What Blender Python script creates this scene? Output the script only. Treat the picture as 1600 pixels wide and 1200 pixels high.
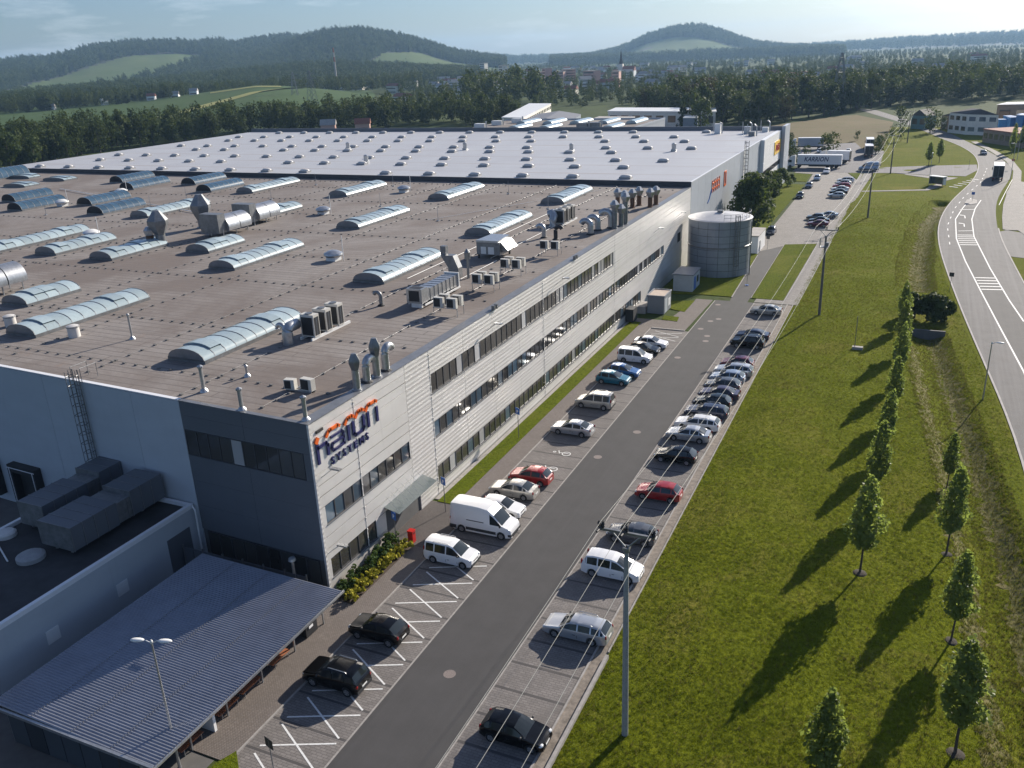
import bpy, math, random
import numpy as np
from mathutils import Vector
R = math.radians
random.seed(7)
rng = np.random.default_rng(7)
for o in list(bpy.data.objects): bpy.data.objects.remove(o)
scn = bpy.context.scene
col = scn.collection

# ------------------------------------------------------------------ camera, sky, sun, exposure
YAW, PITCH, ROLL, CAMH = R(-25.2609), R(20.8297), R(-2.441), 38.0
fw = Vector((math.sin(YAW)*math.cos(PITCH), math.cos(YAW)*math.cos(PITCH), -math.sin(PITCH)))
rt = Vector((math.cos(YAW), -math.sin(YAW), 0)); up = rt.cross(fw)
r2 = rt*math.cos(ROLL) + up*math.sin(ROLL); u2 = up*math.cos(ROLL) - rt*math.sin(ROLL)
cd = bpy.data.cameras.new('camera'); cam = bpy.data.objects.new('camera', cd); col.objects.link(cam)
from mathutils import Matrix
m = Matrix((r2, u2, -fw)).transposed().to_4x4(); m.translation = Vector((0, 0, CAMH)); cam.matrix_world = m
cd.sensor_width = 36; cd.lens = 36*1359.77/1600; cd.clip_start = .5; cd.clip_end = 30000
scn.camera = cam
SUN_AZ, SUN_EL = R(18), R(24)
world = bpy.data.worlds.new('World'); scn.world = world; world.use_nodes = True
wn = world.node_tree.nodes; wl = world.node_tree.links
bg = wn['Background']; sky = wn.new('ShaderNodeTexSky'); sky.sky_type = 'NISHITA'; sky.sun_disc = False
sky.sun_elevation = SUN_EL; sky.sun_rotation = SUN_AZ; sky.air_density = 1.0; sky.dust_density = 1.0; sky.ozone_density = 3.0
tint = wn.new('ShaderNodeMix'); tint.data_type = 'RGBA'; tint.blend_type = 'MULTIPLY'; tint.inputs[0].default_value = 1; tint.inputs[7].default_value = (.63, .77, 1.0, 1)
wl.new(sky.outputs[0], tint.inputs[6]); wt_ = wn.new('ShaderNodeTexCoord'); wm = wn.new('ShaderNodeMapping'); wm.inputs['Scale'].default_value = (3, 3, 16); wz = wn.new('ShaderNodeTexNoise'); wz.inputs['Scale'].default_value = 1.6; wz.inputs['Detail'].default_value = 8; wz.inputs['Roughness'].default_value = .6
wr_ = wn.new('ShaderNodeMapRange'); wr_.inputs[1].default_value = .52; wr_.inputs[2].default_value = .78; wr_.inputs[3].default_value = .02; wr_.inputs[4].default_value = .36
cloud = wn.new('ShaderNodeMix'); cloud.data_type = 'RGBA'; cloud.inputs[7].default_value = (14, 14.5, 15.5, 1)
wl.new(wt_.outputs['Generated'], wm.inputs[0]); wl.new(wm.outputs[0], wz.inputs[0]); wl.new(wz.outputs[0], wr_.inputs[0]); wl.new(wr_.outputs[0], cloud.inputs[0]); wl.new(tint.outputs[2], cloud.inputs[6])
wl.new(cloud.outputs[2], bg.inputs[0]); bg.inputs[1].default_value = 0.065
sl = bpy.data.lights.new('sun', 'SUN'); sl.energy = 5.0; sl.angle = R(.53); sl.color = (1, .91, .79)
so = bpy.data.objects.new('sun', sl); col.objects.link(so); so.location = (60, 160, 150)
sd = Vector((math.sin(SUN_AZ)*math.cos(SUN_EL), math.cos(SUN_AZ)*math.cos(SUN_EL), math.sin(SUN_EL)))
so.rotation_euler = sd.to_track_quat('Z', 'Y').to_euler()
scn.view_settings.view_transform = 'Standard'; scn.view_settings.look = 'None'
scn.view_settings.exposure = 0.72; scn.view_settings.gamma = 1
scn.cycles.max_bounces = 6; scn.cycles.diffuse_bounces = 2; scn.cycles.glossy_bounces = 3
scn.cycles.transparent_max_bounces = 6; scn.cycles.volume_bounces = 0; scn.cycles.use_denoising = True

# ------------------------------------------------------------------ helpers
class MB:
    def __init__(s): s.v = []; s.f = []
    def add(s, vs, fs):
        n = len(s.v); s.v += [tuple(p) for p in vs]; s.f += [tuple(i+n for i in f) for f in fs]; return s
    def box(s, x0, x1, y0, y1, z0, z1):
        return s.add([(x0,y0,z0),(x1,y0,z0),(x1,y1,z0),(x0,y1,z0),(x0,y0,z1),(x1,y0,z1),(x1,y1,z1),(x0,y1,z1)],
                     [(0,3,2,1),(4,5,6,7),(0,1,5,4),(1,2,6,5),(2,3,7,6),(3,0,4,7)])
    def prism(s, pts, z0, z1):
        n = len(pts); a = sum(pts[i][0]*pts[(i+1)%n][1]-pts[(i+1)%n][0]*pts[i][1] for i in range(n))
        if a < 0: pts = pts[::-1]
        zz = (lambda z, i: z[i] if isinstance(z, (list, tuple)) else z)
        vs = [(p[0],p[1],zz(z0,i)) for i, p in enumerate(pts)] + [(p[0],p[1],zz(z1,i)) for i, p in enumerate(pts)]
        return s.add(vs, [tuple(range(n))[::-1], tuple(range(n,2*n))] + [(i,(i+1)%n,n+(i+1)%n,n+i) for i in range(n)])
    def sheet(s, pts, z):
        n = len(pts); a = sum(pts[i][0]*pts[(i+1)%n][1]-pts[(i+1)%n][0]*pts[i][1] for i in range(n))
        if a < 0: pts = pts[::-1]
        return s.add([(p[0],p[1],z) for p in pts], [tuple(range(n))])
    def tube(s, path, r, n=8, cap=True):
        path = [Vector(p) for p in path]; rings = []
        for i, p in enumerate(path):
            d = (path[min(i+1,len(path)-1)] - path[max(i-1,0)]).normalized()
            a = d.cross(Vector((0,0,1))) if abs(d.z) < .95 else d.cross(Vector((1,0,0)))
            a.normalize(); b = d.cross(a); rr = r[i] if isinstance(r,(list,tuple)) else r
            rings.append([p + a*math.cos(2*math.pi*k/n)*rr + b*math.sin(2*math.pi*k/n)*rr for k in range(n)])
        vs = [q for g in rings for q in g]; fs = []
        for i in range(len(path)-1):
            fs += [(i*n+k, i*n+(k+1)%n, (i+1)*n+(k+1)%n, (i+1)*n+k) for k in range(n)]
        if cap: fs += [tuple(range(n))[::-1], tuple(range((len(path)-1)*n, len(path)*n))]
        return s.add(vs, fs)
    def lathe(s, prof, n=24, c=(0,0,0)):
        vs = [(c[0]+r*math.cos(2*math.pi*k/n), c[1]+r*math.sin(2*math.pi*k/n), c[2]+z) for r, z in prof for k in range(n)]
        fs = [(i*n+k, i*n+(k+1)%n, (i+1)*n+(k+1)%n, (i+1)*n+k) for i in range(len(prof)-1) for k in range(n)]
        return s.add(vs, fs + [tuple(range((len(prof)-1)*n, len(prof)*n))])
    def ell(s, c, r, n=10, h=6):
        prof = [(max(.001, math.sin(math.pi*i/h)), -math.cos(math.pi*i/h)) for i in range(h+1)]
        vs = [(c[0]+r[0]*p*math.cos(2*math.pi*k/n), c[1]+r[1]*p*math.sin(2*math.pi*k/n), c[2]+r[2]*z) for p, z in prof for k in range(n)]
        return s.add(vs, [(i*n+k, i*n+(k+1)%n, (i+1)*n+(k+1)%n, (i+1)*n+k) for i in range(h) for k in range(n)])
    def strip(s, pts, w, z):
        """flat band along a polyline"""
        L, Rr = [], []
        for i, p in enumerate(pts):
            a = pts[max(i-1,0)]; b = pts[min(i+1,len(pts)-1)]; dx, dy = b[0]-a[0], b[1]-a[1]; l = math.hypot(dx,dy)
            L.append((p[0]-dy/l*w/2, p[1]+dx/l*w/2, z)); Rr.append((p[0]+dy/l*w/2, p[1]-dx/l*w/2, z))
        n = len(pts)
        return s.add(Rr+L, [(i, i+1, n+i+1, n+i) for i in range(n-1)])
    def mesh(s, name, mat, smooth=None):
        me = bpy.data.meshes.new(name); me.from_pydata(s.v, [], s.f)
        if mat: me.materials.append(mat)
        if smooth is not None:
            me.polygons.foreach_set('use_smooth', [True]*len(me.polygons)); me.set_sharp_from_angle(angle=R(smooth))
        me.update(); return me

def link(name, me, parent=None, loc=None, rz=0, **kw):
    o = bpy.data.objects.new(name, me); col.objects.link(o)
    if parent is not None: o.parent = parent
    if loc is not None: o.location = loc
    o.rotation_euler = (0, 0, rz)
    for k, v in kw.items(): o[k] = v
    return o
def build(name, mb, mat, parent=None, loc=None, rz=0, smooth=None, **kw):
    return link(name, mb.mesh(name, mat, smooth), parent, loc, rz, **kw)
def thing(name, label, cat, loc=(0,0,0), rz=0, group=None):
    o = link(name, None, None, loc, rz, label=label, category=cat)
    if group: o['group'] = group
    o.empty_display_size = .3
    return o
def tag(o, label, cat, group=None):
    o['label'] = label; o['category'] = cat
    if group: o['group'] = group
    return o
def wpart(name, mb, mat, parent, smooth=None, **kw):
    """part given in world coordinates under an unrotated thing"""
    return build(name, mb, mat, parent, -parent.location, 0, smooth, **kw)
KIDS = {}
def copy_tree(o, loc=None, rz=None, label=None, parent=None):
    c = o.copy(); col.objects.link(c)
    if parent is not None: c.parent = parent
    if loc is not None: c.location = loc
    if rz is not None: c.rotation_euler = (0, 0, rz)
    if label: c['label'] = label
    for ch in kids(o): copy_tree(ch, parent=c)
    return c
def kids(o):
    if o.name not in KIDS: KIDS[o.name] = [x for x in bpy.data.objects if x.parent == o]
    return KIDS[o.name]
def structure(name, mb, mat, **kw): return build(name, mb, mat, None, kind='structure', **kw)
def setmat(o, mat):
    o.material_slots[0].link = 'OBJECT'; o.material_slots[0].material = mat

# ------------------------------------------------------------------ materials
class NT:
    def __init__(s, name):
        s.m = bpy.data.materials.new(name); s.m.use_nodes = True; s.t = s.m.node_tree; s.n = s.t.nodes; s.l = s.t.links
        s.b = s.n['Principled BSDF']; s.out = s.n['Material Output']
    def new(s, t, **kw):
        n = s.n.new(t)
        for k, v in kw.items(): setattr(n, k, v)
        return n
    def setin(s, node, key, val):
        if hasattr(val, 'is_linked') or isinstance(val, bpy.types.NodeSocket): s.l.new(val, node.inputs[key])
        else: node.inputs[key].default_value = val
    def pos(s): return s.new('ShaderNodeNewGeometry').outputs['Position']
    def obj(s): return s.new('ShaderNodeTexCoord').outputs['Object']
    def scale(s, v, sc, off=(0,0,0)):
        n = s.new('ShaderNodeMapping'); s.l.new(v, n.inputs[0]); n.inputs['Scale'].default_value = sc; n.inputs['Location'].default_value = off
        return n.outputs[0]
    def noise(s, v, sc, det=4, rough=.55, dist=0):
        n = s.new('ShaderNodeTexNoise'); s.l.new(v, n.inputs['Vector']); n.inputs['Scale'].default_value = sc
        n.inputs['Detail'].default_value = det; n.inputs['Roughness'].default_value = rough; n.inputs['Distortion'].default_value = dist
        return n.outputs['Fac']
    def ramp(s, f, stops, interp='LINEAR'):
        n = s.new('ShaderNodeValToRGB'); s.l.new(f, n.inputs[0]); e = n.color_ramp.elements; n.color_ramp.interpolation = interp
        while len(e) < len(stops): e.new(.5)
        for i, (p, c) in enumerate(stops):
            e[i].position = p; e[i].color = (c, c, c, 1) if not isinstance(c, (tuple, list)) else (*c, 1)
        return n.outputs[0]
    def mix(s, f, a, b, mode='MIX'):
        n = s.new('ShaderNodeMix', data_type='RGBA', blend_type=mode)
        for k, v in ((0, f), (6, a), (7, b)):
            if isinstance(v, (tuple, list)): n.inputs[k].default_value = (*v, 1)
            elif isinstance(v, (int, float)): n.inputs[k].default_value = v
            else: s.l.new(v, n.inputs[k])
        return n.outputs[2]
    def math(s, op, a, b=0):
        n = s.new('ShaderNodeMath', operation=op)
        for k, v in ((0, a), (1, b)):
            if isinstance(v, (int, float)): n.inputs[k].default_value = v
            else: s.l.new(v, n.inputs[k])
        return n.outputs[0]
    def bump(s, h, strength, dist=.05, prev=None):
        n = s.new('ShaderNodeBump'); s.l.new(h, n.inputs['Height']); n.inputs['Strength'].default_value = strength; n.inputs['Distance'].default_value = dist
        if prev is not None: s.l.new(prev, n.inputs['Normal'])
        s.l.new(n.outputs[0], s.b.inputs['Normal']); return n.outputs[0]
    def color(s, c):
        if isinstance(c, (tuple, list)): s.b.inputs['Base Color'].default_value = (*c, 1)
        else: s.l.new(c, s.b.inputs['Base Color'])
        return s
    def pr(s, rough=.6, metal=0, spec=.5, coat=0):
        s.b.inputs['Roughness'].default_value = rough; s.b.inputs['Metallic'].default_value = metal
        s.b.inputs['Specular IOR Level'].default_value = spec; s.b.inputs['Coat Weight'].default_value = coat; s.b.inputs['Coat Roughness'].default_value = .04
        return s
def dim(c, k): return tuple(min(1, x*k) for x in c)
def plain(name, c, rough=.6, metal=0, var=.18, sc=1.2, bump=0, bsc=18, spec=.5, coat=0, world=True):
    t = NT(name); p = t.pos() if world else t.obj()
    f = t.noise(p, sc, 5, .65)
    t.color(t.mix(t.ramp(f, [(.28, 0), (.72, 1)]), dim(c, 1-var), dim(c, 1+var))).pr(rough, metal, spec, coat)
    if bump: t.bump(t.noise(p, bsc, 4), bump, .03)
    return t.m
def grass_mat(name, dark, mid, light, dry):
    t = NT(name); p = t.pos()
    big = t.noise(p, .035, 4, .6); med = t.noise(p, .33, 5, .65, .4); fine = t.noise(p, 3.2, 4, .75); fib = t.noise(t.scale(p, (5, 1.3, 3)), 2.2, 3, .7)
    c = t.mix(t.ramp(med, [(.3, 0), (.7, 1)]), mid, light)
    c = t.mix(t.ramp(big, [(.35, .0), (.62, .85)]), c, mid)
    c = t.mix(t.ramp(fine, [(.36, .8), (.58, 0)]), c, dark)
    c = t.mix(t.ramp(t.noise(p, .16, 6, .7, 1), [(.56, 0), (.72, .7)]), c, dry)
    c = t.mix(t.ramp(fib, [(.4, .35), (.65, 0)]), c, dark)
    mow = t.noise(t.scale(p, (1.1, .035, 1)), 1, 4, .65); c = t.mix(t.ramp(mow, [(.4, .3), (.6, 0)]), c, dim(mid, .62)); c = t.mix(t.ramp(t.noise(p, .06, 5, .7, .8), [(.52, 0), (.7, .5)]), c, dry)
    t.color(c).pr(.95, 0, .03)
    a = t.bump(fine, .9, .12); t.bump(fib, .6, .08, a)
    return t.m
G_LAWN = grass_mat('lawn_grass', (.06, .075, .005), (.15, .175, .009), (.21, .215, .015), (.22, .18, .045))
G_STRIP = grass_mat('strip_grass', (.045, .065, .006), (.125, .155, .01), (.165, .185, .014), (.18, .165, .035))
def field_mat(name, a, b, dry, sc=.02):
    t = NT(name); p = t.pos(); c = t.mix(t.ramp(t.noise(p, sc, 5, .6), [(.3, 0), (.7, 1)]), a, b)
    c = t.mix(t.ramp(t.noise(p, sc*6, 5, .7), [(.52, 0), (.75, .75)]), c, dry)
    t.color(c).pr(.95, 0, .1); t.bump(t.noise(p, 1.2, 4), .6, .3); return t.m
G_BASE = field_mat('far_ground', (.03, .05, .012), (.06, .085, .02), (.09, .085, .035))
G_CROP = field_mat('crop_field', (.05, .085, .025), (.06, .1, .03), (.085, .115, .045), .01)
G_PALE = field_mat('pale_strip', (.2, .21, .075), (.26, .26, .1), (.3, .26, .12))
G_BROWN = field_mat('brown_field', (.13, .105, .05), (.17, .135, .07), (.09, .11, .03))
G_HILL = field_mat('hill_meadow', (.07, .11, .03), (.1, .13, .042), (.13, .14, .06), .004)
G_STUB = field_mat('verge_dry', (.1, .1, .03), (.19, .16, .07), (.06, .085, .015), .6)

def asphalt(name, c, streak=.0, patch=.25):
    t = NT(name); p = t.pos(); f = t.noise(p, 55, 3, .7); m_ = t.noise(p, .5, 5, .6)
    cc = t.mix(t.ramp(f, [(.3, 0), (.7, 1)]), dim(c, .72), dim(c, 1.3))
    cc = t.mix(t.ramp(m_, [(.35, 0), (.7, patch*2)]), cc, dim(c, 1.35))
    w = t.noise(t.scale(p, (1.6, .03, 1)), 1, 3, .6); cc = t.mix(t.ramp(w, [(.45, 0), (.65, streak)]), cc, dim(c, 1.7))
    t.color(cc).pr(.85, 0, .35); t.bump(f, .35, .02); return t.m
ASPH = asphalt('dark_asphalt', (.054, .052, .052), .12, .3); ASPH_ROAD = asphalt('worn_asphalt', (.098, .094, .093), .5, .4)
ASPH_GREY = asphalt('grey_asphalt', (.11, .105, .11), .3, .3)
def pavers(name, c, bw=.4, bh=.2, rot=0, stain=.5):
    t = NT(name); p = t.pos(); mp = t.new('ShaderNodeMapping'); t.l.new(p, mp.inputs[0]); mp.inputs['Rotation'].default_value = (0, 0, rot)
    b = t.new('ShaderNodeTexBrick'); t.l.new(mp.outputs[0], b.inputs['Vector']); b.inputs['Scale'].default_value = 1
    b.inputs['Brick Width'].default_value = bw; b.inputs['Row Height'].default_value = bh; b.inputs['Mortar Size'].default_value = .018
    b.inputs['Color1'].default_value = (*dim(c, .85), 1); b.inputs['Color2'].default_value = (*dim(c, 1.12), 1); b.inputs['Mortar'].default_value = (*dim(c, .56), 1)
    s_ = t.noise(p, .45, 5, .65); cc = t.mix(t.ramp(s_, [(.36, stain), (.6, 0)]), b.outputs[0], dim(c, .6))
    cc = t.mix(t.ramp(t.noise(p, 1.7, 4, .7), [(.58, 0), (.75, .4)]), cc, dim(c, 1.35))
    t.color(cc).pr(.82, 0, .3); t.bump(b.outputs['Fac'], .5, -.02); return t.m
PAV_BAY = pavers('bay_pavers', (.2, .182, .17)); PAV_WALK = pavers('walk_pavers', (.2, .172, .155), .2, .1, 0, .35)
PAV_DARK = pavers('entrance_pavers', (.12, .105, .1), .2, .1, .78); PAV_FAR = pavers('lot_paving', (.255, .235, .215), .4, .2, 0, .35)
PAV_LINE = plain('dark_paver_line', (.07, .064, .062), .85); KERB = plain('kerb_concrete', (.3, .28, .26), .85, 0, .25, 2.5, .3)
CONC = plain('concrete', (.34, .32, .3), .85, 0, .2, 1, .2); CONC_D = plain('dark_concrete', (.12, .115, .11), .85, 0, .2, 1, .2)
t = NT('road_paint'); p = t.pos(); t.color(t.mix(t.ramp(t.noise(p, 9, 4, .7), [(.5, 0), (.68, .55)]), (.72, .72, .7), (.25, .24, .23))).pr(.7); PAINT = t.m
MANHOLE = plain('manhole_iron', (.2, .165, .15), .7, .1, .25, 12, .4)

def roof_mat():
    t = NT('brown_membrane'); p = t.pos()
    b = t.new('ShaderNodeTexBrick'); t.l.new(p, b.inputs['Vector']); b.inputs['Scale'].default_value = 1
    b.inputs['Brick Width'].default_value = 16; b.inputs['Row Height'].default_value = 1.0; b.inputs['Mortar Size'].default_value = .06
    c = (.262, .236, .216)
    b.inputs['Color1'].default_value = (*dim(c, .95), 1); b.inputs['Color2'].default_value = (*dim(c, 1.06), 1); b.inputs['Mortar'].default_value = (*dim(c, .5), 1)
    cc = t.mix(t.ramp(t.noise(p, .07, 6, .65, .6), [(.4, .85), (.6, 0)]), b.outputs[0], (.16, .13, .112))
    cc = t.mix(t.ramp(t.noise(t.scale(p, (.12, 1.4, 1)), 1.1, 5, .7), [(.52, 0), (.72, .4)]), cc, (.12, .1, .09))
    cc = t.mix(t.ramp(t.noise(p, .22, 6, .75, 1.2), [(.61, 0), (.74, .6)]), cc, (.24, .165, .115))
    cc = t.mix(t.ramp(t.noise(p, 2.5, 4, .7), [(.4, .25), (.65, 0)]), cc, (.13, .11, .1))
    t.color(cc).pr(.82, 0, .3); a = t.bump(b.outputs['Fac'], .25, -.03); t.bump(t.noise(p, 5, 5), .25, .05, a); return t.m
ROOF_B = roof_mat()
def white_roof():
    t = NT('white_membrane'); p = t.pos()
    b = t.new('ShaderNodeTexBrick'); t.l.new(p, b.inputs['Vector']); b.inputs['Scale'].default_value = 1
    b.inputs['Brick Width'].default_value = 25; b.inputs['Row Height'].default_value = 1.6; b.inputs['Mortar Size'].default_value = .05
    c = (.44, .445, .455)
    b.inputs['Color1'].default_value = (*dim(c, .97), 1); b.inputs['Color2'].default_value = (*dim(c, 1.04), 1); b.inputs['Mortar'].default_value = (*dim(c, .8), 1)
    sx = t.new('ShaderNodeSeparateXYZ'); t.l.new(p, sx.inputs[0])
    v = t.math('ABSOLUTE', t.math('SUBTRACT', t.math('FRACT', t.math('DIVIDE', t.math('SUBTRACT', sx.outputs[1], 154.5), 12.75)), .5))
    val = t.ramp(v, [(.43, 0), (.5, 1)]); val = t.math('MULTIPLY', val, t.ramp(t.noise(t.scale(p, (.05, .5, 1)), 1, 5, .7), [(.4, .15), (.65, .95)]))
    cc = t.mix(val, b.outputs[0], (.3, .235, .18))
    cc = t.mix(t.ramp(t.noise(t.scale(p, (.09, .02, 1)), 1, 5, .65), [(.4, .4), (.65, 0)]), cc, (.37, .36, .37))
    t.color(cc).pr(.5, 0, .4); t.bump(b.outputs['Fac'], .2, -.03); return t.m
ROOF_W = white_roof()
def panel_mat(name, c, rib, rough, metal, strength, vert=False, var=.05):
    t = NT(name); p = t.pos(); w = t.new('ShaderNodeTexWave'); t.l.new(p, w.inputs['Vector']); w.wave_type = 'BANDS'
    w.bands_direction = 'X' if vert else 'Z'; w.inputs['Scale'].default_value = .314/rib*1.0; w.inputs['Distortion'].default_value = 0
    f = t.noise(t.scale(p, (.3, .3, .8)), 1, 4, .6)
    oi = t.new('ShaderNodeObjectInfo').outputs['Random']
    cc = t.mix(t.ramp(f, [(.3, 0), (.7, 1)]), dim(c, 1-var), dim(c, 1+var)); cc = t.mix(t.math('MULTIPLY', oi, .25), cc, dim(c, .85))
    cc = t.mix(t.ramp(t.noise(t.scale(p, (2, 2, .12)), 1, 4, .7), [(.55, 0), (.8, .3)]), cc, dim(c, .7))
    t.color(cc).pr(rough, metal, .5); t.bump(w.outputs['Fac'], strength, .03); return t.m
PANEL = panel_mat('silver_white_panel', (.76, .74, .72), .4, .4, .35, .75)
PANEL_C = panel_mat('fine_rib_panel', (.76, .73, .7), .09, .36, .4, .5)
PANEL_D = panel_mat('dark_grey_panel', (.12, .13, .148), .12, .45, .1, .2)
PANEL_W = panel_mat('white_gable_panel', (.45, .48, .51), 1.1, .5, 0, .08, True)
PANEL_G = panel_mat('pale_grey_panel', (.42, .45, .5), .3, .45, .2, .12, True)
WALL_BACK = plain('panel_joint', (.1, .1, .1), .8); TRIM = plain('grey_trim', (.2, .205, .215), .45, .4); TRIM_W = plain('white_trim', (.75, .75, .76), .4, 0, .05)
WFRAME = plain('window_frame', (.05, .05, .055), .6)
DARK = plain('black_rubber', (.02, .02, .022), .7); BLACK_GAP = plain('dark_opening', (.012, .013, .015), .8)
STEEL = plain('galvanised_steel', (.42, .43, .44), .38, .75, .2, 3); STEEL_D = plain('weathered_steel', (.22, .225, .23), .45, .6, .25, 2)
RUST = plain('rusty_steel', (.16, .085, .05), .8, .2, .4, 3, .3); WHITE_M = plain('white_metal', (.72, .72, .7), .45, 0, .08)
BEIGE = plain('unit_beige', (.55, .53, .48), .5, 0, .12, 2); GRILL = plain('dark_grille', (.03, .03, .032), .6, .3)
WOODP = plain('pole_wood', (.12, .115, .105), .9, 0, .3, 5, .4); CPOLE = plain('pole_concrete', (.3, .3, .29), .85, 0, .15, 4, .2)
WOODB = plain('bench_wood', (.33, .12, .055), .6, 0, .25, 6); REDP = plain('red_paint', (.5, .02, .015), .4); BLUEP = plain('sign_blue', (.02, .12, .42), .4, 0, .05)
NAVY = plain('sign_navy', (.015, .018, .1), .4, 0, .1); ORANGE = plain('sign_orange', (.75, .13, .015), .4, 0, .1); YELLOW = plain('sign_yellow', (.8, .5, .02), .4, 0, .05)
WHITEP = plain('white_paint', (.78, .78, .78), .4, 0, .04)
def glassm(name, c, rough=.05, spec=.6):
    t = NT(name); oi = t.new('ShaderNodeObjectInfo').outputs['Random']
    t.color(t.mix(oi, dim(c, .6), dim(c, 1.5))).pr(rough, 0, spec); return t.m
GLASS = glassm('window_glass', (.055, .052, .048), .06, 1.0); GLASS_B = glassm('blind_behind_glass', (.34, .34, .34), .12, .5); GLASS_BL = glassm('bluish_glass', (.06, .09, .12), .06, .9)
CARGLASS = glassm('car_glass', (.016, .02, .022), .04, .45)
def skyl(name, c):
    t = NT(name); oi = t.new('ShaderNodeObjectInfo').outputs['Random']; p = t.pos()
    cc = t.mix(oi, dim(c, .85), dim(c, 1.15)); cc = t.mix(t.ramp(t.noise(p, 1.5, 4, .7), [(.45, 0), (.75, .35)]), cc, dim(c, .6))
    t.color(cc).pr(.22, 0, .6); return t.m
POLYC = skyl('skylight_sheet', (.37, .45, .47)); POLYB = skyl('blue_skylight_sheet', (.05, .1, .15)); DOME = plain('dome_acrylic', (.58, .56, .53), .5, 0, .12)
DOME_D = plain('dome_kerb', (.3, .3, .3), .6)
def leaf_mat(name, c, c2, tr=.35, sc=.6, spec=.12, rough=.7, back=(.16, .2, .02)):
    t = NT(name); p = t.obj(); oi = t.new('ShaderNodeObjectInfo').outputs['Random']
    cc = t.mix(t.ramp(t.noise(p, sc, 3, .6), [(.35, 0), (.65, 1)]), c, c2); cc = t.mix(t.math('MULTIPLY', oi, .6), cc, dim(c, .62))
    t.color(cc).pr(rough, 0, spec)
    tl = t.new('ShaderNodeBsdfTranslucent'); t.l.new(t.mix(.5, cc, back, 'MIX'), tl.inputs[0])
    mx = t.new('ShaderNodeMixShader'); mx.inputs[0].default_value = tr
    t.l.new(t.b.outputs[0], mx.inputs[1]); t.l.new(tl.outputs[0], mx.inputs[2]); t.l.new(mx.outputs[0], t.out.inputs[0]); return t.m
LEAF_Y = leaf_mat('young_leaves', (.13, .175, .045), (.24, .29, .08), .55, 1.5, .3, .45, (.34, .42, .07))
LEAF_F = [leaf_mat('wood_leaves_'+n, a, b, .22, .25) for n, a, b in (('dark', (.022, .04, .013), (.038, .062, .019)), ('mid', (.034, .06, .017), (.056, .085, .024)), ('light', (.06, .085, .025), (.09, .118, .037)), ('copper', (.04, .022, .02), (.052, .03, .024)))]
LEAF_S = leaf_mat('shrub_green', (.04, .08, .02), (.075, .125, .03), .25, 3); LEAF_YL = leaf_mat('shrub_yellow', (.36, .33, .03), (.5, .43, .05), .25, 4)
LEAF_B = leaf_mat('bush_leaves', (.045, .075, .026), (.085, .12, .045), .3, .8); BARK = plain('bark', (.07, .055, .045), .9, 0, .3, 6, .4)
HILLF = leaf_mat('hill_forest_leaves', (.04, .07, .024), (.062, .096, .034), .15, .1)

# ------------------------------------------------------------------ ground and terrain
def gz(x, y):
    d = math.hypot(x, y); return -max(0, d-700)*.0042
def sstep(a, b, x):
    t = min(1, max(0, (x-a)/(b-a))); return t*t*(3-2*t)
mb = MB(); ds = [560, 700, 900, 1200, 1700, 2400, 3400, 4800, 6500, 8000]; az = [R(a) for a in range(-180, 181, 6)]
LX0, LX1, LY0, LY1 = -15.45, 75, 8, 440
for i in range(len(az)-1):
    for j in range(len(ds)-1):
        q = [(ds[jj]*math.sin(az[ii]), ds[jj]*math.cos(az[ii])) for ii, jj in ((i,j),(i+1,j),(i+1,j+1),(i,j+1))]
        mb.add([(x, y, gz(x, y)) for x, y in q], [(3, 2, 1, 0)])
ring = [(560*math.sin(a), 560*math.cos(a)) for a in az[:-1]]
mb.sheet(sorted([p for p in ring if p[0] <= LX0-.01] + [(LX0, math.sqrt(560**2-LX0**2)), (LX0, -math.sqrt(560**2-LX0**2))], key=lambda p: math.atan2(p[1], p[0]+200)), 0)
mb.sheet(sorted([p for p in ring if p[0] >= LX1+.01] + [(LX1, math.sqrt(560**2-LX1**2)), (LX1, -math.sqrt(560**2-LX1**2))], key=lambda p: math.atan2(p[1], p[0]-200)), 0)
mb.sheet([(LX0, LY1), (LX1, LY1), (LX1, math.sqrt(560**2-LX1**2))] + sorted([p for p in ring if LX0 < p[0] < LX1 and p[1] > 0], key=lambda p: -p[0]) + [(LX0, math.sqrt(560**2-LX0**2))], 0)
mb.sheet([(LX0, LY0), (LX0, -math.sqrt(560**2-LX0**2))] + sorted([p for p in ring if LX0 < p[0] < LX1 and p[1] < 0], key=lambda p: p[0]) + [(LX1, -math.sqrt(560**2-LX1**2)), (LX1, LY0)], 0)
structure('ground', mb, G_BASE)
DITCH = [(11, 30), (9.6, 50), (8.6, 66), (7.4, 80), (6.2, 92), (4.6, 108), (2.9, 126)]
DITCH2 = [(1.6, 150), (1.1, 165), (1.6, 190), (2.6, 214), (5.6, 236)]
ROAD_L = [(12.6, 40), (12.3, 70), (12.2, 90.2), (10.3, 111.8), (8.6, 131), (6.9, 153.4), (5, 182.8), (4.7, 205.2), (6.3, 226.3), (8.9, 245.6), (13.5, 270.8), (16.4, 302), (16.4, 335), (12.2, 364.7), (6.4, 387.7), (-.8, 422.6), (-10, 461), (-38, 558)]
ROAD_R = [(21.5, 40), (21, 70), (20.4, 90), (19.2, 111.8), (18.3, 131), (17.2, 156.3), (15.7, 195.9), (16, 209.8), (17, 234.6), (19.2, 254.7), (22, 272), (25, 295.9), (24.5, 313.7), (21.4, 341), (15, 375.9), (10, 408), (0, 447), (-26, 545)]
def road_left_x(y):
    for a, b in zip(ROAD_L, ROAD_L[1:]):
        if a[1] <= y <= b[1]: return a[0]+(b[0]-a[0])*(y-a[1])/(b[1]-a[1])
    return 13 if y < 40 else -60
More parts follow.
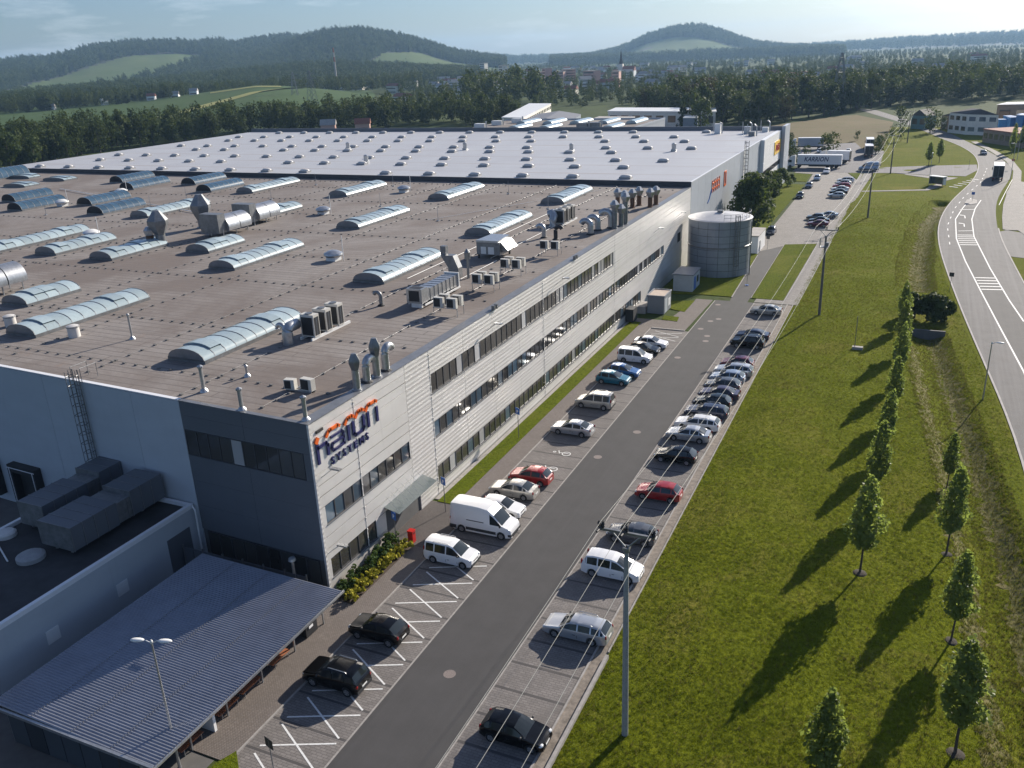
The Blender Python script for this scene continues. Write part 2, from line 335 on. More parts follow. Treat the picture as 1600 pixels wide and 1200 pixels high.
def segd(p, L):
    best = 1e9
    for a, b in zip(L, L[1:]):
        vx, vy = b[0]-a[0], b[1]-a[1]; t = min(1, max(0, ((p[0]-a[0])*vx+(p[1]-a[1])*vy)/(vx*vx+vy*vy)))
        best = min(best, math.hypot(p[0]-a[0]-vx*t, p[1]-a[1]-vy*t))
    return best
from mathutils import noise as mnoise
def lawnz(x, y):
    edge = min(1, (x-LX0)/4, (LX1-x)/4, (y-LY0)/4, (LY1-y)/4); edge = max(0, edge)
    rl = road_left_x(y)
    z = .5*sstep(LX0, LX0+4.5, x)*(1-sstep(rl-9, rl-3, x))*sstep(30, 60, y)*(1-sstep(225, 250, y))
    if x < rl-1.0: z += .16*mnoise.noise(Vector((x*.18, y*.18, 0)))*edge*(1-sstep(rl-4, rl-1, x))
    if x < 16 and y < 242:
        for D, dp in ((DITCH, 1.0), (DITCH2, 1.1)):
            d = segd((x, y), D)
            if d < 4: z -= dp*(1-sstep(.5, 3.2, d))
    return z
NXs = np.concatenate([np.arange(LX0, 20, .6), np.arange(20, LX1, 5.5), [LX1]]); NYs = np.concatenate([np.arange(LY0, 250, .9), np.arange(250, LY1, 4), [LY1]])
mb = MB(); nx = len(NXs)
mb.v = [(float(x), float(y), lawnz(float(x), float(y))) for y in NYs for x in NXs]
mb.f = [(j*nx+i, j*nx+i+1, (j+1)*nx+i+1, (j+1)*nx+i) for j in range(len(NYs)-1) for i in range(nx-1)]
lawn = structure('lawn', mb, G_LAWN, smooth=60)
def drape(name, L, w, mat, dz=.03, step=1.2, jit=.35):
    """uneven band lying on the lawn"""
    pts = []
    for a, b in zip(L, L[1:]):
        k = max(1, int(math.dist(a, b)/step)); pts += [(a[0]+(b[0]-a[0])*i/k, a[1]+(b[1]-a[1])*i/k) for i in range(k)]
    pts.append(L[-1]); rows = []
    for i, p in enumerate(pts):
        a = pts[max(i-1,0)]; b = pts[min(i+1,len(pts)-1)]; l = math.dist(a, b); nx_, ny_ = -(b[1]-a[1])/l, (b[0]-a[0])/l
        ww = [w/2*(1+random.uniform(-jit, jit)), w/2*(1+random.uniform(-jit, jit))]
        rows.append([(p[0]+nx_*s_, p[1]+ny_*s_) for s_ in np.linspace(-ww[0], ww[1], 6)])
    m_ = MB(); m_.v = [(x, y, lawnz(x, y)+dz) for r_ in rows for x, y in r_]
    m_.f = [(j*6+i, j*6+i+1, (j+1)*6+i+1, (j+1)*6+i) for j in range(len(rows)-1) for i in range(5)]
    return structure(name, m_, mat, smooth=60)
drape('mown_verge', [(8.2, 34), (7.2, 52), (6.4, 66), (5.4, 78), (4.2, 92), (2.6, 108), (1.8, 120)], 1.3, G_STUB, .012, .5, .8)
drape('ditch_bank', [(p[0]+1.3, p[1]) for p in DITCH], 1.7, G_STUB, .02, .5, .5)
drape('ditch_bank', [(p[0]+.6, p[1]) for p in DITCH2], 2.8, G_STUB, .02, .6, .5)
m_ = MB(); m_.box(1.6, 5.6, 125.4, 125.7, -.9, .62); structure('culvert_wall', m_, CONC_D)

S = .004
# parking, aisle, pavements
m_ = MB(); m_.box(-27.2, -21.25, 12, 134.8, -.05, 3*S); m_.prism([(-25, 134.8), (-22.3, 134.8), (-22.3, 178), (-26.6, 172), (-25.4, 140)], -.05, 3*S-.001); structure('access_road', m_, ASPH)
m_ = MB(); m_.box(-32.75, -27.32, 14, 117.3, -.05, 2*S); structure('left_parking', m_, PAV_BAY)
m_ = MB(); m_.box(-21.15, -16.3, 12, 134.8, -.05, 2*S); structure('right_parking', m_, PAV_BAY)
m_ = MB(); m_.box(-36.6, -32.87, 28.5, 121.5, -.05, .06); m_.box(-38.0, -36.6, 53.2, 60.6, -.05, .06); m_.prism([(-32.87, 117.6), (-27.9, 117.6), (-27.6, 134.5), (-30.2, 134.5), (-31.5, 121.5), (-32.87, 121.5)], -.05, .06); structure('left_pavement', m_, PAV_WALK)
m_ = MB(); m_.box(-37.3, -32.88, 53.2, 60.5, -.05, .064); structure('entrance_paving', m_, PAV_DARK)
m_ = MB()
m_.box(-27.32, -27.2, 14, 134.5, -.05, .03); m_.box(-21.25, -21.15, 12, 134.8, -.05, .03); m_.box(-32.87, -32.75, 14, 117.3, -.05, .09)
m_.box(-32.75, -27.9, 117.3, 117.6, -.05, .12); m_.box(-16.3, -16.18, 12, 134.8, -.05, .12); m_.box(-15.42, -15.2, 30, 45.5, -.05, .3); m_.box(-15.45, -15.36, 46, 134.8, -.05, .14)
m_.prism([(-25.2, 137), (-25.05, 137), (-26.3, 168), (-26.45, 168)], -.05, .1); m_.prism([(-22.2, 137.2), (-22.05, 137.2), (-22.85, 179), (-23, 179)], -.05, .1)
structure('kerb', m_, KERB)
m_ = MB(); m_.box(-16.18, -15.45, 12, 134.8, -.05, .02); structure('drain_channel', m_, plain('gutter_dirt', (.2, .17, .14), .9, 0, .45, 2.2, .5))
m_ = MB(); m_.box(-21.3, -14.6, 135, 137.1, -.05, .055); m_.prism([(-17.15, 137.1), (-14.75, 137.1), (-14.5, 181), (-14.2, 196), (-13.6, 249), (-12.6, 286), (-15.2, 286), (-15.4, 249), (-16.2, 196), (-17.0, 181)], -.05, .055); structure('footpath', m_, PAV_FAR)
m_ = MB(); m_.prism([(-28.7, 172), (-26.5, 171.8), (-22.6, 178), (-17.1, 181.3), (-15.9, 184), (-14.4, 196.5), (-15.5, 286.6), (-24, 287.3), (-35, 287.5), (-35, 284.6), (-29.4, 282.3), (-28.5, 257), (-27.9, 180)], -.05, 4*S); structure('far_car_park', m_, PAV_FAR)
m_ = MB(); m_.prism([(-22.1, 137.2), (-17.2, 137.2), (-17.1, 180.7), (-22.9, 178.7)], -.05, .1); structure('grass_island', m_, G_STRIP)
m_ = MB(); m_.box(-37.1, -36.62, 61, 119.5, -.05, .08); structure('gravel_strip', m_, KERB)
m_ = MB(); m_.box(-36.6, -34.9, 60.6, 119.5, -.05, .12); structure('grass_strip', m_, G_STRIP)
m_ = MB(); m_.box(-37.1, -34.8, 44.4, 53.2, -.05, .1); structure('flower_bed', m_, plain('bed_soil', (.07, .05, .035), .95, 0, .3, 4, .5))
m_ = MB(); m_.prism([(-37, 136), (-30, 137.2), (-25.2, 137.1), (-26.4, 168), (-30, 178), (-37, 178)], -.05, .1); structure('grass_plot', m_, G_STRIP)
m_ = MB(); m_.prism([(-34.1, 131.9), (-30.2, 133.3), (-30.2, 126.6), (-32.2, 127.4), (-34.1, 128.6)], -.05, .1); m_.prism([(-30.3, 123.7), (-30, 121.4), (-32.4, 121.8), (-32.6, 123.9)], -.05, .1); structure('grass_patch', m_, G_STRIP)
m_ = MB(); m_.prism([(-35, 261), (-29.1, 259.6), (-28.8, 182), (-34.5, 182), (-36.8, 196), (-36.8, 258)], -.05, .1); m_.prism([(-32.4, 265.8), (-29.3, 265.2), (-29.8, 281), (-35, 283)], -.05, .1); m_.prism([(-19.6, 285), (-16, 285.5), (-16.2, 272)], -.05, .1); structure('grass_bank', m_, G_STRIP)
m_ = MB(); m_.prism([(-33.6, 12), (-33.4, 28.2), (-32.9, 29.4), (-30.8, 27.4), (-31, 12)], -.05, .1); structure('grass_corner', m_, G_STRIP)
m_ = MB(); m_.prism([(-80, 16), (-37.3, 12), (-33.7, 14), (-33.7, 28.4), (-36.6, 28.5), (-36.6, 44.4), (-37.3, 44.9), (-110, 48.2), (-110, 16)], -.05, S); structure('yard', m_, CONC_D)
m_ = MB(); m_.prism([(-36, 287.6), (-12.4, 286.3), (-7, 287), (2, 283.6), (12, 282.4), (15.5, 296), (15.8, 309), (2, 304.8), (-11.6, 299.4), (-12.4, 345), (-20, 350), (-24, 337), (-36.5, 330)], -.05, 5*S+.03); structure('side_road', m_, ASPH_GREY)
m_ = MB(); m_.prism([(-42, 300), (-36.6, 300), (-24, 337.2), (-20, 350.2), (-24, 372), (-48, 360), (-52, 320)], -.05, 6*S+.03); structure('lorry_yard', m_, ASPH_GREY)
m_ = MB(); m_.prism([(-13.4, 249.4), (2.4, 254.2), (5.6, 262), (6.8, 272.5), (10, 279), (-3.7, 285.2), (-4, 283.8), (5, 275), (1.8, 256), (-13.4, 251)], -.05, .06); structure('bus_stop_path', m_, PAV_FAR)
# main road
def fill(L, Rr, z):
    mm = MB(); n = 90
    def res(P):
        d = [0]
        for a, b in zip(P, P[1:]): d.append(d[-1]+math.dist(a, b))
        return [(float(np.interp(d[-1]*i/n, d, [p[0] for p in P])), float(np.interp(d[-1]*i/n, d, [p[1] for p in P]))) for i in range(n+1)]
    a, b = smooth_pl(res(L)), smooth_pl(res(Rr))
    mm.v = [(x, y, z) for x, y in a]+[(x, y, z) for x, y in b]; mm.f = [(i, n+1+i, n+2+i, i+1) for i in range(n)]; return mm, a, b
def smooth_pl(P, it=6):
    for _ in range(it): P = [P[0]]+[((a[0]+2*b[0]+c[0])/4, (a[1]+2*b[1]+c[1])/4) for a, b, c in zip(P, P[1:], P[2:])]+[P[-1]]
    return P
mm, RL, RR = fill(ROAD_L, ROAD_R, .06); structure('main_road', mm, ASPH_ROAD)
m_ = MB(); m_.strip([(p[0]-.1, p[1]) for p in RL[:62]], .22, .075); m_.strip([(p[0]+.15, p[1]) for p in RR[:30]], .22, .075); structure('road_edge', m_, CONC)
m_ = MB(); m_.prism([(16.2, 178), (40, 168), (60, 160), (60, 174), (40, 184), (17.6, 203), (15.2, 200)], -.05, .05); structure('junction_road', m_, ASPH_ROAD)
RW = [(17, 203.5), (17.4, 214), (18.3, 234), (20.4, 254), (23.4, 272), (26.3, 296), (25.8, 314), (22.6, 342), (16.2, 377)]
m_ = MB(); m_.strip(smooth_pl([(p[0]+.9, p[1]) for p in RW], 2), 2.1, .09); m_.prism([(17.2, 203), (19.6, 203), (22, 190), (40, 183.5), (40, 185.5), (24, 193), (22.4, 207), (24, 250), (27, 271), (24, 275), (20.5, 254)], -.05, .1); structure('right_pavement', m_, PAV_FAR)
def lerp_line(P, y):
    for a, b in zip(P, P[1:]):
        if a[1] <= y <= b[1]: return a[0]+(b[0]-a[0])*(y-a[1])/(b[1]-a[1])
    return P[0][0] if y < P[0][1] else P[-1][0]
CL = [(15.2, 60), (14.6, 90), (14, 113), (12.4, 132), (10.9, 150.4), (9.2, 172), (8.1, 192.2), (8.3, 213.5), (10, 228), (12.2, 243.2)]
CR = [(15.7, 60), (15.6, 120), (15.6, 135.3), (14.5, 146.4), (12.9, 167.2), (11.3, 194.9), (11.5, 214.1), (12.6, 228), (14.3, 240.6)]
m_ = MB(); ZM = .066
m_.strip(CL, .2, ZM); m_.strip(CR[2:], .2, ZM)
m_.strip([(17.6, 60), (17.4, 120), (17, 135)], .01, ZM)
for y0, n_ in ((152, 5), (186, 6)):
    for k in range(n_):
        y = y0+k*1.9; m_.add([(lerp_line(CL, y)+.2, y, ZM), (lerp_line(CR, y)-.2, y+.5, ZM), (lerp_line(CR, y)-.2, y+.95, ZM), (lerp_line(CL, y)+.2, y+.45, ZM)], [(0, 1, 2, 3)])
for y in (207, 217):
    x = (lerp_line(CL, y)+lerp_line(CR, y))/2
    m_.add([(x-.1, y-2, ZM), (x+.1, y-2, ZM), (x+.1, y+1.6, ZM), (x-.1, y+1.6, ZM)], [(0,1,2,3)]); m_.add([(x-1, y+1.6, ZM), (x+.1, y+1.2, ZM), (x+.1, y+1.7, ZM), (x-1, y+2.3, ZM)], [(0,1,2,3)])
m_.strip([(8.6, 200), (11.3, 201)], .3, ZM); m_.strip([(9.4, 226), (12.4, 227)], .4, ZM)
for y in range(186, 300, 7):
    x = road_left_x(y)+1.9; m_.strip([(x, y), (road_left_x(y+2.4)+1.9, y+2.4)], .16, ZM)
for k in range(6): m_.strip([(7.6+k*1.1, 262+k*3), (9.6+k*1.1, 260.6+k*3)], .5, ZM)
m_.strip(smooth_pl([(p[0]-.5, p[1]) for p in RW[2:6]], 2), .14, ZM)
structure('road_markings', m_, PAINT)
m_ = MB(); yy = [62+4*k for k in range(43)]; m_.v = [(lerp_line(CL, y)+.05, y, .0625) for y in yy]+[(lerp_line(CR, y)-.05, y, .0625) for y in yy]; m_.f = [(43+i, 44+i, i+1, i) for i in range(42)]
structure('middle_lane', m_, asphalt('middle_asphalt', (.066, .064, .064), .2, .3))
m_ = MB(); m_.prism([(10.6, 235), (11.8, 233), (13.2, 235), (13.4, 240), (12.4, 242), (11.2, 240)], .03, .16); structure('traffic_island', m_, KERB)

# bay lines and marks
m_ = MB()
k = 0
while 30+2.56*k < 117:
    y = 30.05+2.56*k; m_.box(-32.74, -27.33, y-.09, y+.09, 0, 2*S+.004); k += 1
k = 0
while 14.5+2.58*k < 134: y = 14.5+2.58*k; m_.box(-21.14, -16.31, y-.1, y+.1, 0, 2*S+.004); k += 1
structure('bay_line', m_, PAV_LINE)
m_ = MB()
def seg(mm, a, b, w, z): mm.strip([a, b], w, z)
for k in range(-1, 9):
    y = 31.2+2.56*k; seg(m_, (-31.95, y-.85), (-27.75, y+1.0), .12, .018); seg(m_, (-31.85, y+1.1), (-27.85, y-1.15), .12, .0185)
for y in (113.4, 115.4): seg(m_, (-32, y-.8), (-28, y+.9), .1, .018); seg(m_, (-31.9, y+.9), (-28, y-.9), .1, .0185)
for y in (65.6-2.56*.0+4.8, 74.8-.8):
    pts = [(-29.2+.42*math.cos(a), y+.42*math.sin(a)) for a in np.linspace(0, 2*math.pi, 14)]; m_.strip(pts, .1, .019)
    seg(m_, (-29.0, y+.1), (-29.9, y+.1), .1, .0195); seg(m_, (-29.9, y-.1), (-30.2, y+.5), .1, .02); pts = [(-30.5+.13*math.cos(a), y+.1+.13*math.sin(a)) for a in np.linspace(0, 2*math.pi, 8)]; m_.strip(pts, .1, .019)
structure('bay_markings', m_, PAINT)
def disc(mm, x, y, r, z, n=18): mm.add([(x+r*math.cos(2*math.pi*k/n), y+r*math.sin(2*math.pi*k/n), z) for k in range(n)], [tuple(range(n))])
for x, y in [(-24.1, 81.5), (-26.0, 74.4), (-24.4, 40.2), (-26.0, 106), (-25.5, 123.2), (-24.6, 124.6), (-26, 119.1), (-24.4, 116.1), (-24.1, 113.8), (-26.3, 132.2)]:
    m_ = MB(); m_.lathe([(.42, 0), (.42, .017), (.36, .017), (.35, .014), (.08, .014), (.07, .018), (.001, .018)], 18); o = build('manhole_cover', m_, MANHOLE, None, (x, y, 0), kind='structure')

# ------------------------------------------------------------------ main factory hall
FX = -37.2; ZR = 14.1; GY = 44.9
def gy(x): return GY + (FX-x)*.0464
fac = thing('factory_building', 'large silver white factory hall with brown flat roof and three rows of strip windows', 'factory', (FX, GY, 0))
m_ = MB(); m_.prism([(FX-.12, gy(FX)+.12), (FX-.12, 158), (-223, 158), (-223, gy(-223)+.12)], 0, ZR-.12); wpart('wall', m_, WALL_BACK, fac)
m_ = MB(); m_.prism([(FX-.3, gy(FX)+.3), (FX-.3, 157.9), (-222.8, 157.9), (-222.8, gy(-222.8)+.3)], ZR-.3, ZR-.05); wpart('roof', m_, ROOF_B, fac)
m_ = MB(); m_.prism([(FX+.03, gy(FX)-.03), (FX+.03, 158), (FX-1.0, 158), (FX-1.0, gy(FX-1.0)-.03)], ZR-.045, ZR+.0)
m_.prism([(FX-1.0, gy(FX-1)-.035), (FX-1.0, gy(FX-1)+.35), (-49.85, gy(-49.85)+.35), (-49.85, gy(-49.85)-.035)], ZR-.045, ZR+.006); wpart('roof_edge', m_, TRIM, fac)
m_ = MB(); m_.prism([(-49.86, gy(-49.85)-.04), (-49.86, gy(-49.85)+.32), (-223, gy(-223)+.32), (-223, gy(-223)-.04)], ZR-.04, ZR+.05); wpart('white_roof_edge', m_, TRIM_W, fac)
LBL = []
PM = {}
def panel(y0, y1, z0, z1, mat, name='wall_panel'):
    key = (round(y1-y0, 2), round(z1-z0, 2), mat.name)
    if key not in PM: PM[key] = MB().box(-.1, 0, .02, y1-y0-.02, .022, z1-z0-.022).mesh('wall_panel', mat)
    return link(name, PM[key], fac, (0, y0-GY, z0))
rows = [(.0, 1.15, 0), (1.15, 2.8, 1), (2.8, 3.77, 0), (3.77, 4.73, 0), (4.73, 5.7, 0), (5.7, 7.25, 2), (7.25, 8.17, 0), (8.17, 9.08, 0), (9.08, 10, 0), (10, 11.8, 3), (11.8, 12.57, 0), (12.57, 13.33, 0), (13.33, 14.04, 0)]
ycols = [44.92, 50.4, 57.9] + [62.0-.0] + [62.0+6.4*k for k in range(1, 15)] + [158]
spans = {1: [(45.5, 51.7), (62.0, 127)], 2: [(45.6, 57.7), (62.0, 140)], 3: [(62.0, 113.4)]}
door_span = (53.2, 58.8)
def cuts(y0, y1, sp):
    """pieces of [y0,y1] outside the spans"""
    out = [(y0, y1)]
    for a, b in sp:
        nxt = []
        for p, q in out:
            if b <= p or a >= q: nxt.append((p, q)); continue
            if a > p+.05: nxt.append((p, a))
            if b < q-.05: nxt.append((b, q))
        out = nxt
    return out
for z0, z1, b in rows:
    sp = list(spans.get(b, []))
    if z0 < 1.2: sp = sp + [door_span] if z0 < 1.15 else sp + [door_span]
    for ya, yb in zip(ycols, ycols[1:]):
        for p, q in cuts(ya, yb, sp): panel(p, q, z0, z1, PANEL_C if ya < 57 else PANEL)
WM = {}
def window(w, h, loc, mat, parent, rz=0, depth=.05):
    """strip-window unit facing local +X: frame with a pane"""
    key = (round(w, 2), round(h, 2))
    if key not in WM:
        f = MB(); fr = .045
        f.box(-.1, -.01, 0, fr, 0, h); f.box(-.1, -.01, w-fr, w, 0, h); f.box(-.1, -.01, fr, w-fr, 0, fr); f.box(-.1, -.01, fr, w-fr, h-fr, h)
        g_ = MB().box(-.085, -.06, fr, w-fr, fr, h-fr)
        WM[key] = (f.mesh('window', WFRAME), g_.mesh('pane', GLASS))
    o = link('window', WM[key][0], parent, loc, rz); p_ = link('pane', WM[key][1], o)
    if mat is not GLASS: setmat(p_, mat)
    return o
rw = random.Random(3)
for b, zb, h in ((1, 1.15, 1.65), (2, 5.7, 1.55), (3, 10.0, 1.8)):
    for a, c in spans[b]:
        n = round((c-a)/1.24); w = (c-a)/n
        for i in range(n):
            mt = rw.choices([GLASS, GLASS_B, GLASS_BL], [.8, .05, .15] if b != 2 else [.62, .06, .32])[0]
            if b == 3 and (i % 9 == 7 or i == 4): mt = GLASS_B
            window(w, h, (-.03, a+i*w-GY, zb), mt, fac)
        m_ = MB().box(FX-.02, FX+.07, a-.05, c+.05, zb-.06, zb); wpart('window_sill', m_, TRIM, fac)
# vertical corner trim and joints with fixings, as in the photo
m_ = MB().box(FX-.12, FX+.05, GY-.06, GY+.14, 0, ZR-.05); wpart('corner_trim', m_, PANEL, fac)
for y in (50.4, 62.0-.0, 88, 114):
    m_ = MB(); m_.box(FX-.02, FX+.025, y-.05, y+.05, 0, ZR-.1)
    for k in range(14): m_.box(FX, FX+.06, y-.05, y+.05, .6+k, .72+k)
    wpart('joint_cover', m_, PANEL, fac)
# entrance
m_ = MB(); m_.box(FX-.9, FX-.85, 53.2, 58.8, 0, 2.8); m_.box(FX-.9, FX-.05, 53.15, 53.2, 0, 2.8); m_.box(FX-.9, FX-.05, 58.8, 58.85, 0, 2.8); wpart('entrance_recess', m_, PANEL_C, fac)
for k in range(4):
    y = 53.25+k*1.38; o = window(1.36, 2.6, (-.35, y-GY, 0), GLASS, fac); o.name = 'entrance_door'
m_ = MB(); m_.add([(FX, 53.0, 3.3), (FX+1.45, 53.0, 2.95), (FX+1.45, 59.4, 2.95), (FX, 59.4, 3.3), (FX, 53.0, 3.27), (FX+1.45, 53.0, 2.92), (FX+1.45, 59.4, 2.92), (FX, 59.4, 3.27)], [(0,1,2,3), (7,6,5,4), (0,4,5,1), (1,5,6,2), (2,6,7,3)]); o = wpart('canopy', m_, glassm('canopy_glass', (.1, .12, .12), .15, .5), fac)
m_ = MB()
for k in range(8): m_.tube([(FX+1.3, 53.3+k*.83, 3.05), (FX+.02, 53.3+k*.83, 4.2)], .01, 5)
build('tie_rod', m_, STEEL, o)
# wall lamps
for y, z, s_ in ((45.6, 9.6, 1), (45.3, 3.4, 1), (73.5, 12.4, 1), (92, 12.5, 1), (133.5, 10.5, 1), (148, 10.5, 1)):
    m_ = MB(); m_.tube([(FX, y, z), (FX+.9, y+.25, z+.75)], .035, 6); m_.box(FX+.75, FX+1.6, y+.1, y+.42, z+.72, z+.84); wpart('wall_lamp', m_, STEEL, fac)
for y in (75, 98):
    [wpart('floodlight', MB().box(FX-.1, FX+.25, y+q, y+q+.2, ZR, ZR+.45), STEEL_D, fac) for q in (0, .6)]
m_ = MB(); m_.box(FX, FX+.1, 45.6, 46.4, 13.1, 13.3); wpart('wall_vent', m_, DARK, fac)
# side steps and ramp at the far end, air outlet
m_ = MB(); m_.box(FX+.02, FX+1.6, 124, 127, 0, 1.1); m_.box(FX+.02, FX+1.6, 127, 129, 0, .6); wpart('step', m_, CONC, fac)
m_ = MB(); m_.box(FX+.1, FX+1.3, 118.8, 120.8, .2, 2.1); wpart('cooling_unit', m_, DARK, fac)
m_ = MB(); m_.box(FX-.05, FX+.02, 149, 151, 5.8, 7.4); wpart('louvre', m_, DARK, fac)
# gable: dark part with windows, white part, docks, ladder
GM = {}
ang = -math.atan(.0464)
def gpanel(x0, x1, z0, z1, mat):
    m_ = MB().box(.008, x1-x0-.008, -.02, .1, z0+.006, z1-.006)
    return build('gable_panel', m_, mat, fac, (x0-FX, gy(x0)-GY, 0), ang)
for xa, xb in ((-49.8, -43.5), (-43.5, -37.24)):
    for z0, z1 in ((2.9, 5.1), (5.1, 7.3), (7.3, 9.5), (11.7, 12.9), (12.9, 14.04)): gpanel(xa, xb, z0, z1, PANEL_D)
gpanel(-38.0, -37.26, 9.5, 11.7, PANEL_D)
for i in range(10): window(1.17, 2.15, (-49.75+i*1.17-FX, gy(-49.75+i*1.17)-GY-.03, 9.52), GLASS_B if i == 4 else GLASS, fac, ang-math.pi/2)
for i in range(9): window(1.25, 2.2, (-49.3+i*1.27-FX, gy(-49.3+i*1.27)-GY-.03, .55), GLASS, fac, ang-math.pi/2)
gpanel(-49.8, -37.26, 0, .5, PANEL_D)
for xa, xb in ((-55.2, -49.82), (-66, -55.2), (-76.8, -66), (-87.6, -76.8), (-98.4, -87.6), (-125, -98.4), (-160, -125), (-223, -160)): gpanel(xa, xb, 0, 14.02, PANEL_W)
for x in (-71.3, -77.3, -83.3):
    m_ = MB(); m_.box(-1.9, -1.4, -.75, -.03, .9, 4.6); m_.box(1.4, 1.9, -.75, -.03, .9, 4.6); m_.box(-1.4, 1.4, -.75, -.03, 3.9, 4.6); m_.box(-1.4, 1.4, -.06, -.03, .9, 3.9)
    o = build('dock_shelter', m_, DARK, fac, (x-FX, gy(x)-GY, 0), ang)
    m_ = MB(); m_.box(-1.95, 1.95, -.8, -.76, 4.3, 4.36); m_.box(1.6, 1.66, -.8, -.76, .9, 4.3); m_.box(-1.66, -1.6, -.8, -.76, .9, 4.3); build('dock_frame', m_, TRIM_W, o)
m_ = MB(); m_.box(-.5, .5, -.06, -.02, .9, 3.1); build('side_door', m_, TRIM, fac, (-66.2-FX, gy(-66.2)-GY, 0), ang)
def ladder(mm, x, y, z0, z1, w=.5, d=.75, dirn=(0, -1)):
    """caged ladder standing off a wall; dirn points away from the wall"""
    ox, oy = dirn; tx, ty = -oy, ox
    P = lambda a, b, z: (x+tx*a+ox*b, y+ty*a+oy*b, z)
    for s_ in (-1, 1): mm.tube([P(s_*w/2, .15, z0), P(s_*w/2, .15, z1+1)], .05, 5)
    z = z0+.3
    while z < z1+.2: mm.tube([P(-w/2, .15, z), P(w/2, .15, z)], .026, 4); z += .33
    z = z0+2.2
    while z < z1+1.1:
        mm.tube([P(-w/2, .15, z), P(-w/2-.1, .45, z), P(-.2, d+.15, z), (P(.2, d+.15, z)), P(w/2+.1, .45, z), P(w/2, .15, z)], .036, 4); z += .85
    for a, b in ((-w/2-.1, .45), (-.2, d+.15), (.2, d+.15), (w/2+.1, .45)): mm.tube([P(a, b, z0+2.2), P(a, b, z1+1)], .034, 4)
m_ = MB(); ladder(m_, -61.2, gy(-61.2)-.02, 4.9, ZR+.1, .6, .8)
for s_ in (-.55, .55):
    m_.tube([(-61.2+s_, gy(-61)-.1, ZR), (-61.2+s_, gy(-61)-.1, ZR+1.2), (-61.2+s_, gy(-61)+1.5, ZR+1.2), (-61.2+s_, gy(-61)+1.5, ZR)], .035, 5)
wpart('ladder', m_, STEEL_D, fac)

# sign on the facade: letters with orange arcs and a second row
sign = thing('facade_sign', 'blue and orange lettering sign reading hanon SYSTEMS high on the facade corner', 'sign', (FX, 45.0, 10.15))
def stroke(mm, pts, w, x0=.03, x1=.13):
    """letter stroke in the facade plane (y,z), built as a raised bar"""
    for a, b in zip(pts, pts[1:]):
        dy, dz = b[0]-a[0], b[1]-a[1]; l = math.hypot(dy, dz); ny, nz = -dz/l*w/2, dy/l*w/2; ey, ez = dy/l*w*.35, dz/l*w*.35
        q = [(a[0]-ey+ny, a[1]-ez+nz), (a[0]-ey-ny, a[1]-ez-nz), (b[0]+ey-ny, b[1]+ez-nz), (b[0]+ey+ny, b[1]+ez+nz)]
        mm.add([(x0, y, z) for y, z in q]+[(x1, y, z) for y, z in q], [(0,3,2,1),(4,5,6,7),(0,1,5,4),(1,2,6,5),(2,3,7,6),(3,0,4,7)])
LW = .27
def letter(name, pts_list, mat, w=LW):
    m_ = MB()
    for pts in pts_list: stroke(m_, pts, w)
    return build(name, m_, mat, sign)
zb = .92
letter('letter', [[(.5, zb-.25), (.5, zb+1.15)], [(.5, zb+.95), (1.5, zb+.95), (1.7, zb+.7), (1.7, zb)]], NAVY)
letter('letter', [[(2.2, zb+1.1), (3.5, zb+1.1), (3.7, zb+.9), (3.7, zb)], [(3.7, zb), (2.3, zb), (2.15, zb+.28), (2.3, zb+.56), (3.7, zb+.56)]], NAVY, .2)
letter('letter', [[(4.35, zb), (4.35, zb+1.1)]], NAVY)
letter('letter', [[(5.0, zb+1.1), (5.0, zb+.2), (5.2, zb+.02), (6.2, zb+.02), (6.4, zb+.2), (6.4, zb+1.1)]], NAVY)
letter('letter', [[(7.05, zb), (7.05, zb+1.1)]], NAVY)
letter('letter', [[(8.3, zb), (8.3, zb+1.1)]], NAVY)
letter('letter_dot', [[(.45, zb+1.42), (.6, zb+1.6)]], ORANGE, .36)
for y0, y1 in ((1.85, 3.3), (4.2, 5.15), (5.6, 6.5), (7.0, 8.35)):
    zt = zb+1.72
    letter('letter_arc', [[(y0-.2, zb+1.38), (y0+.12, zt-.05), (y0+.35, zt), (y1-.25, zt), (y1, zt-.12)]], ORANGE, .25)
def text_mb(txt, size, extr, shear=0):
    cu = bpy.data.curves.new('lettering', 'FONT'); cu.body = txt; cu.size = size; cu.extrude = extr; cu.resolution_u = 2; cu.shear = shear; cu.offset = size*.02
    o = bpy.data.objects.new('lettering', cu); col.objects.link(o); bpy.context.view_layer.update()
    me = bpy.data.meshes.new_from_object(o.evaluated_get(bpy.context.evaluated_depsgraph_get())); bpy.data.objects.remove(o)
    m_ = MB(); m_.v = [tuple(v.co) for v in me.vertices]; m_.f = [tuple(p.vertices) for p in me.polygons]; return m_
def wall_text(txt, size, mat, parent, y, z, spread=1.0, x=.07, shear=0):
    """lettering on a +X facing wall, one part per letter"""
    cy = y
    for ch in txt:
        if ch == ' ': cy += size*.5*spread; continue
        t_ = text_mb(ch, size, .06, shear); w = max(v[0] for v in t_.v)
        t_.v = [(v[2]+x, v[0]+cy, v[1]+z) for v in t_.v]; build('letter', t_, mat, parent); cy += w + size*.18*spread
wall_text('SYSTEMS', .84, NAVY, sign, 1.9, -.1, 1.9)

